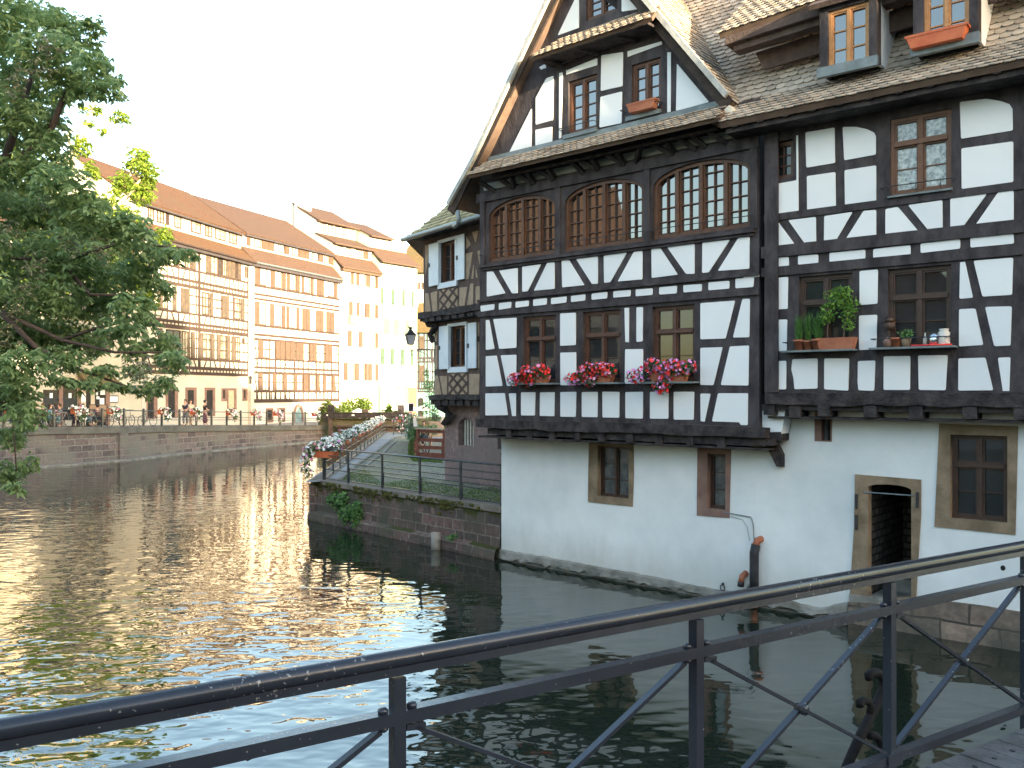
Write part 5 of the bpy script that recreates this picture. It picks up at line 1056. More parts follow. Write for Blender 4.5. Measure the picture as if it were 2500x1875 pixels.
# --- buildings
TF = mat('far_timber', (0.0350, 0.0224, 0.0189), (0.0595, 0.0385, 0.0294), 3, .85)
TFD = mat('far_timber_dark', (0.0350, 0.0315, 0.0385), (0.0560, 0.0490, 0.0560), 3, .85)
CRM = mat('plaster_cream', (0.4250, 0.3825, 0.3060), (0.4930, 0.4505, 0.3655), .8, .95, .1, 8)
CRM2 = mat('plaster_ivory', (0.4590, 0.4250, 0.3655), (0.5270, 0.4930, 0.4250), .8, .95)
WHT = mat('plaster_offwhite', (.56, .53, .46), (.64, .61, .54), .8, .95)
GRNW = mat('plaster_pale_green', (.50, .55, .42), (.56, .61, .48), .8, .95)
TEAL = mat('plaster_teal', (.16, .31, .30), (.21, .37, .36), 1, .95)
SHB = mat('shutter_brown', (0.0704, 0.0448, 0.0320), (0.0960, 0.0624, 0.0448), 3, .8)
SHD = mat('shutter_grey', (0.0560, 0.0440, 0.0336), (0.0960, 0.0720, 0.0520), 3, .8)
SHG = mat('shutter_green', (0.0375, 0.0713, 0.0488), (0.0562, 0.0975, 0.0675), 3, .8)
SHP = mat('shutter_pale_green', (0.1200, 0.1760, 0.1040), (0.1520, 0.2160, 0.1360), 3, .8)
FROOF = brick_mat('far_roof_orange', (0.0930, 0.0496, 0.0260), (0.1240, 0.0670, 0.0372), (0.0620, 0.0310, 0.0186), .2, .17, .02, dirt=(0.0868, 0.0527, 0.0310), dscale=.5)
FROOF2 = brick_mat('far_roof_brown', (0.0850, 0.0530, 0.0388), (0.1122, 0.0714, 0.0530), (0.0612, 0.0340, 0.0272), .2, .17, .02, dirt=(0.0816, 0.0544, 0.0408), dscale=.5)
FROOF3 = brick_mat('far_roof_ochre', (0.1400, 0.0980, 0.0420), (0.1890, 0.1400, 0.0630), (0.0910, 0.0630, 0.0350), .2, .17, .02, dirt=(0.1190, 0.0980, 0.0420), dscale=.5)
def fwin(P, par, s0, s1, z0, z1, fm=TF, gm=FARG, d=.0, arched=False):
    f = .09; b = MB(); 
    if arched: b.holed(P, arch(s0, s1, z0, z1-.25, z1), [arch(s0+f, s1-f, z0+f, z1-.28, z1-f)], -.02, d+.05)
    else: b.holed(P, [(s0, z0), (s1, z0), (s1, z1), (s0, z1)], [[(s0+f, z0+f), (s1-f, z0+f), (s1-f, z1-f), (s0+f, z1-f)]], -.02, d+.05)
    m_ = (s0+s1)/2; b.box(P, m_-.03, m_+.03, z0+f, z1-f, -.01, d+.035)
    for k in (1, 2): zz = z0+(z1-z0)*k/3; b.box(P, s0+f, s1-f, zz-.015, zz+.015, -.01, d+.03)
    o = b.build('window', fm, par); g = MB()
    g.box(P, s0+f*.5, s1-f*.5, z0+f*.5, z1-f*(.5 if not arched else 3), 0.002, d+.012) 
    if arched: g.prism(P, arch(s0+f*.7, s1-f*.7, z1-.6, z1-.27, z1-f*.7), 0.002, d+.010)
    g.build('pane', gm, o); return o
def fsh(P, par, s0, s1, z0, z1, m, d=.03):
    b = MB(); b.box(P, s0, s1, z0, z1, d, d+.05)
    for k in (.0, .5, 1): zz = z0+(z1-z0)*k; b.box(P, s0+.0, s1-.0, max(z0, zz-.04), min(z1, zz+.04), d+.0501, d+.065)
    return b.build('shutter', m, par)
def house(name, label, P, s0, s1, base, prof, wallm, roofm, ovs=.12, cat='house'):
    """prof: (d, z) outline from the eave upwards, front to back; roof pieces between successive pairs"""
    t = thing(name, label, cat, tuple(P.w(s0, base)))
    ze = prof[0][1]; ridge = prof[-1]; depth = -ridge[0]*2
    body = [(0, base-.8)]+[(min(0, d), z-.14) for d, z in prof]+[(-depth, ze-.3), (-depth, base-.8)]
    b = MB(); n = len(body); vs = [P.w(s, z, d) for s in (s0, s1) for d, z in body]
    b.add(vs, [list(range(n)), list(range(2*n-1, n-1, -1))]+[[i, n+i, n+(i+1) % n, (i+1) % n] for i in range(n)])
    bm = b.build('wall', wallm, t)
    return t
def roofpiece(t, P, s0, s1, A, B, m, th=.12, name='roof'):
    """sloping piece from A=(d,z) low to B=(d,z) high"""
    a = P.w(s0, A[1], A[0]); b_ = P.w(s1, A[1], A[0]); c = P.w(s1, B[1], B[0]); d = P.w(s0, B[1], B[0]); return slab([a, b_, c, d], th, name, m, t)
def gutter(t, P, s0, s1, A, m=TF):
    b = MB(); b.tube([P.w(s0, A[1]-.08, A[0]+.03), P.w(s1, A[1]-.08, A[0]+.03)], .08, 6); b.build('gutter', m, t)
def zat(P, u, v, d): return P.sz(u, v, d)[1]
# B1
B1 = Pl((-.3581*66, 66, 0), (589, 2150)); c12 = B1.w(B1.s_(PX, 612, 900), 0); B2 = Pl(c12, (948, 2150))
c23 = B2.w(B2.s_(PX, 829, 900), 0); B3 = Pl(c23, (1407, 2150)); c34 = B3.w(B3.s_(PX, 925.5, 900), 0); B4 = Pl(c34, (1700, 2150))
ew, ed = B1, 0
s1a, s1b = B1.s_(PX, 346, 900), B1.s_(PX, 612, 900); base1 = 1.55
pr = [(.55, zat(B1, 500, 606, .55)), (-.9, zat(B1, 500, 582, -.9)), (-.9, zat(B1, 500, 545, -.9)), (-.45, zat(B1, 500, 538, -.45)), (-6, zat(B1, 500, 484, -6))]
prb = [pr[0], pr[1], (-.9, pr[3][1]+.2), (-6, pr[4][1])]
H_1 = house('timber_framed_house', 'tall cream half-timbered house with orange roof beside the tree', B1, s1a, s1b, base1, prb, CRM2, FROOF)
roofpiece(H_1, B1, s1a-.1, s1b+.05, pr[0], (pr[1][0], pr[1][1]), FROOF); roofpiece(H_1, B1, s1a-.1, s1b+.05, pr[3], pr[4], FROOF); gutter(H_1, B1, s1a, s1b, pr[0])
b = MB(); b.box(B1, s1a, s1b, pr[0][1]-.35, pr[0][1]-.12, .0, .45); b.box(B1.off(-.9), s1a+.1, s1b-.1, pr[3][1]-.22, pr[3][1]-.10, .0, .40); b.build('eave_soffit', TFD, H_1)
ref = (1400,)
def zr1(y, Z=zA, x=1400): return B1.z_(Z, x, y)
lev = dict(sill3=zr1(690), b3=zr1(875), b3b=zr1(975), sill2=zr1(1440), b2=zr1(1605), b2b=zr1(70, zB_), sill1=zr1(590, zB_), b1=zr1(745, zB_), b1b=zr1(835, zB_))
b = MB(); 
for k_, h in (('sill3', .10), ('b3', .14), ('b3b', .16), ('sill2', .10), ('b2', .14), ('b2b', .20), ('sill1', .12), ('b1', .16), ('b1b', .16)): b.box(B1, s1a+.05, s1b-.45, lev[k_]-h*.75, lev[k_]+h*.75, 0, .05)
b.build('storey_beams', TF, H_1)
W_ = s1b-.5-s1a-.1
b = MB(); n_ = 20
for (zl_, zh_) in ((lev['b3'], lev['sill3']), (lev['b2'], lev['sill2']), (lev['b1'], lev['sill1'])):
    for i in range(n_+1):
        s = s1a+.1+W_*i/n_; ln = (0, .18, 0, -.18)[i % 4]
        b.bar(B1.w(s+ln, zl_, .02), B1.w(s-ln, zh_, .02), .09, .04, up=B1.n)
for (zl_, zh_) in ((lev['b3b'], lev['b3']), (lev['b2b'], lev['b2']), (lev['b1b'], lev['b1'])):
    for i in range(31): s = s1a+.1+W_*i/30; b.box(B1, s-.05, s+.05, zl_, zh_, 0, .035)
pst = [B1.s_(zA, x, 900) for x in (1075, 1960)]
for s in pst+[s1a+.15]: b.box(B1, s-.12, s+.12, lev['b1'], pr[0][1]-.3, 0, .06)
for rowz in ((lev['sill2'], lev['b3b']), (lev['sill1'], lev['b2b'])):
    for x in (900, 1030, 1320, 1395, 1470, 1600, 1690, 1880):
        s = B1.s_(zA, x, 900); b.box(B1, s-.05, s+.05, rowz[0], rowz[1], 0, .03)
    for fz in (.36, .68):
        z = rowz[0]+(rowz[1]-rowz[0])*fz; b.box(B1, B1.s_(zA, 900, 900), pst[1], z-.05, z+.05, 0, .025)
b.build('timber_frame', TF, H_1)
def row(P, par, Z, items, ztop, zbot, wm=TF, gm=FARG, yref=900, arched=False):
    for it in items:
        k_, x0, x1 = it[:3]; a, c = P.s_(Z, x0, yref), P.s_(Z, x1, yref); z0_, z1_ = (it[3], it[4]) if len(it) > 4 else (zbot, ztop)
        if k_ == 'w': fwin(P, par, a, c, z0_, z1_, wm, it[3] if len(it) == 4 else gm, arched=arched)
        elif k_ == 'd': fwin(P, par, a, c, z0_, z1_, wm, GLASS)
        else: fsh(P, par, a, c, z0_, z1_, it[3] if len(it) == 4 else {'s': SHD, 'b': SHB, 'g': SHG, 'p': SHP}[k_], .05)
zt3, zb3_ = B1.z_(zA, 1345, 320), B1.z_(zA, 1345, 660)
row(B1, H_1, zA, [('w', 610, 720), ('w', 815, 925), ('s', 932, 1002), ('s', 1195, 1272), ('w', 1278, 1412), ('d', 1418, 1485), ('w', 1490, 1572), ('s', 1580, 1642), ('s', 1648, 1705), ('d', 1712, 1758), ('s', 1762, 1822)], zt3, zb3_)
row(B1, H_1, zA, [('w', 1895, 1945)], B1.z_(zA, 1920, 530), B1.z_(zA, 1920, 725))
zt2, zb2_ = B1.z_(zA, 1190, 985), B1.z_(zA, 1190, 1395)
row(B1, H_1, zA, [('s', 330, 392), ('w', 400, 510), ('s', 590, 655), ('s', 740, 812), ('s', 815, 888), ('w', 1128, 1250), ('s', 1258, 1306), ('s', 1480, 1540), ('s', 1543, 1602), ('w', 1700, 1812), ('s', 1820, 1882)], zt2, zb2_)
zt1, zb1_ = B1.z_(zB_, 1500, 135), B1.z_(zB_, 1500, 575)
row(B1, H_1, zB_, [('s', 330, 400), ('d', 480, 740), ('w', 760, 880), ('s', 920, 986), ('s', 1060, 1122), ('w', 1130, 1276), ('s', 1283, 1342), ('s', 1388, 1432), ('w', 1438, 1560), ('s', 1566, 1622), ('s', 1650, 1712), ('w', 1720, 1812)], zt1, zb1_, yref=400)
row(B1, H_1, zB_, [('w', 1845, 1892)], B1.z_(zB_, 1870, 190), B1.z_(zB_, 1870, 285), yref=300)
dm = B1.off(-.9); zt0, zb0 = zat(B1, 500, 543, -.9)+.0, zat(B1, 500, 576, -.9)
row(dm, H_1, PX, [('w', 360, 375), ('w', 382, 400), ('d', 404, 412), ('w', 425, 442), ('w', 466, 490), ('w', 500, 517), ('w', 524, 550), ('w', 558, 578)], zt0, zb0, yref=560)
# ground floor openings
def doorway(P, par, Z, ox0, ox1, oyt, x0, x1, yt, zb, dm_, name='door', sm=SANDR, dz=0, yref=1200):
    so = [P.s_(Z, x, yref) for x in (ox0, ox1, x0, x1)]; zto, zti = P.z_(Z, (ox0+ox1)/2, oyt), P.z_(Z, (x0+x1)/2, yt)
    b = MB(); b.holed(P, [(so[0], zb-.05), (so[1], zb-.05), (so[1], zto), (so[0], zto)], [[(so[2], zb+dz), (so[3], zb+dz), (so[3], zti), (so[2], zti)]], -.05, .045)
    o = b.build(name, sm, par); b = MB(); b.box(P, so[2]-.03, so[3]+.03, zb+dz-.03, zti+.03, 0.001, .012); b.build('leaf', dm_, o)
zd_ = B1.z_(zB_, 585, 1610)
for a in ((130, 320, 1100, 145, 255, 1120), (475, 690, 1070, 512, 635, 1115), (830, 1025, 1075, 862, 975, 1125), (1178, 1360, 1080, 1203, 1315, 1125)):
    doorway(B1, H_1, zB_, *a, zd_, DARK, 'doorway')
doorway(B1, H_1, zB_, 1580, 1745, 1090, 1600, 1705, 1130, base1+.3, mat('tan_door', (.45, .36, .24), (.52, .43, .3), 3, .8), 'door')
zw_ = B1.z_(zB_, 1530, 1310)
doorway(B1, H_1, zB_, 1480, 1578, 1090, 1500, 1536, 1120, zw_, DARK, 'slit_window', dz=.15); doorway(B1, H_1, zB_, 1855, 1942, 1093, 1872, 1908, 1122, zw_, DARK, 'slit_window', dz=.15)
b = MB(); b.box(B1, s1b-.42, s1b+.02, base1-.5, pr[0][1]-.4, 0, .30); b.build('pilaster', CRM2, H_1)
b = MB(); s_ = s1b-.9; zz = B1.z_(zB_, 1800, 895); b.tube([B1.w(s1b-.5, zz, .1), B1.w(s1b-.5, zz, 1.4), B1.w(s1b-.5, zz-.5, 1.4)], .03, 5); b.box(B1, s1b-.62, s1b-.4, B1.z_(zB_, 1970, 1010), zz+.15, .31, .36); b.build('sign_bracket', IRON, H_1)
b = MB(); s_ = B1.s_(zB_, 450, 960); b.box(B1, B1.s_(zB_, 350, 950), B1.s_(zB_, 540, 950), B1.z_(zB_, 450, 990), B1.z_(zB_, 450, 935), .3, .5); b.build('lamp_box', TFD, H_1)
# B0 : plaster building with cafe, mostly behind the tree
s0a = s1a-22; pr0 = [(.5, lev['b3b']+.9), (-5.5, lev['b3b']+5.2)]
H_0 = house('cafe_house', 'cream plastered cafe house behind the big tree and the crowded terrace', B1, s0a, s1a-.03, base1, pr0, CRM, FROOF)
roofpiece(H_0, B1, s0a-.2, s1a-.02, pr0[0], pr0[1], FROOF); gutter(H_0, B1, s0a, s1a-.1, pr0[0])
ZL = (0, 750, 3.6867)
row(B1, H_0, ZL, [('s', 490, 540), ('d', 570, 660), ('s', 672, 722), ('s', 745, 800), ('d', 828, 925), ('s', 935, 985), ('s', 150, 200), ('d', 220, 300), ('s', 310, 350), ('s', -200, -150), ('d', -140, -60)], B1.z_(ZL, 870, 195), B1.z_(ZL, 870, 410), yref=300)
row(B1, H_0, ZL, [('s', 490, 540), ('d', 570, 660), ('s', 672, 722), ('s', 745, 800), ('d', 828, 925), ('s', 935, 985), ('s', 150, 200), ('d', 220, 300), ('s', 310, 350)], B1.z_(ZL, 870, -75), B1.z_(ZL, 870, 130), yref=300)
zbn = base1+.75
for x0, x1, y0 in ((775, 1045, 380), (1115, 1385, 260), (180, 360, 430), (-300, 60, 350)):
    a, c = B1.s_(ZN, x0, 600), B1.s_(ZN, x1, 600); b = MB(); b.box(B1, a, c, zbn, B1.z_(ZN, (x0+x1)/2, y0), .001, .03); wo = b.build('shop_window', GLASS, H_0)
    if x0 > 500: s_ = (a+c)/2; b = MB(); b.box(B1, s_-.12, s_+.12, B1.z_(ZN, 920, 530), B1.z_(ZN, 920, 440), .031, .04); b.build('notice', SHUTW, wo)
a, c = B1.s_(ZN, 1390, 600), B1.s_(ZN, 1960, 600); zt_2 = B1.z_(ZN, 1680, 285)
b = MB(); b.box(B1, a, c, base1, zt_2, .001, .05); po = b.build('porch', CRM, H_0)
b = MB(); b.box(B1, B1.s_(ZN, 1695, 600), B1.s_(ZN, 1885, 600), base1, zt_2-.05, .051, .06); b.box(B1, B1.s_(ZN, 1535, 600), B1.s_(ZN, 1620, 600), base1, zt_2-.1, .051, .058); b.build('cafe_door', DARK, po)
for x0, x1, y0, y1 in ((1790, 1875, 360, 470), (1710, 1750, 420, 480), (1720, 1775, 500, 550), (1780, 1860, 530, 660), (1445, 1525, 450, 590)): b = MB(); b.box(B1, B1.s_(ZN, x0, 500), B1.s_(ZN, x1, 500), B1.z_(ZN, 1700, y1), B1.z_(ZN, 1700, y0), .061, .07); b.build('notice', SHUTW, po)
b = MB(); 
for x0, x1 in ((1390, 1440), (1885, 1960), (1045, 1112)): b.box(B1, B1.s_(ZN, x0, 500), B1.s_(ZN, x1, 500), base1, zt_2, .0505, .09)
b.build('stone_jamb', SANDR, H_0)
A0, A1_ = B1.s_(ZN, 1370, 280), B1.s_(ZN, 1960, 280); slab([B1.w(A0, zt_2, 1.1), B1.w(A1_, zt_2, 1.1), B1.w(A1_, zt_2+.75, .05), B1.w(A0, zt_2+.75, .05)], .1, 'porch_roof', FROOF3, H_0)
a, c = B1.s_(ZN, 1948, 550), B1.s_(ZN, 2118, 550); b = MB(); b.box(B1, a, c, B1.z_(ZN, 2030, 612), B1.z_(ZN, 2030, 484), .001, .05); mo = b.build('menu_case', TFD, H_0)
b = MB(); b.box(B1, a+.06, c-.06, B1.z_(ZN, 2030, 597), B1.z_(ZN, 2030, 500), .051, .06); b.build('menu_sheet', SHUTW, mo)
# B2
s2a, s2b = .05, B2.s_(PX, 828, 900); base2 = 1.4
pr = [(.55, zat(B2, 722, 658, .55)), (-.9, zat(B2, 722, 630, -.9)), (-.9, zat(B2, 722, 604, -.9)), (-.4, zat(B2, 722, 596, -.4)), (-6.3, zat(B2, 722, 546, -6.3))]
prb = [pr[0], pr[1], (-.9, pr[3][1]+.2), pr[4]]
H_2 = house('timber_framed_house', 'pinkish half-timbered house with brown shutters in the middle of the far row', B2, s2a, s2b, base2, prb, WHT, FROOF2)
roofpiece(H_2, B2, s2a-.2, s2b+.05, pr[0], pr[1], FROOF2); roofpiece(H_2, B2, s2a-.1, s2b+.05, pr[3], pr[4], FROOF2); gutter(H_2, B2, s2a, s2b, pr[0], ZINC)
b = MB(); b.box(B2, s2a, s2b, pr[0][1]-.38, pr[0][1]-.12, 0, .45); b.box(B2.off(-.9), s2a+.1, s2b-.1, pr[3][1]-.26, pr[3][1]-.1, 0, .4); b.build('eave_soffit', TFD, H_2)
def zr2(y, Z): return B2.z_(Z, 900, y)
lv = [zr2(985, zC), zr2(1125, zC), zr2(1205, zC), zr2(180, zD), zr2(335, zD), zr2(410, zD), zr2(740, zD), zr2(890, zD), zr2(975, zD), zr2(1295, zD), zr2(1458, zD)]
b = MB()
for z, h in zip(lv, (.13, .13, .13, .13, .15, .15, .12, .15, .16, .14, .22)): b.box(B2, s2a, s2b, z-h*.7, z+h*.7, 0, .05)
b.build('storey_beams', TF, H_2)
b = MB(); W2_ = s2b-s2a-.1
for lo, hi, n_ in ((lv[1], lv[0], 24), (lv[4], lv[3], 24), (lv[7], lv[6], 20), (lv[10], lv[9], 20)):
    for i in range(n_+1):
        s = s2a+.05+W2_*i/n_; ln = ((0, -.25, 0, .25)[i % 4] if n_ == 24 else (0 if i % 7 else .2)); b.bar(B2.w(s+ln, lo, .02), B2.w(s-ln*.2, hi, .02), .09 if n_ == 20 else .06, .04, up=B2.n)
for lo, hi in ((lv[2], lv[1]), (lv[8], lv[7])):
    for i in range(21): s = s2a+.05+W2_*i/20; b.box(B2, s-.035, s+.035, lo, hi, 0, .03)
for x in (125, 425, 525, 700, 880, 1035, 1130, 1270, 1410, 1550, 1665):
    s = B2.s_(zD, x, 600); b.box(B2, s-.06, s+.06, lv[10], lv[5], 0, .04)
for rowz in ((lv[6], lv[5]), (lv[9], lv[8])):
    z = (rowz[0]+rowz[1])/2; b.box(B2, s2a, s2b, z-.05, z+.05, 0, .03)
for x in (150, 1300, 1640): s = B2.s_(zD, x, 600); b.bar(B2.w(s, lv[5], .02), B2.w(s+(.5 if x < 1600 else -.4), lv[7], .02), .09, .04, up=B2.n); b.bar(B2.w(s, lv[8], .02), B2.w(s+(.5 if x < 1600 else -.4), lv[10], .02), .09, .04, up=B2.n)
b.build('timber_frame', TF, H_2)
CG = mat('cream_glass', (.42, .40, .36), (.55, .53, .48), 1.5, .25)
row(B2, H_2, zC, [('b', 160, 236), ('w', 245, 370), ('b', 440, 505), ('w', 510, 640), ('b', 648, 710), ('b', 735, 776), ('w', 780, 896), ('b', 902, 962), ('b', 998, 1030), ('w', 1036, 1152), ('b', 1162, 1212), ('b', 1272, 1332), ('b', 1335, 1396), ('w', 1470, 1586), ('b', 1592, 1642)], B2.z_(zC, 900, 650), B2.z_(zC, 900, 965), SHB, CG, 800)
row(B2, H_2, zC, [('b', 160, 226), ('w', 232, 360), ('b', 430, 490), ('w', 496, 630), ('b', 642, 702), ('b', 725, 760), ('w', 768, 890), ('b', 905, 955), ('b', 1010, 1076), ('b', 1080, 1145), ('b', 1256, 1322), ('b', 1326, 1392), ('b', 1442, 1512), ('b', 1516, 1586)], B2.z_(zC, 900, 1255), B2.z_(zC, 900, 1640), SHB, CG, 1400)
row(B2, H_2, zD, [('b', 215, 295), ('w', 300, 425), ('b', 530, 608), ('b', 612, 692), ('b', 706, 786), ('b', 790, 872), ('b', 892, 958), ('b', 962, 1032), ('b', 1140, 1200), ('b', 1204, 1266), ('b', 1422, 1482), ('b', 1486, 1546)], B2.z_(zD, 900, 415), B2.z_(zD, 900, 725), SHB, CG, 600)
row(B2, H_2, zD, [('b', 212, 285), ('w', 290, 410), ('b', 478, 536), ('w', 540, 662), ('b', 668, 720), ('w', 726, 850), ('b', 858, 910), ('w', 915, 1020), ('b', 1030, 1110), ('w', 1142, 1256), ('b', 1264, 1320), ('b', 1380, 1426), ('w', 1432, 1542), ('b', 1548, 1596)], B2.z_(zD, 900, 985), B2.z_(zD, 900, 1280), SHB, CG, 1100)
dm = B2.off(-.9); zt0, zb0 = zat(B2, 722, 602, -.9), zat(B2, 722, 626, -.9)
row(dm, H_2, zC, [('b', 10, 75), ('w', 150, 270), ('b', 280, 400), ('b', 405, 500), ('w', 570, 690), ('b', 695, 770), ('w', 830, 945), ('b', 950, 1050), ('b', 1055, 1130), ('w', 1190, 1300), ('b', 1305, 1385), ('w', 1410, 1480), ('b', 1488, 1580)], zt0, zb0, SHB, CG, 300)
zb_a = base2+.1
s_0, s_1 = B2.s_(zD, 880, 1600), B2.s_(zD, 1005, 1600); zto = B2.z_(zD, 940, 1570)
b = MB(); b.holed(B2, arch(s_0-.25, s_1+.25, base2-.3, zto-.9, zto+.25), [arch(s_0, s_1, base2-.2, zto-.9, zto)], 0.001, .06); o = b.build('arched_door', SANDR, H_2); b = MB(); b.prism(B2, arch(s_0-.02, s_1+.02, base2-.25, zto-.9, zto+.02), .0015, .012); b.build('leaf', mat('door_bluegreen', (.12, .2, .2), (.3, .4, .4), 3, .4), o)
for x0, x1 in ((360, 490), (580, 705), (1290, 1400)): a, c = B2.s_(zD, x0, 1600), B2.s_(zD, x1, 1600); b = MB(); b.holed(B2, rc((a, c, base2+.0, B2.z_(zD, 700, 1590))), [rc((a+.18, c-.18, base2+.25, B2.z_(zD, 700, 1625)))], 0, .05); o = b.build('cellar_window', SANDR, H_2); b = MB(); b.box(B2, a+.15, c-.15, base2+.2, B2.z_(zD, 700, 1620), .001, .012); b.build('pane', DARK, o)
# B3
s3b = B3.s_(PX, 925.5, 900); base3 = 1.3
pr = [(.5, zat(B3, 880, 657, .5)), (-1.0, zat(B3, 880, 632, -1.0)), (-.5, zat(B3, 880, 604, -.5)), (-3.2, zat(B3, 820, 577, -3.2)), (-2.7, zat(B3, 820, 545, -2.7)), (-6.5, zat(B3, 820, 520, -6.5))]
prb = [pr[0], pr[1], (-1.0, pr[2][1]+.25), (-3.2, pr[3][1]+.0), (-3.2, pr[4][1]+.2), pr[5]]
H_3 = house('plastered_house', 'cream plastered house with orange-brown shutters and stepped roofs', B3, .03, s3b, base3, prb, WHT, FROOF2)
for A, B in ((pr[0], pr[1]), (pr[2], pr[3]), (pr[4], pr[5])): roofpiece(H_3, B3, -.05, s3b+.0, A, B, FROOF2); gutter(H_3, B3, -.05, s3b, A, SHB)
b = MB(); b.box(B3, .05, s3b, pr[0][1]-.38, pr[0][1]-.12, 0, .42); b.build('eave_soffit', SHB, H_3)
row(B3, H_3, zE, [('b', 415, 462), ('b', 508, 552), ('w', 556, 682), ('b', 690, 735), ('w', 748, 862), ('b', 866, 900)], B3.z_(zE, 700, 640), B3.z_(zE, 700, 885), SHB, CG, 750)
row(B3, H_3, zE, [('b', 380, 442), ('b', 516, 552), ('w', 558, 672), ('b', 676, 735), ('w', 745, 856), ('b', 862, 902)], B3.z_(zE, 700, 1190), B3.z_(zE, 700, 1440), SHB, CG, 1300)
row(B3, H_3, zF, [('b', 356, 426), ('b', 555, 622), ('w', 700, 850), ('b', 858, 900)], B3.z_(zF, 600, 218), B3.z_(zF, 600, 500), SHB, CG, 350)
row(B3, H_3, zF, [('b', 284, 332), ('w', 345, 470), ('b', 478, 540), ('w', 550, 662), ('b', 668, 712), ('b', 726, 790), ('b', 852, 905)], B3.z_(zF, 600, 790), B3.z_(zF, 600, 1100), SHB, CG, 900)
row(B3.off(-1.0), H_3, PX, [('w', 828, 838), ('w', 845, 857), ('w', 868, 883), ('b', 886, 898)], zat(B3, 880, 611, -1.0), zat(B3, 880, 630, -1.0), SHB, CG, 620)
row(B3.off(-3.2), H_3, PX, [('w', 784, 795), ('w', 800, 812), ('w', 818, 830), ('w', 834, 845)], zat(B3, 820, 552, -3.2), zat(B3, 820, 570, -3.2), SHB, CG, 560)
b = MB(); c_ = aty(737, 500, B3.w(0, 0, -6.5).y); b.bx(c_.x-.6, c_.x+.9, c_.y-.4, c_.y+.4, c_.z-5, aty(737, 479, c_.y).z); b.build('chimney', WHT, H_3)
b = MB(); P = B3.off(.0); a, c = P.s_(zE, 358, 1480), P.s_(zE, 490, 1480); b.box(P, a, c, P.z_(zE, 420, 1560), P.z_(zE, 420, 1405), 0, .45); b.build('bay_box', TAN, H_3)
# B4
s4b = B4.s_(PX, 1018, 900)
pr = [(.5, zat(B4, 975, 643, .5)), (-1.6, zat(B4, 940, 609, -1.6)), (-1.1, zat(B4, 940, 580, -1.1)), (-5.5, zat(B4, 925, 556, -5.5))]
prb = [pr[0], pr[1], (-1.6, pr[2][1]+.2), pr[3]]
H_4 = house('plastered_house', 'pale yellow-green plastered house with narrow green shutters', B4, .03, s4b, base3, prb, GRNW, FROOF2)
for A, B in ((pr[0], pr[1]), (pr[2], pr[3])): roofpiece(H_4, B4, -.05, s4b-.0 if A is pr[0] else s4b-2.2, A, B, FROOF2); gutter(H_4, B4, -.05, s4b if A is pr[0] else s4b-2.2, A, SHB)
row(B4, H_4, zE, [('g', 955, 997), ('g', 1150, 1194), ('g', 1338, 1380), ('g', 1503, 1542)], B4.z_(zE, 1250, 940), B4.z_(zE, 1250, 1220), SHG, CG, 1050)
for i, (x0, x1) in enumerate(((1008, 1106), (1190, 1286), (1378, 1468))): row(B4, H_4, zE, [('p', x0, (x0+x1)/2-2), ('p', (x0+x1)/2+2, x1)], B4.z_(zE, 1250, 1478), B4.z_(zF, 1250, 285), SHP, CG, 1550)
row(B4, H_4, zF, [('g', 952, 1000), ('w', 1004, 1060), ('g', 1128, 1178), ('w', 1182, 1236), ('g', 1308, 1360), ('w', 1364, 1412), ('g', 1486, 1532)], B4.z_(zF, 1250, 530), B4.z_(zF, 1250, 815), SHG, CG, 650)
row(B4.off(-1.6), H_4, PX, [('w', 888+12, 899+12), ('w', 913, 924), ('w', 928, 939), ('w', 943, 955), ('w', 958, 968)], zat(B4, 940, 584, -1.6), zat(B4, 940, 607, -1.6), CRM2, CG, 595)
zt4 = B4.z_(zF, 1200, 1225); b = MB()
for x in (905, 925, 1085, 1255, 1390, 1420): s_ = B4.s_(zF, x, 1300); b.box(B4, s_-.14, s_+.14, base3-.2, zt4, .001, .12)
b.box(B4, B4.s_(zF, 900, 1300), B4.s_(zF, 1450, 1300), zt4, zt4+.18, .0, .18); b.build('shop_front', mat('shop_green', (.08, .22, .12), (.11, .27, .15), 2, .7), H_4)
b = MB(); b.box(B4, B4.s_(zF, 940, 1300), B4.s_(zF, 1385, 1300), base3+.5, zt4-.1, .0015, .06); b.build('shop_window', CG, H_4)
b = MB(); b.box(B4, B4.s_(zF, 1440, 1300), s4b-.05, base3-.3, zt4, .0005, .03); b.build('shop_door_panel', mat('terracotta_wall', (.26, .10, .06), (.32, .13, .08), 2, .9), H_4)
# teal house and the houses behind
t5 = B4.w(s4b+1.5, 0, -7); B5 = Pl(t5, (1, -.12)); a5, c5 = B5.s_(PX, 1012, 900), B5.s_(PX, 1085, 900)
z5 = B5.z_(zF, 1700, 215)
H_5 = house('teal_house', 'small teal half-timbered house behind the lantern', B5, a5, c5, base3, [(.5, z5), (-4, z5+3.6)], TEAL, FROOF3)
roofpiece(H_5, B5, a5-.4, c5, (.7, z5-.1), (-4, z5+3.6), FROOF3)
l5 = [B5.z_(zF, 1700, y) for y in (545, 695, 765, 1120, 1245, 1300)]
b = MB()
for z in l5: b.box(B5, a5, c5, z-.09, z+.09, 0, .06)
for lo, hi, n_ in ((l5[2], l5[1], 14), (l5[4], l5[3], 12), (l5[5], l5[4], 14), (l5[1], l5[0], 9)):
    for i in range(n_+1): s = a5+(c5-a5)*i/n_; b.bar(B5.w(s+(.15 if i % 3 == 1 and n_ == 12 else 0), lo, .02), B5.w(s, hi, .02), .09, .05, up=B5.n)
for x in (1610, 1645, 1740, 1795, 1885): s = B5.s_(zF, x, 700); b.box(B5, s-.07, s+.07, l5[4], z5, 0, .05)
for z in ((l5[2]+l5[3])/2, (l5[0]+z5)/2): b.box(B5, a5, c5, z-.08, z+.08, 0, .05)
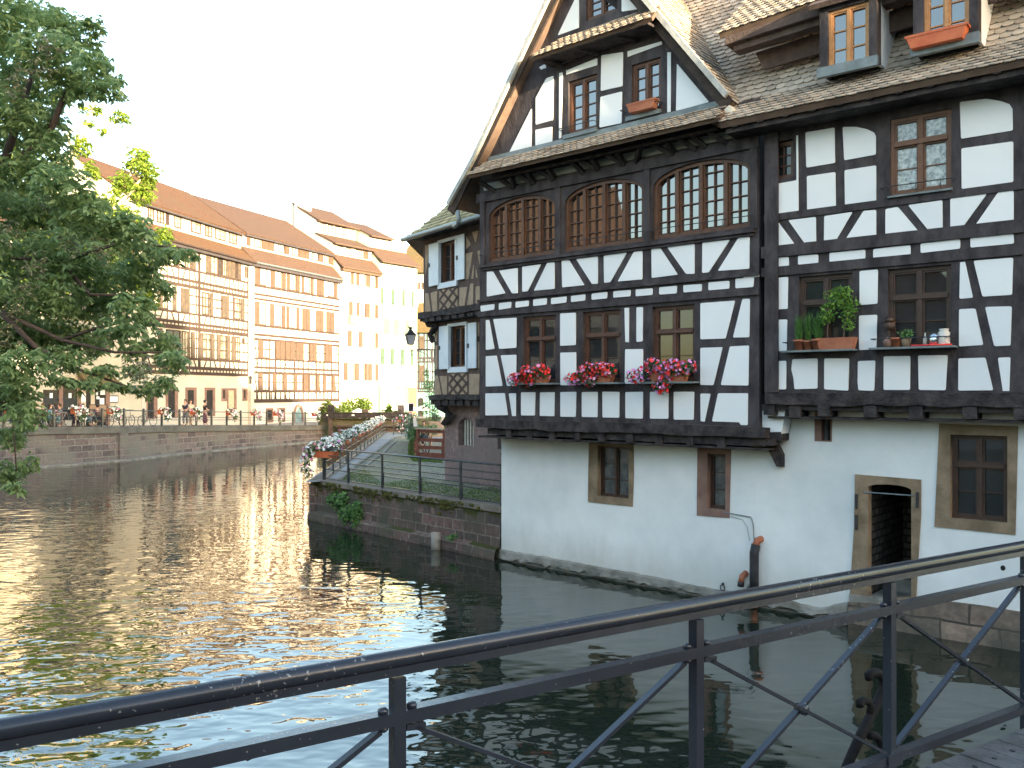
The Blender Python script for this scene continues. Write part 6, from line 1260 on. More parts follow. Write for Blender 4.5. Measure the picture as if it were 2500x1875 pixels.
b.build('timber_frame', TFD, H_5)
row(B5, H_5, zF, [('w', 1835, 1885), ('s', 1650, 1735)], B5.z_(zF, 1850, 300), B5.z_(zF, 1850, 530), SHUTW, GLASS, 400); row(B5, H_5, zF, [('w', 1828, 1882), ('s', 1645, 1735)], B5.z_(zF, 1850, 825), B5.z_(zF, 1850, 1110), SHUTW, GLASS, 900)
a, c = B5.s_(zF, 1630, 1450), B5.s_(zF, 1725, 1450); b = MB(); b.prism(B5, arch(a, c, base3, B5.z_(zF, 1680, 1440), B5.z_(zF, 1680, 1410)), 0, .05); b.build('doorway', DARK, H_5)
B6 = Pl(aty(1018, 900, 108), (1, -.35)); B6 = Pl((B6.o.x, B6.o.y, 0), (1, -.35)); z6 = B6.z_(PX, 1028, 664)
H_6 = house('plastered_house', 'narrow cream house with ochre tiled roof half hidden behind the brown house', B6, -3, 6, base3, [(.5, z6), (-5, z6+4.5)], WHT, FROOF3)
roofpiece(H_6, B6, -3.3, 6, (.7, z6-.1), (-5, z6+4.5), FROOF3)
row(B6, H_6, PX, [('w', 1019, 1026), ('w', 1030, 1036)], B6.z_(PX, 1028, 690), B6.z_(PX, 1028, 706), SHB, CG, 700); row(B6, H_6, PX, [('w', 1019, 1026), ('w', 1030, 1036)], B6.z_(PX, 1028, 755), B6.z_(PX, 1028, 772), SHB, CG, 760)
# lock gate
L0 = aty(795, 1010, 71); LG = Pl((L0.x, L0.y, 0), (1, .06)); la, lb = LG.s_(PX, 790, 1010), LG.s_(PX, 1003, 1010)
t = thing('lock_gate', 'dark timber lock gate beam with white bolts between quay and peninsula', 'lock gate', tuple(L0)); zlt = LG.z_(ZK, 1000, 432); zlb = LG.z_(ZK, 1000, 520)
b = MB(); b.box(LG, la, lb, zlb, zlt, -.3, .2); b.box(LG, la+.2, lb, zlt, zlt+.06, -.3, .25); b.build('beam', TIMBERO, t)
b = MB(); s_ = LG.s_(ZK, 420, 600); b.box(LG, s_-.15, s_+.15, -.5, zlb, -.2, .1); b.build('post', OAK, t)
for x in (430, 1685, 1040): b = MB(); s_ = LG.s_(ZK, x, 400); b.box(LG, s_-.25, s_+.25, zlt+.061, zlt+(.65 if x != 1040 else .3), -.3, .1); b.build('post', TIMBERO if x != 1040 else OAK, t)
b = MB(); 
for x, w_ in ((368, .05), (832, .12)): s_ = LG.s_(ZK, x, 460); b.box(LG, s_-w_, s_+w_, LG.z_(ZK, x, 480), LG.z_(ZK, x, 455), .2, .24)
b.build('bolt', SHUTW, t)
b = MB(); z_1 = LG.z_(ZK, 700, 650); b.box(LG.off(-.6), la-.5, lb+2, -.5, zlb-.05, -.2, 0); b.build('gate_wall', brick_mat('old_wall_green', (.12, .11, .08), (.18, .16, .12), (.10, .10, .07), .9, .4, .02, dirt=(.10, .11, .06)), t)
b = MB(); b.box(LG, la+1.0, lb+1, z_1-.15, z_1, -.6, .1)
for i in range(16): s_ = la+1.1+i*.45; b.box(LG, s_, s_+.4, -.5, z_1-.16, -.3, -.2)
b.build('planks', OAK, t)
# pier at the end of the far quay
b = MB(); q = qp[-1]; P = Pl((qp[-1].x-4.4, qp[-1].y-9.5, 0), (qp[-1]-qp[-2])); 
# greenery behind the gate
HG = leafmat('hedge_leaves', (0.0720, 0.1360, 0.0160), (0.1600, 0.2400, 0.0400), .35)
c = aty(870, 1022, 79); shrub('hedge', 'bright yellow-green ivy hedge in full sun behind the lock gate', 'hedge', (c.x, c.y, 1.3), [((-.8, 0, 1.2), (.8, .5, 1.0)), ((.2, 0, 1.4), (.8, .5, 1.05)), ((.95, 0, 1.3), (.6, .5, 1.0)), ((-1.3, 0, .8), (.5, .5, .8)), ((.0, 0, .5), (1.3, .5, .6))], 2600, .22, HG)
c = aty(808, 1022, 76); shrub('dark_shrub', 'dark feathery shrub left of the sunlit hedge', 'shrub', (c.x, c.y, 1.3), [((-.3, 0, 1.2), (.6, .5, .9)), ((.4, 0, .9), (.8, .5, .6)), ((-.8, 0, .7), (.5, .5, .7))], 1300, .22, leafmat('olive_leaves', (.05, .08, .02), (.13, .16, .04), .3))
c = aty(955, 1022, 76); shrub('shrub', 'olive green shrub between green shop front and parasols', 'shrub', (c.x, c.y, 1.3), [((-.3, 0, .8), (.6, .4, .6)), ((.4, 0, .7), (.8, .4, .5)), ((-.2, 0, 1.3), (.3, .3, .4))], 900, .2, HG)
PARM = mat('parasol_white', (.72, .73, .72), (.8, .8, .8), 2, .8)
def parasol(u0, u1, vt, vb, depth, label):
    c = aty((u0+u1)/2, vt, depth); r = (u1-u0)/2/F*depth; zb = aty(0, vb, depth).z; t = thing('parasol', label, 'parasol', (c.x, c.y, 1.3), 'white parasols')
    b = MB(); n = 8; ring = [Vector((c.x+r*math.cos(i*6.283/n), c.y+r*math.sin(i*6.283/n), zb)) for i in range(n)]; ring2 = [p-Vector((0, 0, .12)) for p in ring]
    b.add([Vector((c.x, c.y, c.z))]+ring+ring2, [[0, 1+i, 1+(i+1) % n] for i in range(n)]+[[1+i, 9+i, 9+(i+1) % n, 1+(i+1) % n] for i in range(n)]); b.build('canopy', PARM, t)
    b = MB(); b.tube([(c.x, c.y, 1.3), (c.x, c.y, c.z-.02)], .035, 6); b.build('pole', OAK, t)
parasol(961, 1020, 984.5, 998, 74, 'large white parasol left of the black menu board'); parasol(1012, 1050, 989, 998.5, 80, 'smaller white parasol right of the black menu board')
parasol(858, 892, 997, 1004, 75, 'low cream parasol in front of the ivy hedge'); parasol(898, 922, 998, 1006, 77, 'cream parasol between ivy hedge and green shop front')
# ---------------- water ----------------
def water():
    m = bpy.data.materials.new('river_water'); m.use_nodes = True; N = m.node_tree.nodes; L = m.node_tree.links; b = N["Principled BSDF"]
    b.inputs["Base Color"].default_value = (.012, .019, .013, 1); b.inputs["Roughness"].default_value = .015; b.inputs["IOR"].default_value = 1.48; b.inputs["Specular IOR Level"].default_value = 1.0
    g = N.new("ShaderNodeNewGeometry")
    def noise(sc, stretch, rot, det, dist=0.0):
        mp = N.new("ShaderNodeMapping"); mp.inputs["Scale"].default_value = stretch; mp.inputs["Rotation"].default_value = (0, 0, rad(rot)); L.new(g.outputs["Position"], mp.inputs[0])
        n = N.new("ShaderNodeTexNoise"); n.inputs["Scale"].default_value = sc; n.inputs["Detail"].default_value = det; n.inputs["Roughness"].default_value = .5; n.inputs["Distortion"].default_value = dist
        L.new(mp.outputs[0], n.inputs["Vector"]); return n.outputs["Fac"]
    a = noise(1.15, (1, 1.35, 1), 15, 1, .5); c = noise(2.9, (1, 1.5, 1), -12, 1, .3); d = noise(.22, (1, 1, 1), 0, 2)
    # calmer sheet beside the white wall, livelier water on the open left side
    mr = N.new("ShaderNodeMapRange"); mr.inputs[1].default_value = .42; mr.inputs[2].default_value = .62; mr.inputs[3].default_value = .55; mr.inputs[4].default_value = 1.25; L.new(d, mr.inputs[0])
    sp = N.new("ShaderNodeSeparateXYZ"); L.new(g.outputs["Position"], sp.inputs[0])
    mx = N.new("ShaderNodeMath"); mx.operation = 'MULTIPLY_ADD'; mx.inputs[1].default_value = .75; L.new(sp.outputs[1], mx.inputs[0]); mx.inputs[2].default_value = -9.5     # .75 y - 9.5
    ad = N.new("ShaderNodeMath"); ad.operation = 'ADD'; L.new(sp.outputs[0], ad.inputs[0]); L.new(mx.outputs[0], ad.inputs[1])   # signed distance from the house side
    m2 = N.new("ShaderNodeMapRange"); m2.inputs[1].default_value = -4; m2.inputs[2].default_value = 3; m2.inputs[3].default_value = 1.0; m2.inputs[4].default_value = .32; L.new(ad.outputs[0], m2.inputs[0])
    k = N.new("ShaderNodeMath"); k.operation = 'MULTIPLY'; L.new(mr.outputs[0], k.inputs[0]); L.new(m2.outputs[0], k.inputs[1])
    s1 = N.new("ShaderNodeMath"); s1.operation = 'MULTIPLY_ADD'; s1.inputs[1].default_value = .42; L.new(c, s1.inputs[0]); L.new(a, s1.inputs[2])
    bp = N.new("ShaderNodeBump"); bp.inputs["Distance"].default_value = .036; L.new(s1.outputs[0], bp.inputs["Height"]); L.new(k.outputs[0], bp.inputs["Strength"])
    L.new(bp.outputs[0], b.inputs["Normal"]); return m
b = MB(); b.add([(-60, -45, 0), (70, -45, 0), (70, 140, 0), (-60, 140, 0)], [[0, 1, 2, 3]]); b.build('water', water(), kind='structure')
b = MB(); b.add([(-900, -900, -.7), (900, -900, -.7), (900, 1500, -.7), (-900, 1500, -.7)], [[0, 1, 2, 3]]); b.build('terrain', mat('terrain', (.10, .10, .08), (.16, .15, .12), .2, 1), kind='structure')
# ---------------- bridge with its railing ----------------
dd_ = .75; zt = EYE-dd_; P1 = Vector((-.328, 2.52, 0)); bd_ = Vector((.840, .543, 0)).normalized(); BR = Pl(P1, bd_); sp_ = 1.13
zm = EYE-1.22*dd_; zbt = EYE-2.085*dd_; zdk = zbt-.10
mid_drop = .16
rb = thing('bridge_railing', 'dark blue-grey iron footbridge railing with crossed braces in the foreground', 'railing', tuple(BR.w(0, zdk)))
sN, sX = -4*sp_, 5*sp_
b = MB(); b.tube([BR.w(sN, zt-.010), BR.w(sX, zt-.008)], .0255, 20); b.build('top_rail', RAILM, rb, True); b = MB(); b.box(BR, sN, sX, zt-.055, zt-.026, -.014, .014); b.build('flat_bar', RAILM, rb)
zmr = EYE-dd_*(1595-960)/(1475-960)
b = MB(); b.box(BR, sN, sX, zmr-.019, zmr+.019, -.022, .022); b.build('middle_rail', RAILM, rb)
b = MB(); b.box(BR, sN, sX, zbt-.019, zbt+.019, -.022, .022); b.build('bottom_rail', RAILM, rb)
PS = [-4.64, -3.48, -2.32, -1.16, 0, 1.178, 2.32, 3.44, 4.6, 5.76]
for s in PS:
    b = MB(); b.box(BR, s-.018, s+.018, zdk-.25, zt-.06, -.0205, .0205); b.box(BR, s-.05, s+.05, zbt-.03, zbt+.03, .022, .03); po = b.build('post', RAILM, rb)
    b = MB()
    for sx in (-.045, .045):
        for zz in (zmr, ): b.ball(BR.w(s+sx, zz+.024, 0), .016, 8, 5, (1, 1, .7)); b.ball(BR.w(s+sx, zz-.026, 0), .016, 8, 5, (1, 1, .7))
    b.build('bolt', RAILM, po, True)
for i in range(9):
    s0_, s1_ = PS[i]+.05, PS[i+1]-.05
    b = MB(); b.bar(BR.w(s0_, zmr-.035, .010), BR.w(s1_, zbt+.035, .010), .012, .026, up=BR.n); b.bar(BR.w(s0_-.03, zmr-.030, .010), BR.w(s0_+.03, zmr-.036, .010), .018, .026, up=BR.n); b.build('brace', RAILM, rb)
    b = MB(); b.bar(BR.w(s0_, zbt+.035, -.010), BR.w(s1_, zmr-.035, -.010), .014, .026, up=BR.n); b.build('brace', RAILM, rb)
    b = MB(); c = BR.w((s0_+s1_)/2, (zmr+zbt)/2, 0); b.tube([c-BR.n*.022, c+BR.n*.022], .020, 12); b.build('boss', RAILM, rb, True)
# scrolled iron bracket outside the railing
t = thing('scroll_bracket', 'curled dark iron bracket standing just outside the bridge railing', 'bracket', tuple(BR.w(sp_*1.8, zdk, -.1)))
SC = BR.off(-.30); Z5 = (1700, 1275, 2.765); b = MB()
def stroke(pts, r): q = SC.zz(Z5, pts); b.tube([SC.w(x, z) for x, z in q], r, 8)
stroke([(1165, 1060), (1160, 1035), (1180, 1020), (1215, 1015), (1250, 1035), (1270, 1075), (1262, 1130), (1225, 1210), (1185, 1290), (1140, 1380), (1090, 1480), (1050, 1570), (1020, 1640), (990, 1720), (960, 1800)], [.018, .021, .022, .023, .024, .024, .024]+[.024]*8)
stroke([(1105, 1240), (1100, 1215), (1125, 1202), (1160, 1210), (1180, 1240), (1170, 1290)], [.021, .020, .018, .018, .018, .018])
stroke([(1160, 1440), (1185, 1435), (1215, 1445), (1240, 1480), (1250, 1530), (1255, 1600)], .019)
b.build('scroll', mat('black_iron', (.006, .006, .007), (.014, .014, .016), 8, .8, spec=.2), t, True)
# deck planks
PLK = brick_mat('deck_planks', (.10, .105, .11), (.17, .175, .18), (.012, .012, .012), 30, .17, .006, dirt=(.13, .135, .14), dscale=2.5, off=0)
BD = thing('footbridge', 'grey plank deck of the footbridge at the lower right corner', 'bridge', tuple(BR.w(0, zdk)))
b = MB(); rr = random.Random(6); s = sN-1
while s < sX+2:
    w_ = .15; q = rr.uniform(-.002, .002); b.add([BR.w(s, zdk+q, .02-.02), BR.w(s+w_, zdk+q, .0), BR.w(s+w_, zdk+q, 2.6), BR.w(s, zdk+q, 2.6)]+[BR.w(s, zdk-.05, .0), BR.w(s+w_, zdk-.05, .0), BR.w(s+w_, zdk-.05, 2.6), BR.w(s, zdk-.05, 2.6)], [[3, 2, 1, 0], [4, 5, 6, 7], [0, 1, 5, 4], [1, 2, 6, 5], [2, 3, 7, 6], [3, 0, 4, 7]]); s += w_+.008
b.build('planks', mat('plank_wood', (.045, .047, .05), (.105, .108, .115), 5, .7, .5, 40), BD)
b = MB(); s = sN-1
while s < sX+2:
    for d in (.12, .45): b.lathe(BR.w(s+.075, zdk, d), [(.012, 0), (.012, .004), (.0, .006)], 8)
    s += .158
b.build('screws', IRON, BD, kind='stuff')
b = MB(); b.box(BR, sN-2, sX+2, zdk-.45, zdk-.06, .1, .25); b.box(BR, sN-2, sX+2, zdk-.45, zdk-.06, 2.3, 2.45); b.build('girder', IRON, BD)
# floating twig
c = onz(635, 1835); t_ = MB(); a_, e_ = onz(603, 1851, .01), onz(670, 1814, .01); m_ = (a_+e_)/2
t_.tube([a_, (a_+m_)/2+Vector((0, 0, .01)), m_, e_], .012, 5, .006); t_.tube([m_, m_+Vector((-.06, .10, .015))], .008, 5); t_.tube([m_, m_+Vector((.12, .05, .01))], .008, 5)
tag(t_.build('twig', OAK), 'dark twig floating on the blue water below the railing', 'twig')

# ---------------- unseen houses: row added behind the viewer to cast shade, others on left bank ----------------
def backhouse(x0, x1, y0, y1, ridge, label, axis='x', wm=CRM, rm=FROOF2, zb=1.5, eh=.62):
    t = thing('unseen_house', label, 'house', ((x0+x1)/2, (y0+y1)/2, zb)); ze = zb+(ridge-zb)*eh; b = MB(); b.bx(x0, x1, y0, y1, zb-2, ze)
    if axis == 'x': g = [((x0, y0, ze), (x0, y1, ze), (x0, (y0+y1)/2, ridge-.15)), ((x1, y0, ze), (x1, y1, ze), (x1, (y0+y1)/2, ridge-.15))]
    else: g = [((x0, y0, ze), (x1, y0, ze), ((x0+x1)/2, y0, ridge-.15)), ((x0, y1, ze), (x1, y1, ze), ((x0+x1)/2, y1, ridge-.15))]
    b.add([Vector(p) for tri in g for p in tri], [[0, 1, 2], [5, 4, 3], [0, 3, 4, 1], [1, 4, 5, 2], [2, 5, 3, 0]]); b.build('wall', wm, t)
    if axis == 'x':
        ym = (y0+y1)/2; A = [(x0-.3, y0-.5, ze-.4), (x1+.3, y0-.5, ze-.4), (x1+.3, ym, ridge), (x0-.3, ym, ridge)]; B = [(x1+.3, y1+.5, ze-.4), (x0-.3, y1+.5, ze-.4), (x0-.3, ym, ridge), (x1+.3, ym, ridge)]
    else:
        xm = (x0+x1)/2; A = [(x1+.5, y0-.3, ze-.4), (x1+.5, y1+.3, ze-.4), (xm, y1+.3, ridge), (xm, y0-.3, ridge)]; B = [(x0-.5, y1+.3, ze-.4), (x0-.5, y0-.3, ze-.4), (xm, y0-.3, ridge), (xm, y1+.3, ridge)]
    for q in (A, B): slab([Vector(p) for p in q], .15, 'roof', rm, t)
    # windows on the river side
    if axis == 'x': P = Pl((x1, y1, 0), (-1, 0)); L = x1-x0
    else: P = Pl((x1, y0, 0), (0, 1)); L = y1-y0
    k = 0; z = zb+1.2
    while z+1.6 < ze:
        s = 1.3
        while s < L-2: fwin(P, t, s, s+1.05, z, z+1.5, SHB, GLASS); fsh(P, t, s-.5, s-.05, z, z+1.5, SHB); fsh(P, t, s+1.1, s+1.55, z, z+1.5, SHB); s += 3.2
        z += 3.0
    return t
b = MB(); b.bx(-60, 130, -60, -15.5, -1, 1.5); b.build('ground', FARG_, kind='structure')
backhouse(-14, 12, -36, -24, 15.8, 'unseen long cream house added behind the footbridge to cast shade')  # ridge heights of this unseen row are shaped to set the shadow edges
backhouse(12.5, 27, -36, -25, 16.6, 'unseen ivory house with brown roof added behind the viewer to cast shade', wm=CRM2)
backhouse(27.5, 45.8, -36, -25, 16.4, 'unseen pale house with orange roof added behind the viewer for its shadow', wm=WHT, rm=FROOF)
backhouse(46.3, 48.8, -36, -25, 15.0, 'unseen narrow ivory house added beside the tall one to lower the shadow edge')
backhouse(49.2, 57, -37, -25, 22.8, 'unseen tall narrow house with steep roof, added to raise the shadow edge', wm=CRM)
backhouse(57.5, 65, -37, -25, 20.2, 'unseen orange roofed house added right of the tall narrow one for its shadow', wm=GRNW, rm=FROOF)
backhouse(65.5, 73.5, -37, -25, 19.0, 'unseen brown roofed house added near the end of the shadow-casting row', wm=CRM2)
backhouse(74, 104, -37, -25, 16.8, 'unseen low long house ending the added shadow-casting row', wm=WHT)
b = MB(); b.add([Vector(p) for p in ((-10, -8, 1.7), (-16.5, 26, 1.7), (-30.5, 50, 1.7), (-70, 60, 1.7), (-70, -15.5, 1.7), (-10, -15.5, 1.7))]+[Vector((p[0], p[1], -1)) for p in ((-10, -8), (-16.5, 26), (-30.5, 50), (-70, 60), (-70, -15.5), (-10, -15.5))], [[5, 4, 3, 2, 1, 0][::-1]]+[[i, 6+i, 6+(i+1) % 6, (i+1) % 6] for i in range(6)]); b.f[0] = [5, 4, 3, 2, 1, 0]; b.build('river_bank', FARG_, kind='structure')
backhouse(-34, -24, -13, 1, 12.0, 'left bank house with gabled orange roof beside the footbridge', 'y', CRM, FROOF)
backhouse(-34, -24, 11, 22, 15.5, 'taller left bank house with orange roof', 'y', WHT, FROOF)
backhouse(-38, -28, 24, 34, 13.5, 'low left bank house behind the big tree', 'y', CRM2, FROOF2)

# ---------------- trees ----------------
MAPLE = leafmat('maple_leaves', (.16, .25, .095), (.35, .46, .21), .5)
SEED = leafmat('maple_seeds', (.16, .17, .10), (.26, .25, .15), .3)
SUNL = leafmat('sunlit_leaves', (.10, .18, .02), (.24, .33, .05), .4)
def hang(b, centers, n, size, rr, fl=.55):
    """compound maple leaves: three to five drooping leaflets each"""
    tot = sum(r[0]*r[2] for c, r in centers)
    for c, r in centers:
        for _ in range(max(2, int(n*r[0]*r[2]/tot))):
            v = Vector((rr.gauss(0, 1), rr.gauss(0, 1), rr.gauss(0, 1))).normalized()*(rr.random()**.42)
            p = c+Vector((v.x*r[0], v.y*r[1], v.z*r[2])); ax = Vector((rr.gauss(0, 1), rr.gauss(0, 1), rr.gauss(-.5, .4))).normalized(); side = ax.cross(Vector((0, 0, 1))).normalized()
            s = size*rr.uniform(.7, 1.25)
            for k in range(rr.choice((3, 3, 5))):
                a = (k-1)*.9 if k < 3 else (-1.6 if k == 3 else 1.6)
                d = (ax*math.cos(a)+side*math.sin(a)+Vector((0, 0, -.35-.25*rr.random()))).normalized(); q0 = p+ax*s*.3*(k < 3)
                w_ = d.cross(Vector((rr.gauss(0, .5), rr.gauss(0, .5), 1))).normalized()*s*.20
                b.add([q0, q0+d*s*.35+w_, q0+d*s*.85+w_*.35, q0+d*s*1.05, q0+d*s*.8-w_*.5, q0+d*s*.35-w_], [[0, 1, 2, 3, 4, 5]])
def blob(u, v, ru, rv, depth, dr=None):
    c = aty(u, v, depth); return (c, (ru/F*depth, dr or (ru+rv)/2/F*depth*1.3, rv/F*depth))
DT = 9.0
big = [(25,50,70,80),(20,170,55,70),(95,30,70,30),(120,130,85,55),(150,60,55,45),(190,110,60,45),(225,60,25,30),(235,160,45,45),(262,215,35,30),(185,200,70,40),(90,220,90,45),(30,270,70,50),(110,300,55,60),(130,370,45,60),(290,190,14,16),(295,232,16,14),(60,420,90,50),(25,500,80,70),(150,440,75,45),(160,500,60,30),(110,530,95,70),(210,520,85,60),(40,620,95,70),(150,620,100,70),(260,570,80,60),(320,560,55,45),(360,610,60,40),(250,660,90,60),(340,670,60,45),(420,620,40,22),(455,612,28,14),(30,720,80,70),(120,720,90,60),(230,740,85,50),(320,740,50,35),(400,700,22,30),(40,810,80,60),(120,810,75,50),(60,890,65,55),(30,960,60,55),(60,1010,45,40),(30,1060,35,35),(160,870,55,35),(205,830,60,40),(290,800,50,35),(330,850,40,28),(395,840,45,40),(425,880,35,30),(405,925,28,22),(360,945,45,20),(330,905,35,22),(250,900,45,16),(225,935,45,18),(290,940,30,14),(150,925,40,16),(20,1150,35,35),(60,1135,28,22),(85,1115,14,10),(35,1185,22,22),(360,780,30,22),(60,340,50,30)]
big += [(-60+rx*1.0, v, 90, 75) for rx, v in ((-10, 60), (-20, 200), (-5, 330), (-15, 450), (-10, 580), (-20, 700), (-10, 830), (-30, 940), (-150, 120), (-160, 300), (-170, 480), (-160, 640), (-150, 800), (-300, 250), (-320, 450), (-310, 620), (-300, 780))]
rr = random.Random(17); blobs = [blob(u, v, ru, rv, DT+rr.uniform(-1.0, 1.4)) for u, v, ru, rv in big]
tr = thing('maple_tree', 'big dark green maple overhanging the water at the left edge', 'tree', (-10.5, 9.5, 1.7))
b = MB(); hang(b, blobs, 20000, .078, rr); b.build('crown', MAPLE, tr)
b = MB(); hang(b, [blob(u, v, 26, 40, DT-.6) for u, v in ((115,110),(110,160),(60,180),(40,220),(20,560),(60,700),(40,760),(120,480),(330,890),(360,900),(250,610),(180,590),(90,640),(20,820))], 420, .045, rr); b.build('seeds', SEED, tr, kind='stuff')
b = MB()
def limb(pts, r0, r1): b.tube(pts, [r0+(r1-r0)*i/(len(pts)-1) for i in range(len(pts))], 7)
base = Vector((-10.5, 9.5, 1.4)); fork = Vector((-9.6, 9.4, 4.2))
limb([base, base+Vector((.2, 0, 1.2)), fork, Vector((-8.8, 9.2, 7)), Vector((-8.2, 9.2, 10))], .34, .10); 
b.build('trunk', OAK, tr, True); b = MB()
def pix(*a): return [aty(u, v, d) for u, v, d in a]
limb([fork]+pix((-300, 720, 9.2), (0, 760, 9), (150, 830, 9), (280, 860, 8.9), (400, 860, 8.8)), .038, .008)
limb([fork]+pix((-300, 600, 9.6), (-50, 620, 9.4), (150, 640, 9.3), (300, 590, 9.2), (430, 605, 9)), .04, .008)
limb([fork+Vector((.3, 0, 1))]+pix((-250, 420, 9.2), (0, 430, 9), (120, 330, 9), (170, 200, 9), (250, 150, 8.9)), .08, .010)
limb([fork]+pix((-300, 880, 8.8), (-60, 930, 8.8), (30, 1010, 8.8), (40, 1150, 8.8)), .03, .006)
limb(pix((0, 760, 9), (90, 850, 9), (200, 905, 9), (300, 940, 8.9)), .035, .008); limb(pix((150, 640, 9.3), (220, 720, 9.2), (330, 720, 9.1)), .03, .008)
limb(pix((0, 430, 9), (60, 240, 9), (110, 90, 9)), .05, .01); limb(pix((150, 830, 9), (240, 800, 9), (330, 780, 9)), .02, .006)
b.build('limb', OAK, tr, True)
# second tree on the promenade, catching the sun
DS = 47.5; sb_ = qpos(20, 2.2)
tr2 = thing('plane_tree', 'sunlit pollarded tree with pale limbs behind the dark maple', 'tree', tuple(sb_))
bs = [blob(u, v, ru, rv, DS) for u, v, ru, rv in ((339,377,26,26),(356,412,34,26),(362,440,18,20),(318,398,18,12),(344,470,34,26),(300,440,28,26),(288,462,22,16),(222,408,18,18),(230,425,14,12),(401,580,26,34),(385,610,24,20),(350,700,34,34),(360,735,26,24),(292,283,20,18),(198,355,24,28),(225,265,24,14),(215,300,14,12),(250,315,12,10),(23,282,30,24),(58,255,18,22),(70,290,14,14),(130,240,16,14),(100,320,22,26),(60,380,40,30),(240,500,60,40),(300,540,50,40),(180,560,60,60),(250,650,60,60),(320,660,40,50),(100,650,80,80))]
b = MB(); hang(b, bs, 5200, .26, rr); b.build('crown', SUNL, tr2)
b = MB(); PB = mat('pale_bark', (.42, .36, .24), (.55, .50, .36), 3, .9, .3)
t0 = Vector(sb_)
limb([t0, t0+Vector((.1, 0, 3)), aty(60, 720, DS), aty(110, 560, DS), aty(150, 465, DS), aty(166, 420, DS), aty(178, 385, DS), aty(212, 300, DS), aty(230, 250, DS)], .34, .13)
b.build('trunk', PB, tr2, True)
for pts, r0, r1 in ((((110, 560), (220, 560), (290, 500), (318, 470), (345, 440), (320, 400)), .17, .09), (((178, 385), (165, 330), (190, 300)), .09, .05), (((110, 560), (70, 450), (64, 330), (60, 285)), .17, .12), (((166, 420), (92, 350), (86, 300)), .1, .07), (((212, 320), (255, 305), (285, 290)), .035, .02), (((220, 560), (320, 600), (390, 590)), .12, .05), (((110, 560), (200, 680), (340, 710)), .14, .05), (((318, 430), (322, 405), (335, 385)), .07, .05)):
    b = MB(); limb([aty(u, v, DS) for u, v in pts], r0, r1); b.build('limb', PB, tr2, True)
# antenna on the ridge behind the gable
c = aty(1283, 170, 36); t = thing('antenna', 'thin television antenna rising beside the big gable', 'antenna', tuple(c)); b = MB(); top = aty(1282, 92, 36)
b.tube([aty(1283, 330, 36), top], .022, 5)
for v_, w_ in ((110, .12), (150, .25), (158, .30), (178, .5)): p = aty(1283, v_, 36); b.tube([p-Vector((w_, 0, .05)), p+Vector((w_*.6, 0, .02))], .012, 4)
b.build('mast', IRON, t)
# ---------------- people, tables, chairs, bicycles on the far promenade ----------------
SKIN = mat('skin', (.50, .30, .22), (.58, .36, .27), 6, .6)
def cloth(name, c): return mat('cloth_'+name, c, tuple(x*.82 for x in c), 6, .85)
CL = dict(white=cloth('white', (.72, .74, .76)), blue=cloth('blue', (.14, .24, .50)), navy=cloth('navy', (.03, .04, .08)), black=cloth('black', (.015, .015, .02)), teal=cloth('teal', (.25, .58, .60)), cream=cloth('cream', (.62, .50, .36)), purple=cloth('purple', (.12, .08, .35)), yellow=cloth('yellow', (.75, .72, .30)), coral=cloth('coral', (.70, .28, .18)), red=cloth('red', (.6, .05, .06)), pink=cloth('pink', (.68, .35, .38)), grey=cloth('grey', (.25, .25, .27)), plum=cloth('plum', (.16, .06, .09)), khaki=cloth('khaki', (.36, .30, .20)))
HAIR = dict(brown=mat('hair_brown', (.05, .028, .015), (.08, .045, .025), 20, .6), black=mat('hair_black', (.012, .010, .010), (.02, .018, .016), 20, .5), fair=mat('hair_fair', (.32, .22, .11), (.42, .30, .16), 20, .6), grey=mat('hair_grey', (.3, .3, .29), (.4, .4, .39), 20, .6))
def skinned(name, verts, edges, radii, m, parent, lvl=1):
    me = bpy.data.meshes.new(name); me.from_pydata([Vector(v) for v in verts], edges, [])
    bm = bmesh.new(); bm.from_mesh(me); lay = bm.verts.layers.skin.verify(); bm.verts.ensure_lookup_table()
    for i, v in enumerate(bm.verts):
        r = radii[i]; v[lay].radius = r if isinstance(r, tuple) else (r, r); v[lay].use_root = (i == 0)
    bm.to_mesh(me); bm.free(); me.materials.append(m)
    o = bpy.data.objects.new(name, me); C.objects.link(o); o.parent = parent; WL[o.name] = Vector((0, 0, 0))
    k = o.modifiers.new('Skin', 'SKIN'); k.use_smooth_shade = True
    s_ = o.modifiers.new('Sub', 'SUBSURF'); s_.levels = lvl; s_.render_levels = lvl; return o
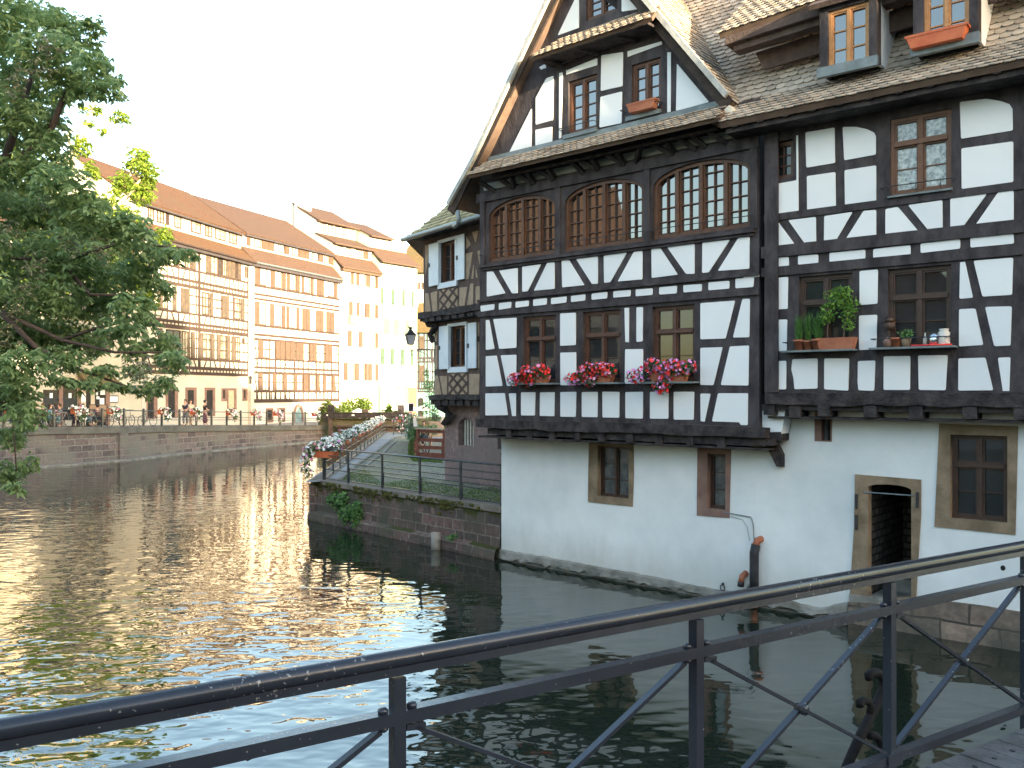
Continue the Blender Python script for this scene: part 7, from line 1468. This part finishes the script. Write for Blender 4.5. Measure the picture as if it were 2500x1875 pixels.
def person(label, loc, rz, top, legs, hair, sit=True, long_hair=False, dress=False, lean=0, arms='table', seat=.46, bag=None, hairlen=.0):
    """stands or sits facing +y before rotation"""
    t = thing('person', label, 'person', tuple(loc)); t.rotation_euler = (0, 0, rz); y = lean; WL[t.name] = Vector((0, 0, 0))
    hz = seat+.04 if sit else .92
    sp_v = [(0, 0, hz), (0, y*.4, hz+.22), (0, y*.8, hz+.44), (0, y, hz+.50), (0, y+.01, hz+.57), (0, y+.03, hz+.66), (0, y+.02, hz+.735)]
    R_s = [(.15, .11), (.13, .10), (.16, .10), (.055, .055), (.05, .052), (.088, .105), (.075, .092)]
    V = list(sp_v); E = [(i, i+1) for i in range(6)]; Rr = list(R_s)
    for sx in (-1, 1):
        k = len(V)
        if sit: V += [(sx*.10, .06, hz-.01), (sx*.13, .44, hz+.02), (sx*.13, .42, .10), (sx*.13, .56, .05)]; Rr += [.085, .065, .045, .04]
        else:
            st = .06*sx; V += [(sx*.09, 0, hz-.08), (sx*.10, .02+st, .50), (sx*.10, st, .09), (sx*.10, .13+st, .04)]; Rr += [.095, .065, .045, .04]
        E += [(0, k), (k, k+1), (k+1, k+2), (k+2, k+3)]
        k = len(V)
        if arms == 'table': V += [(sx*.19, y*.9, hz+.42), (sx*.24, y+.06, hz+.17), (sx*.10, y+.30, hz+.22), (sx*.07, y+.38, hz+.24)]
        elif arms == 'down': V += [(sx*.19, y*.9, hz+.42), (sx*.25, y-.02, hz+.14), (sx*.24, y+.08, hz-.10), (sx*.23, y+.11, hz-.18)]
        else: V += [(sx*.19, y*.9, hz+.42), (sx*.25, y-.0, hz+.16), (sx*.12, y+.20, hz+.12), (sx*.08, y+.27, hz+.14)]
        Rr += [.055, .043, .032, .028]; E += [(2, k), (k, k+1), (k+1, k+2), (k+2, k+3)]
    skinned('body', V, E, Rr, SKIN, t)
    # clothing shells
    TV = [(0, 0, hz-.02), (0, y*.4, hz+.22), (0, y*.8, hz+.43), (0, y*.95, hz+.50)]; TR = [(.175, .13), (.155, .125), (.185, .125), (.08, .08)]; TE = [(0, 1), (1, 2), (2, 3)]
    for sx in (-1, 1): k = len(TV); TV += [(sx*.20, y*.9, hz+.42), (sx*.245, y+.03, hz+.26)]; TR += [.07, .058]; TE += [(2, k), (k, k+1)]
    skinned('shirt', TV, TE, TR, CL[top], t)
    if sit: LV = [(0, -.01, hz), (-.10, .07, hz-.0), (-.13, .45, hz+.02), (-.13, .43, .16), (.10, .07, hz-.0), (.13, .45, hz+.02), (.13, .43, .16)]; LR = [(.16, .12), .10, .078, .06, .10, .078, .06]; LE = [(0, 1), (1, 2), (2, 3), (0, 4), (4, 5), (5, 6)]
    elif dress: LV = [(0, 0, hz+.05), (0, 0, hz-.2), (0, .02, .45), (0, -.02, .12)]; LR = [(.15, .12), (.19, .16), (.20, .17), (.24, .20)]; LE = [(0, 1), (1, 2), (2, 3)]
    else: LV = [(0, 0, hz), (-.09, 0, hz-.09), (-.10, -.04, .5), (-.10, -.06, .13), (.09, 0, hz-.09), (.10, .08, .5), (.10, .06, .13)]; LR = [(.155, .12), .105, .078, .065, .105, .078, .065]; LE = [(0, 1), (1, 2), (2, 3), (0, 4), (4, 5), (5, 6)]
    skinned('skirt' if dress else 'trousers', LV, LE, LR, CL[legs], t)
    b = MB(); hc = Vector((0, y-.012, hz+.725)); b.ball(hc, .112, 12, 9, (.90, 1.08, 1.02)); b.v = [p if not (p.y > y+.03 and p.z < hz+.775) else Vector((p.x*.9, y+.03, p.z)) for p in b.v]
    if long_hair: b.ball(hc+Vector((0, -.05, -.12)), .09, 8, 6, (1, .6, 1.6))
    b.build('hair', HAIR[hair], t, True)
    b = MB(); b.ball((0, y+.125, hz+.675), .014, 6, 4, (.8, 1.2, 1.3)); b.build('nose', SKIN, t, True); b = MB()
    for sx in (-1, 1): b.ball((sx*.03, y+.112, hz+.70), .010, 6, 4)
    b.ball((0, y+.114, hz+.640), .016, 6, 4, (1.3, .4, .35)); b.build('face', HAIR['brown'], t, True)
    if bag: b = MB(); b.bx(-.32, -.22, -.02, .22, hz-.12, hz+.10); b.tube([(-.27, 0, hz+.1), (-.2, 0, hz+.4), (-.27, .18, hz+.1)], .01, 5); b.build('bag', CL[bag], t)
    return t
def spot(u, back): p = qpos(u, back); return Vector((p.x, p.y, p.z-.02))
def ups(u, vtop, back): return spot(u, back)
face = math.atan2(-perp.x, perp.y)      # angle that turns +y to point away from the water
seated = [(108, 'white', 'khaki', 'grey', 1.5, 'man in white shirt leaning forward, leftmost of the seated cafe guests', -.9),
 (127, 'blue', 'navy', 'fair', 2.1, 'broad man in blue shirt facing the river at the cafe', 3.1),
 (143, 'cream', 'pink', 'fair', 1.5, 'fair haired guest in cream top beside the man in blue', 2.4),
 (165, 'teal', 'teal', 'black', 1.3, 'dark haired woman in pale turquoise dress at the cafe', -1.2),
 (194, 'pink', 'grey', 'brown', 2.6, 'guest in pink top behind the cascading white petunias', 2.9),
 (211, 'purple', 'navy', 'black', 2.2, 'dark haired guest in purple top', 1.2),
 (228, 'teal', 'khaki', 'brown', 2.4, 'guest in turquoise shirt next to the yellow shirt', 2.2),
 (238, 'yellow', 'khaki', 'brown', 1.3, 'guest in yellow shirt seen from behind on an orange chair', .2),
 (258, 'coral', 'grey', 'brown', 1.7, 'brown haired guest in coral top', -.8),
 (279, 'pink', 'plum', 'fair', 2.4, 'fair guest in pink behind the right hand petunias', 2.8),
 (292, 'plum', 'navy', 'black', 1.6, 'curly dark haired guest in plum top, rightmost of the cafe guests', 1.0)]
def chair(label, loc, rz, m):
    t = thing('cafe_chair', label, 'chair', (0, 0, 0), 'cafe chairs on the promenade'); b = MB(); b.bx(-.21, .21, -.20, .22, .43, .46); b.build('seat', m, t)
    b = MB(); b.bx(-.20, .20, -.24, -.21, .58, .88); b.build('backrest', m, t)
    for x, y_ in ((-.19, -.19), (.19, -.19), (-.19, .2), (.19, .2)): b = MB(); b.tube([(x, y_, 0), (x, y_, .43)], .014, 5); b.build('leg', IRON, t)
    b = MB(); 
    for x in (-.19, .19): b.tube([(x, -.19, .43), (x, -.23, .88)], .013, 5)
    b.build('back_frame', IRON, t); return place(t, loc, rz)
CHB = mat('chair_brown', (.07, .045, .035), (.12, .08, .06), 8, .6)
WICK = mat('orange_wicker', (.50, .17, .05), (.62, .25, .09), 12, .7)
for i, (u, top, legs, hair, back, lab, fa) in enumerate(seated):
    p = spot(u, back); person(lab, p, fa, top, legs, hair, True, hair == 'black' and i in (3, 5), lean=.05)
    chair(('orange' if u == 238 else 'brown')+' cafe chair under the '+' '.join(lab.replace(' on an orange chair', '').split()[:10]), p, fa, WICK if u == 238 else CHB)
for i, (u, back, lab) in enumerate(((118, 2.0, 'small dark cafe table before the man in blue'), (154, 1.7, 'small dark cafe table beside the woman in turquoise'), (203, 2.1, 'small dark cafe table behind the cascading petunias'), (247, 2.0, 'small dark cafe table between yellow and coral guests'), (285, 2.0, 'small dark cafe table at the right end of the terrace'))):
    p = spot(u, back+.1); t = thing('cafe_table', lab, 'table', tuple(p), 'cafe tables on the promenade'); b = MB(); b.lathe(p+Vector((0, 0, .70)), [(.34, 0), (.35, .03)], 14); b.build('table_top', OAK, t); b = MB(); b.tube([p, p+Vector((0, 0, .70))], .03, 6); b.lathe(p, [(.22, 0), (.05, .04)], 10); b.build('leg', IRON, t)
p = qpos(480, .9); person('standing person in navy top leaning on the railing, seen from behind', p, 2.6, 'navy', 'grey', 'brown', False, arms='fold')
p = qpos(495, 1.0); person('standing woman with long black hair and cream top beside the person in navy', p, -2.2, 'cream', 'cream', 'black', False, True, arms='fold')
p = qpos(527.5, .9); person('woman in black top and long dark skirt standing alone with a red bag', p, -.8, 'black', 'plum', 'black', False, dress=True, arms='fold', bag='red')
c = aty(1040, 1020, 44); p = Vector((c.x, c.y, PZ)); person('guest in dark red seated at the terrace near the planter box', p+Vector((-.1, 0, 0)), 2.8, 'plum', 'navy', 'brown', True); chair('dark chair on the terrace near the planter box', p+Vector((-.1, 0, 0)), 2.8, OAK)
# tables glimpsed through the board fence
for i, (dx, dy) in enumerate(((.3, 2.5), (.6, 5.0))):
    p = f0_+Vector((.55+dx, dy, 0)); t = thing('terrace_table', ('nearer' if i == 0 else 'farther')+' dark terrace table behind the low board fence', 'table', tuple(p)); b = MB(); b.bx(p.x-.4, p.x+.4, p.y-.35, p.y+.35, PZ+.70, PZ+.74); b.build('table_top', mat('table_slate%d' % i, (.12, .13, .16), (.2, .21, .24), 3, .5), t); b = MB(); b.tube([p, p+Vector((0, 0, .7))], .04, 6); b.build('leg', IRON, t)
# bicycles
def bike(label, loc, rz, fm):
    t = thing('bicycle', label, 'bicycle', (0, 0, 0), 'bicycles leaning on the far railing'); TY = CL['black']
    for x in (-.52, .52):
        b = MB(); b.tube([(x+.33*math.cos(a), 0, .34+.33*math.sin(a)) for a in [k*6.2832/18 for k in range(19)]], .018, 5); wo = b.build('wheel', TY, t)
        b = MB()
        for k in range(8): a = k*.785; b.tube([(x, 0, .34), (x+.32*math.cos(a), 0, .34+.32*math.sin(a))], .004, 3)
        b.build('spokes', STEEL, wo)
    b = MB(); q = {'r': (-.52, 0, .34), 's': (-.18, 0, .78), 'b': (-.06, 0, .30), 'h': (.34, 0, .82), 'f': (.52, 0, .34)}
    for a, c in (('r', 's'), ('r', 'b'), ('b', 's'), ('b', 'h'), ('s', 'h'), ('h', 'f')): b.tube([q[a], q[c]], .016, 5)
    b.tube([(-.18, 0, .78), (-.20, 0, .92)], .012, 5); b.build('frame', fm, t)
    b = MB(); b.ball((-.20, 0, .94), .12, 8, 5, (1, .55, .3)); b.build('saddle', TY, t, True)
    b = MB(); b.tube([(.34, 0, .82), (.32, 0, .98)], .012, 5); b.tube([(.22, -.26, 1.0), (.34, -.1, .99), (.34, .1, .99), (.22, .26, 1.0)], .012, 5); b.build('handlebar', IRON, t)
    return place(t, loc, rz)
al = math.atan2((qp[3]-qp[1]).y, (qp[3]-qp[1]).x)
BL = mat('bike_blue', (.05, .12, .25), None, rough=.4); BT = mat('bike_teal', (.06, .22, .22), None, rough=.4); BG = mat('bike_grey', (.3, .3, .32), None, rough=.4)
for u, back, m, lab in ((62, .55, BL, 'blue bicycle nearest the left edge behind the far railing'), (96, .5, BG, 'grey bicycle left of the man in white shirt'), (128, .5, IRON, 'black bicycle below the man in blue shirt'), (168, .5, BG, 'grey bicycle below the woman in turquoise'), (236, .5, BT, 'teal bicycle below the yellow shirt guest'), (300, .5, IRON, 'black bicycle at the right end of the cafe'), (330, .6, BG, 'grey bicycle left of the first stone doorway'), (376, .5, IRON, 'dark bicycle under the orange pot by the first doorway'), (474, .45, BG, 'grey bicycle beside the standing couple')):
    p = qpos(u, back); p.z -= .02; bike(lab, p, al+(.25 if u in (96, 330) else 0.05), m)
p = spot(312, 2.2); t = thing('a_frame_board', 'empty wooden easel board right of the cafe guests', 'sign', tuple(p)); b = MB(); b.bx(p.x-.5, p.x+.5, p.y-.03, p.y+.03, p.z+.25, p.z+1.25); b.build('board', TAN, t); b = MB()
for x0, x1, z0, z1 in ((-.55, -.5, 0, 1.3), (.5, .55, 0, 1.3), (-.5, .5, 1.25, 1.3)): b.bx(p.x+x0, p.x+x1, p.y-.04, p.y+.04, p.z+z0, p.z+z1)
b.build('frame', OAK, t)
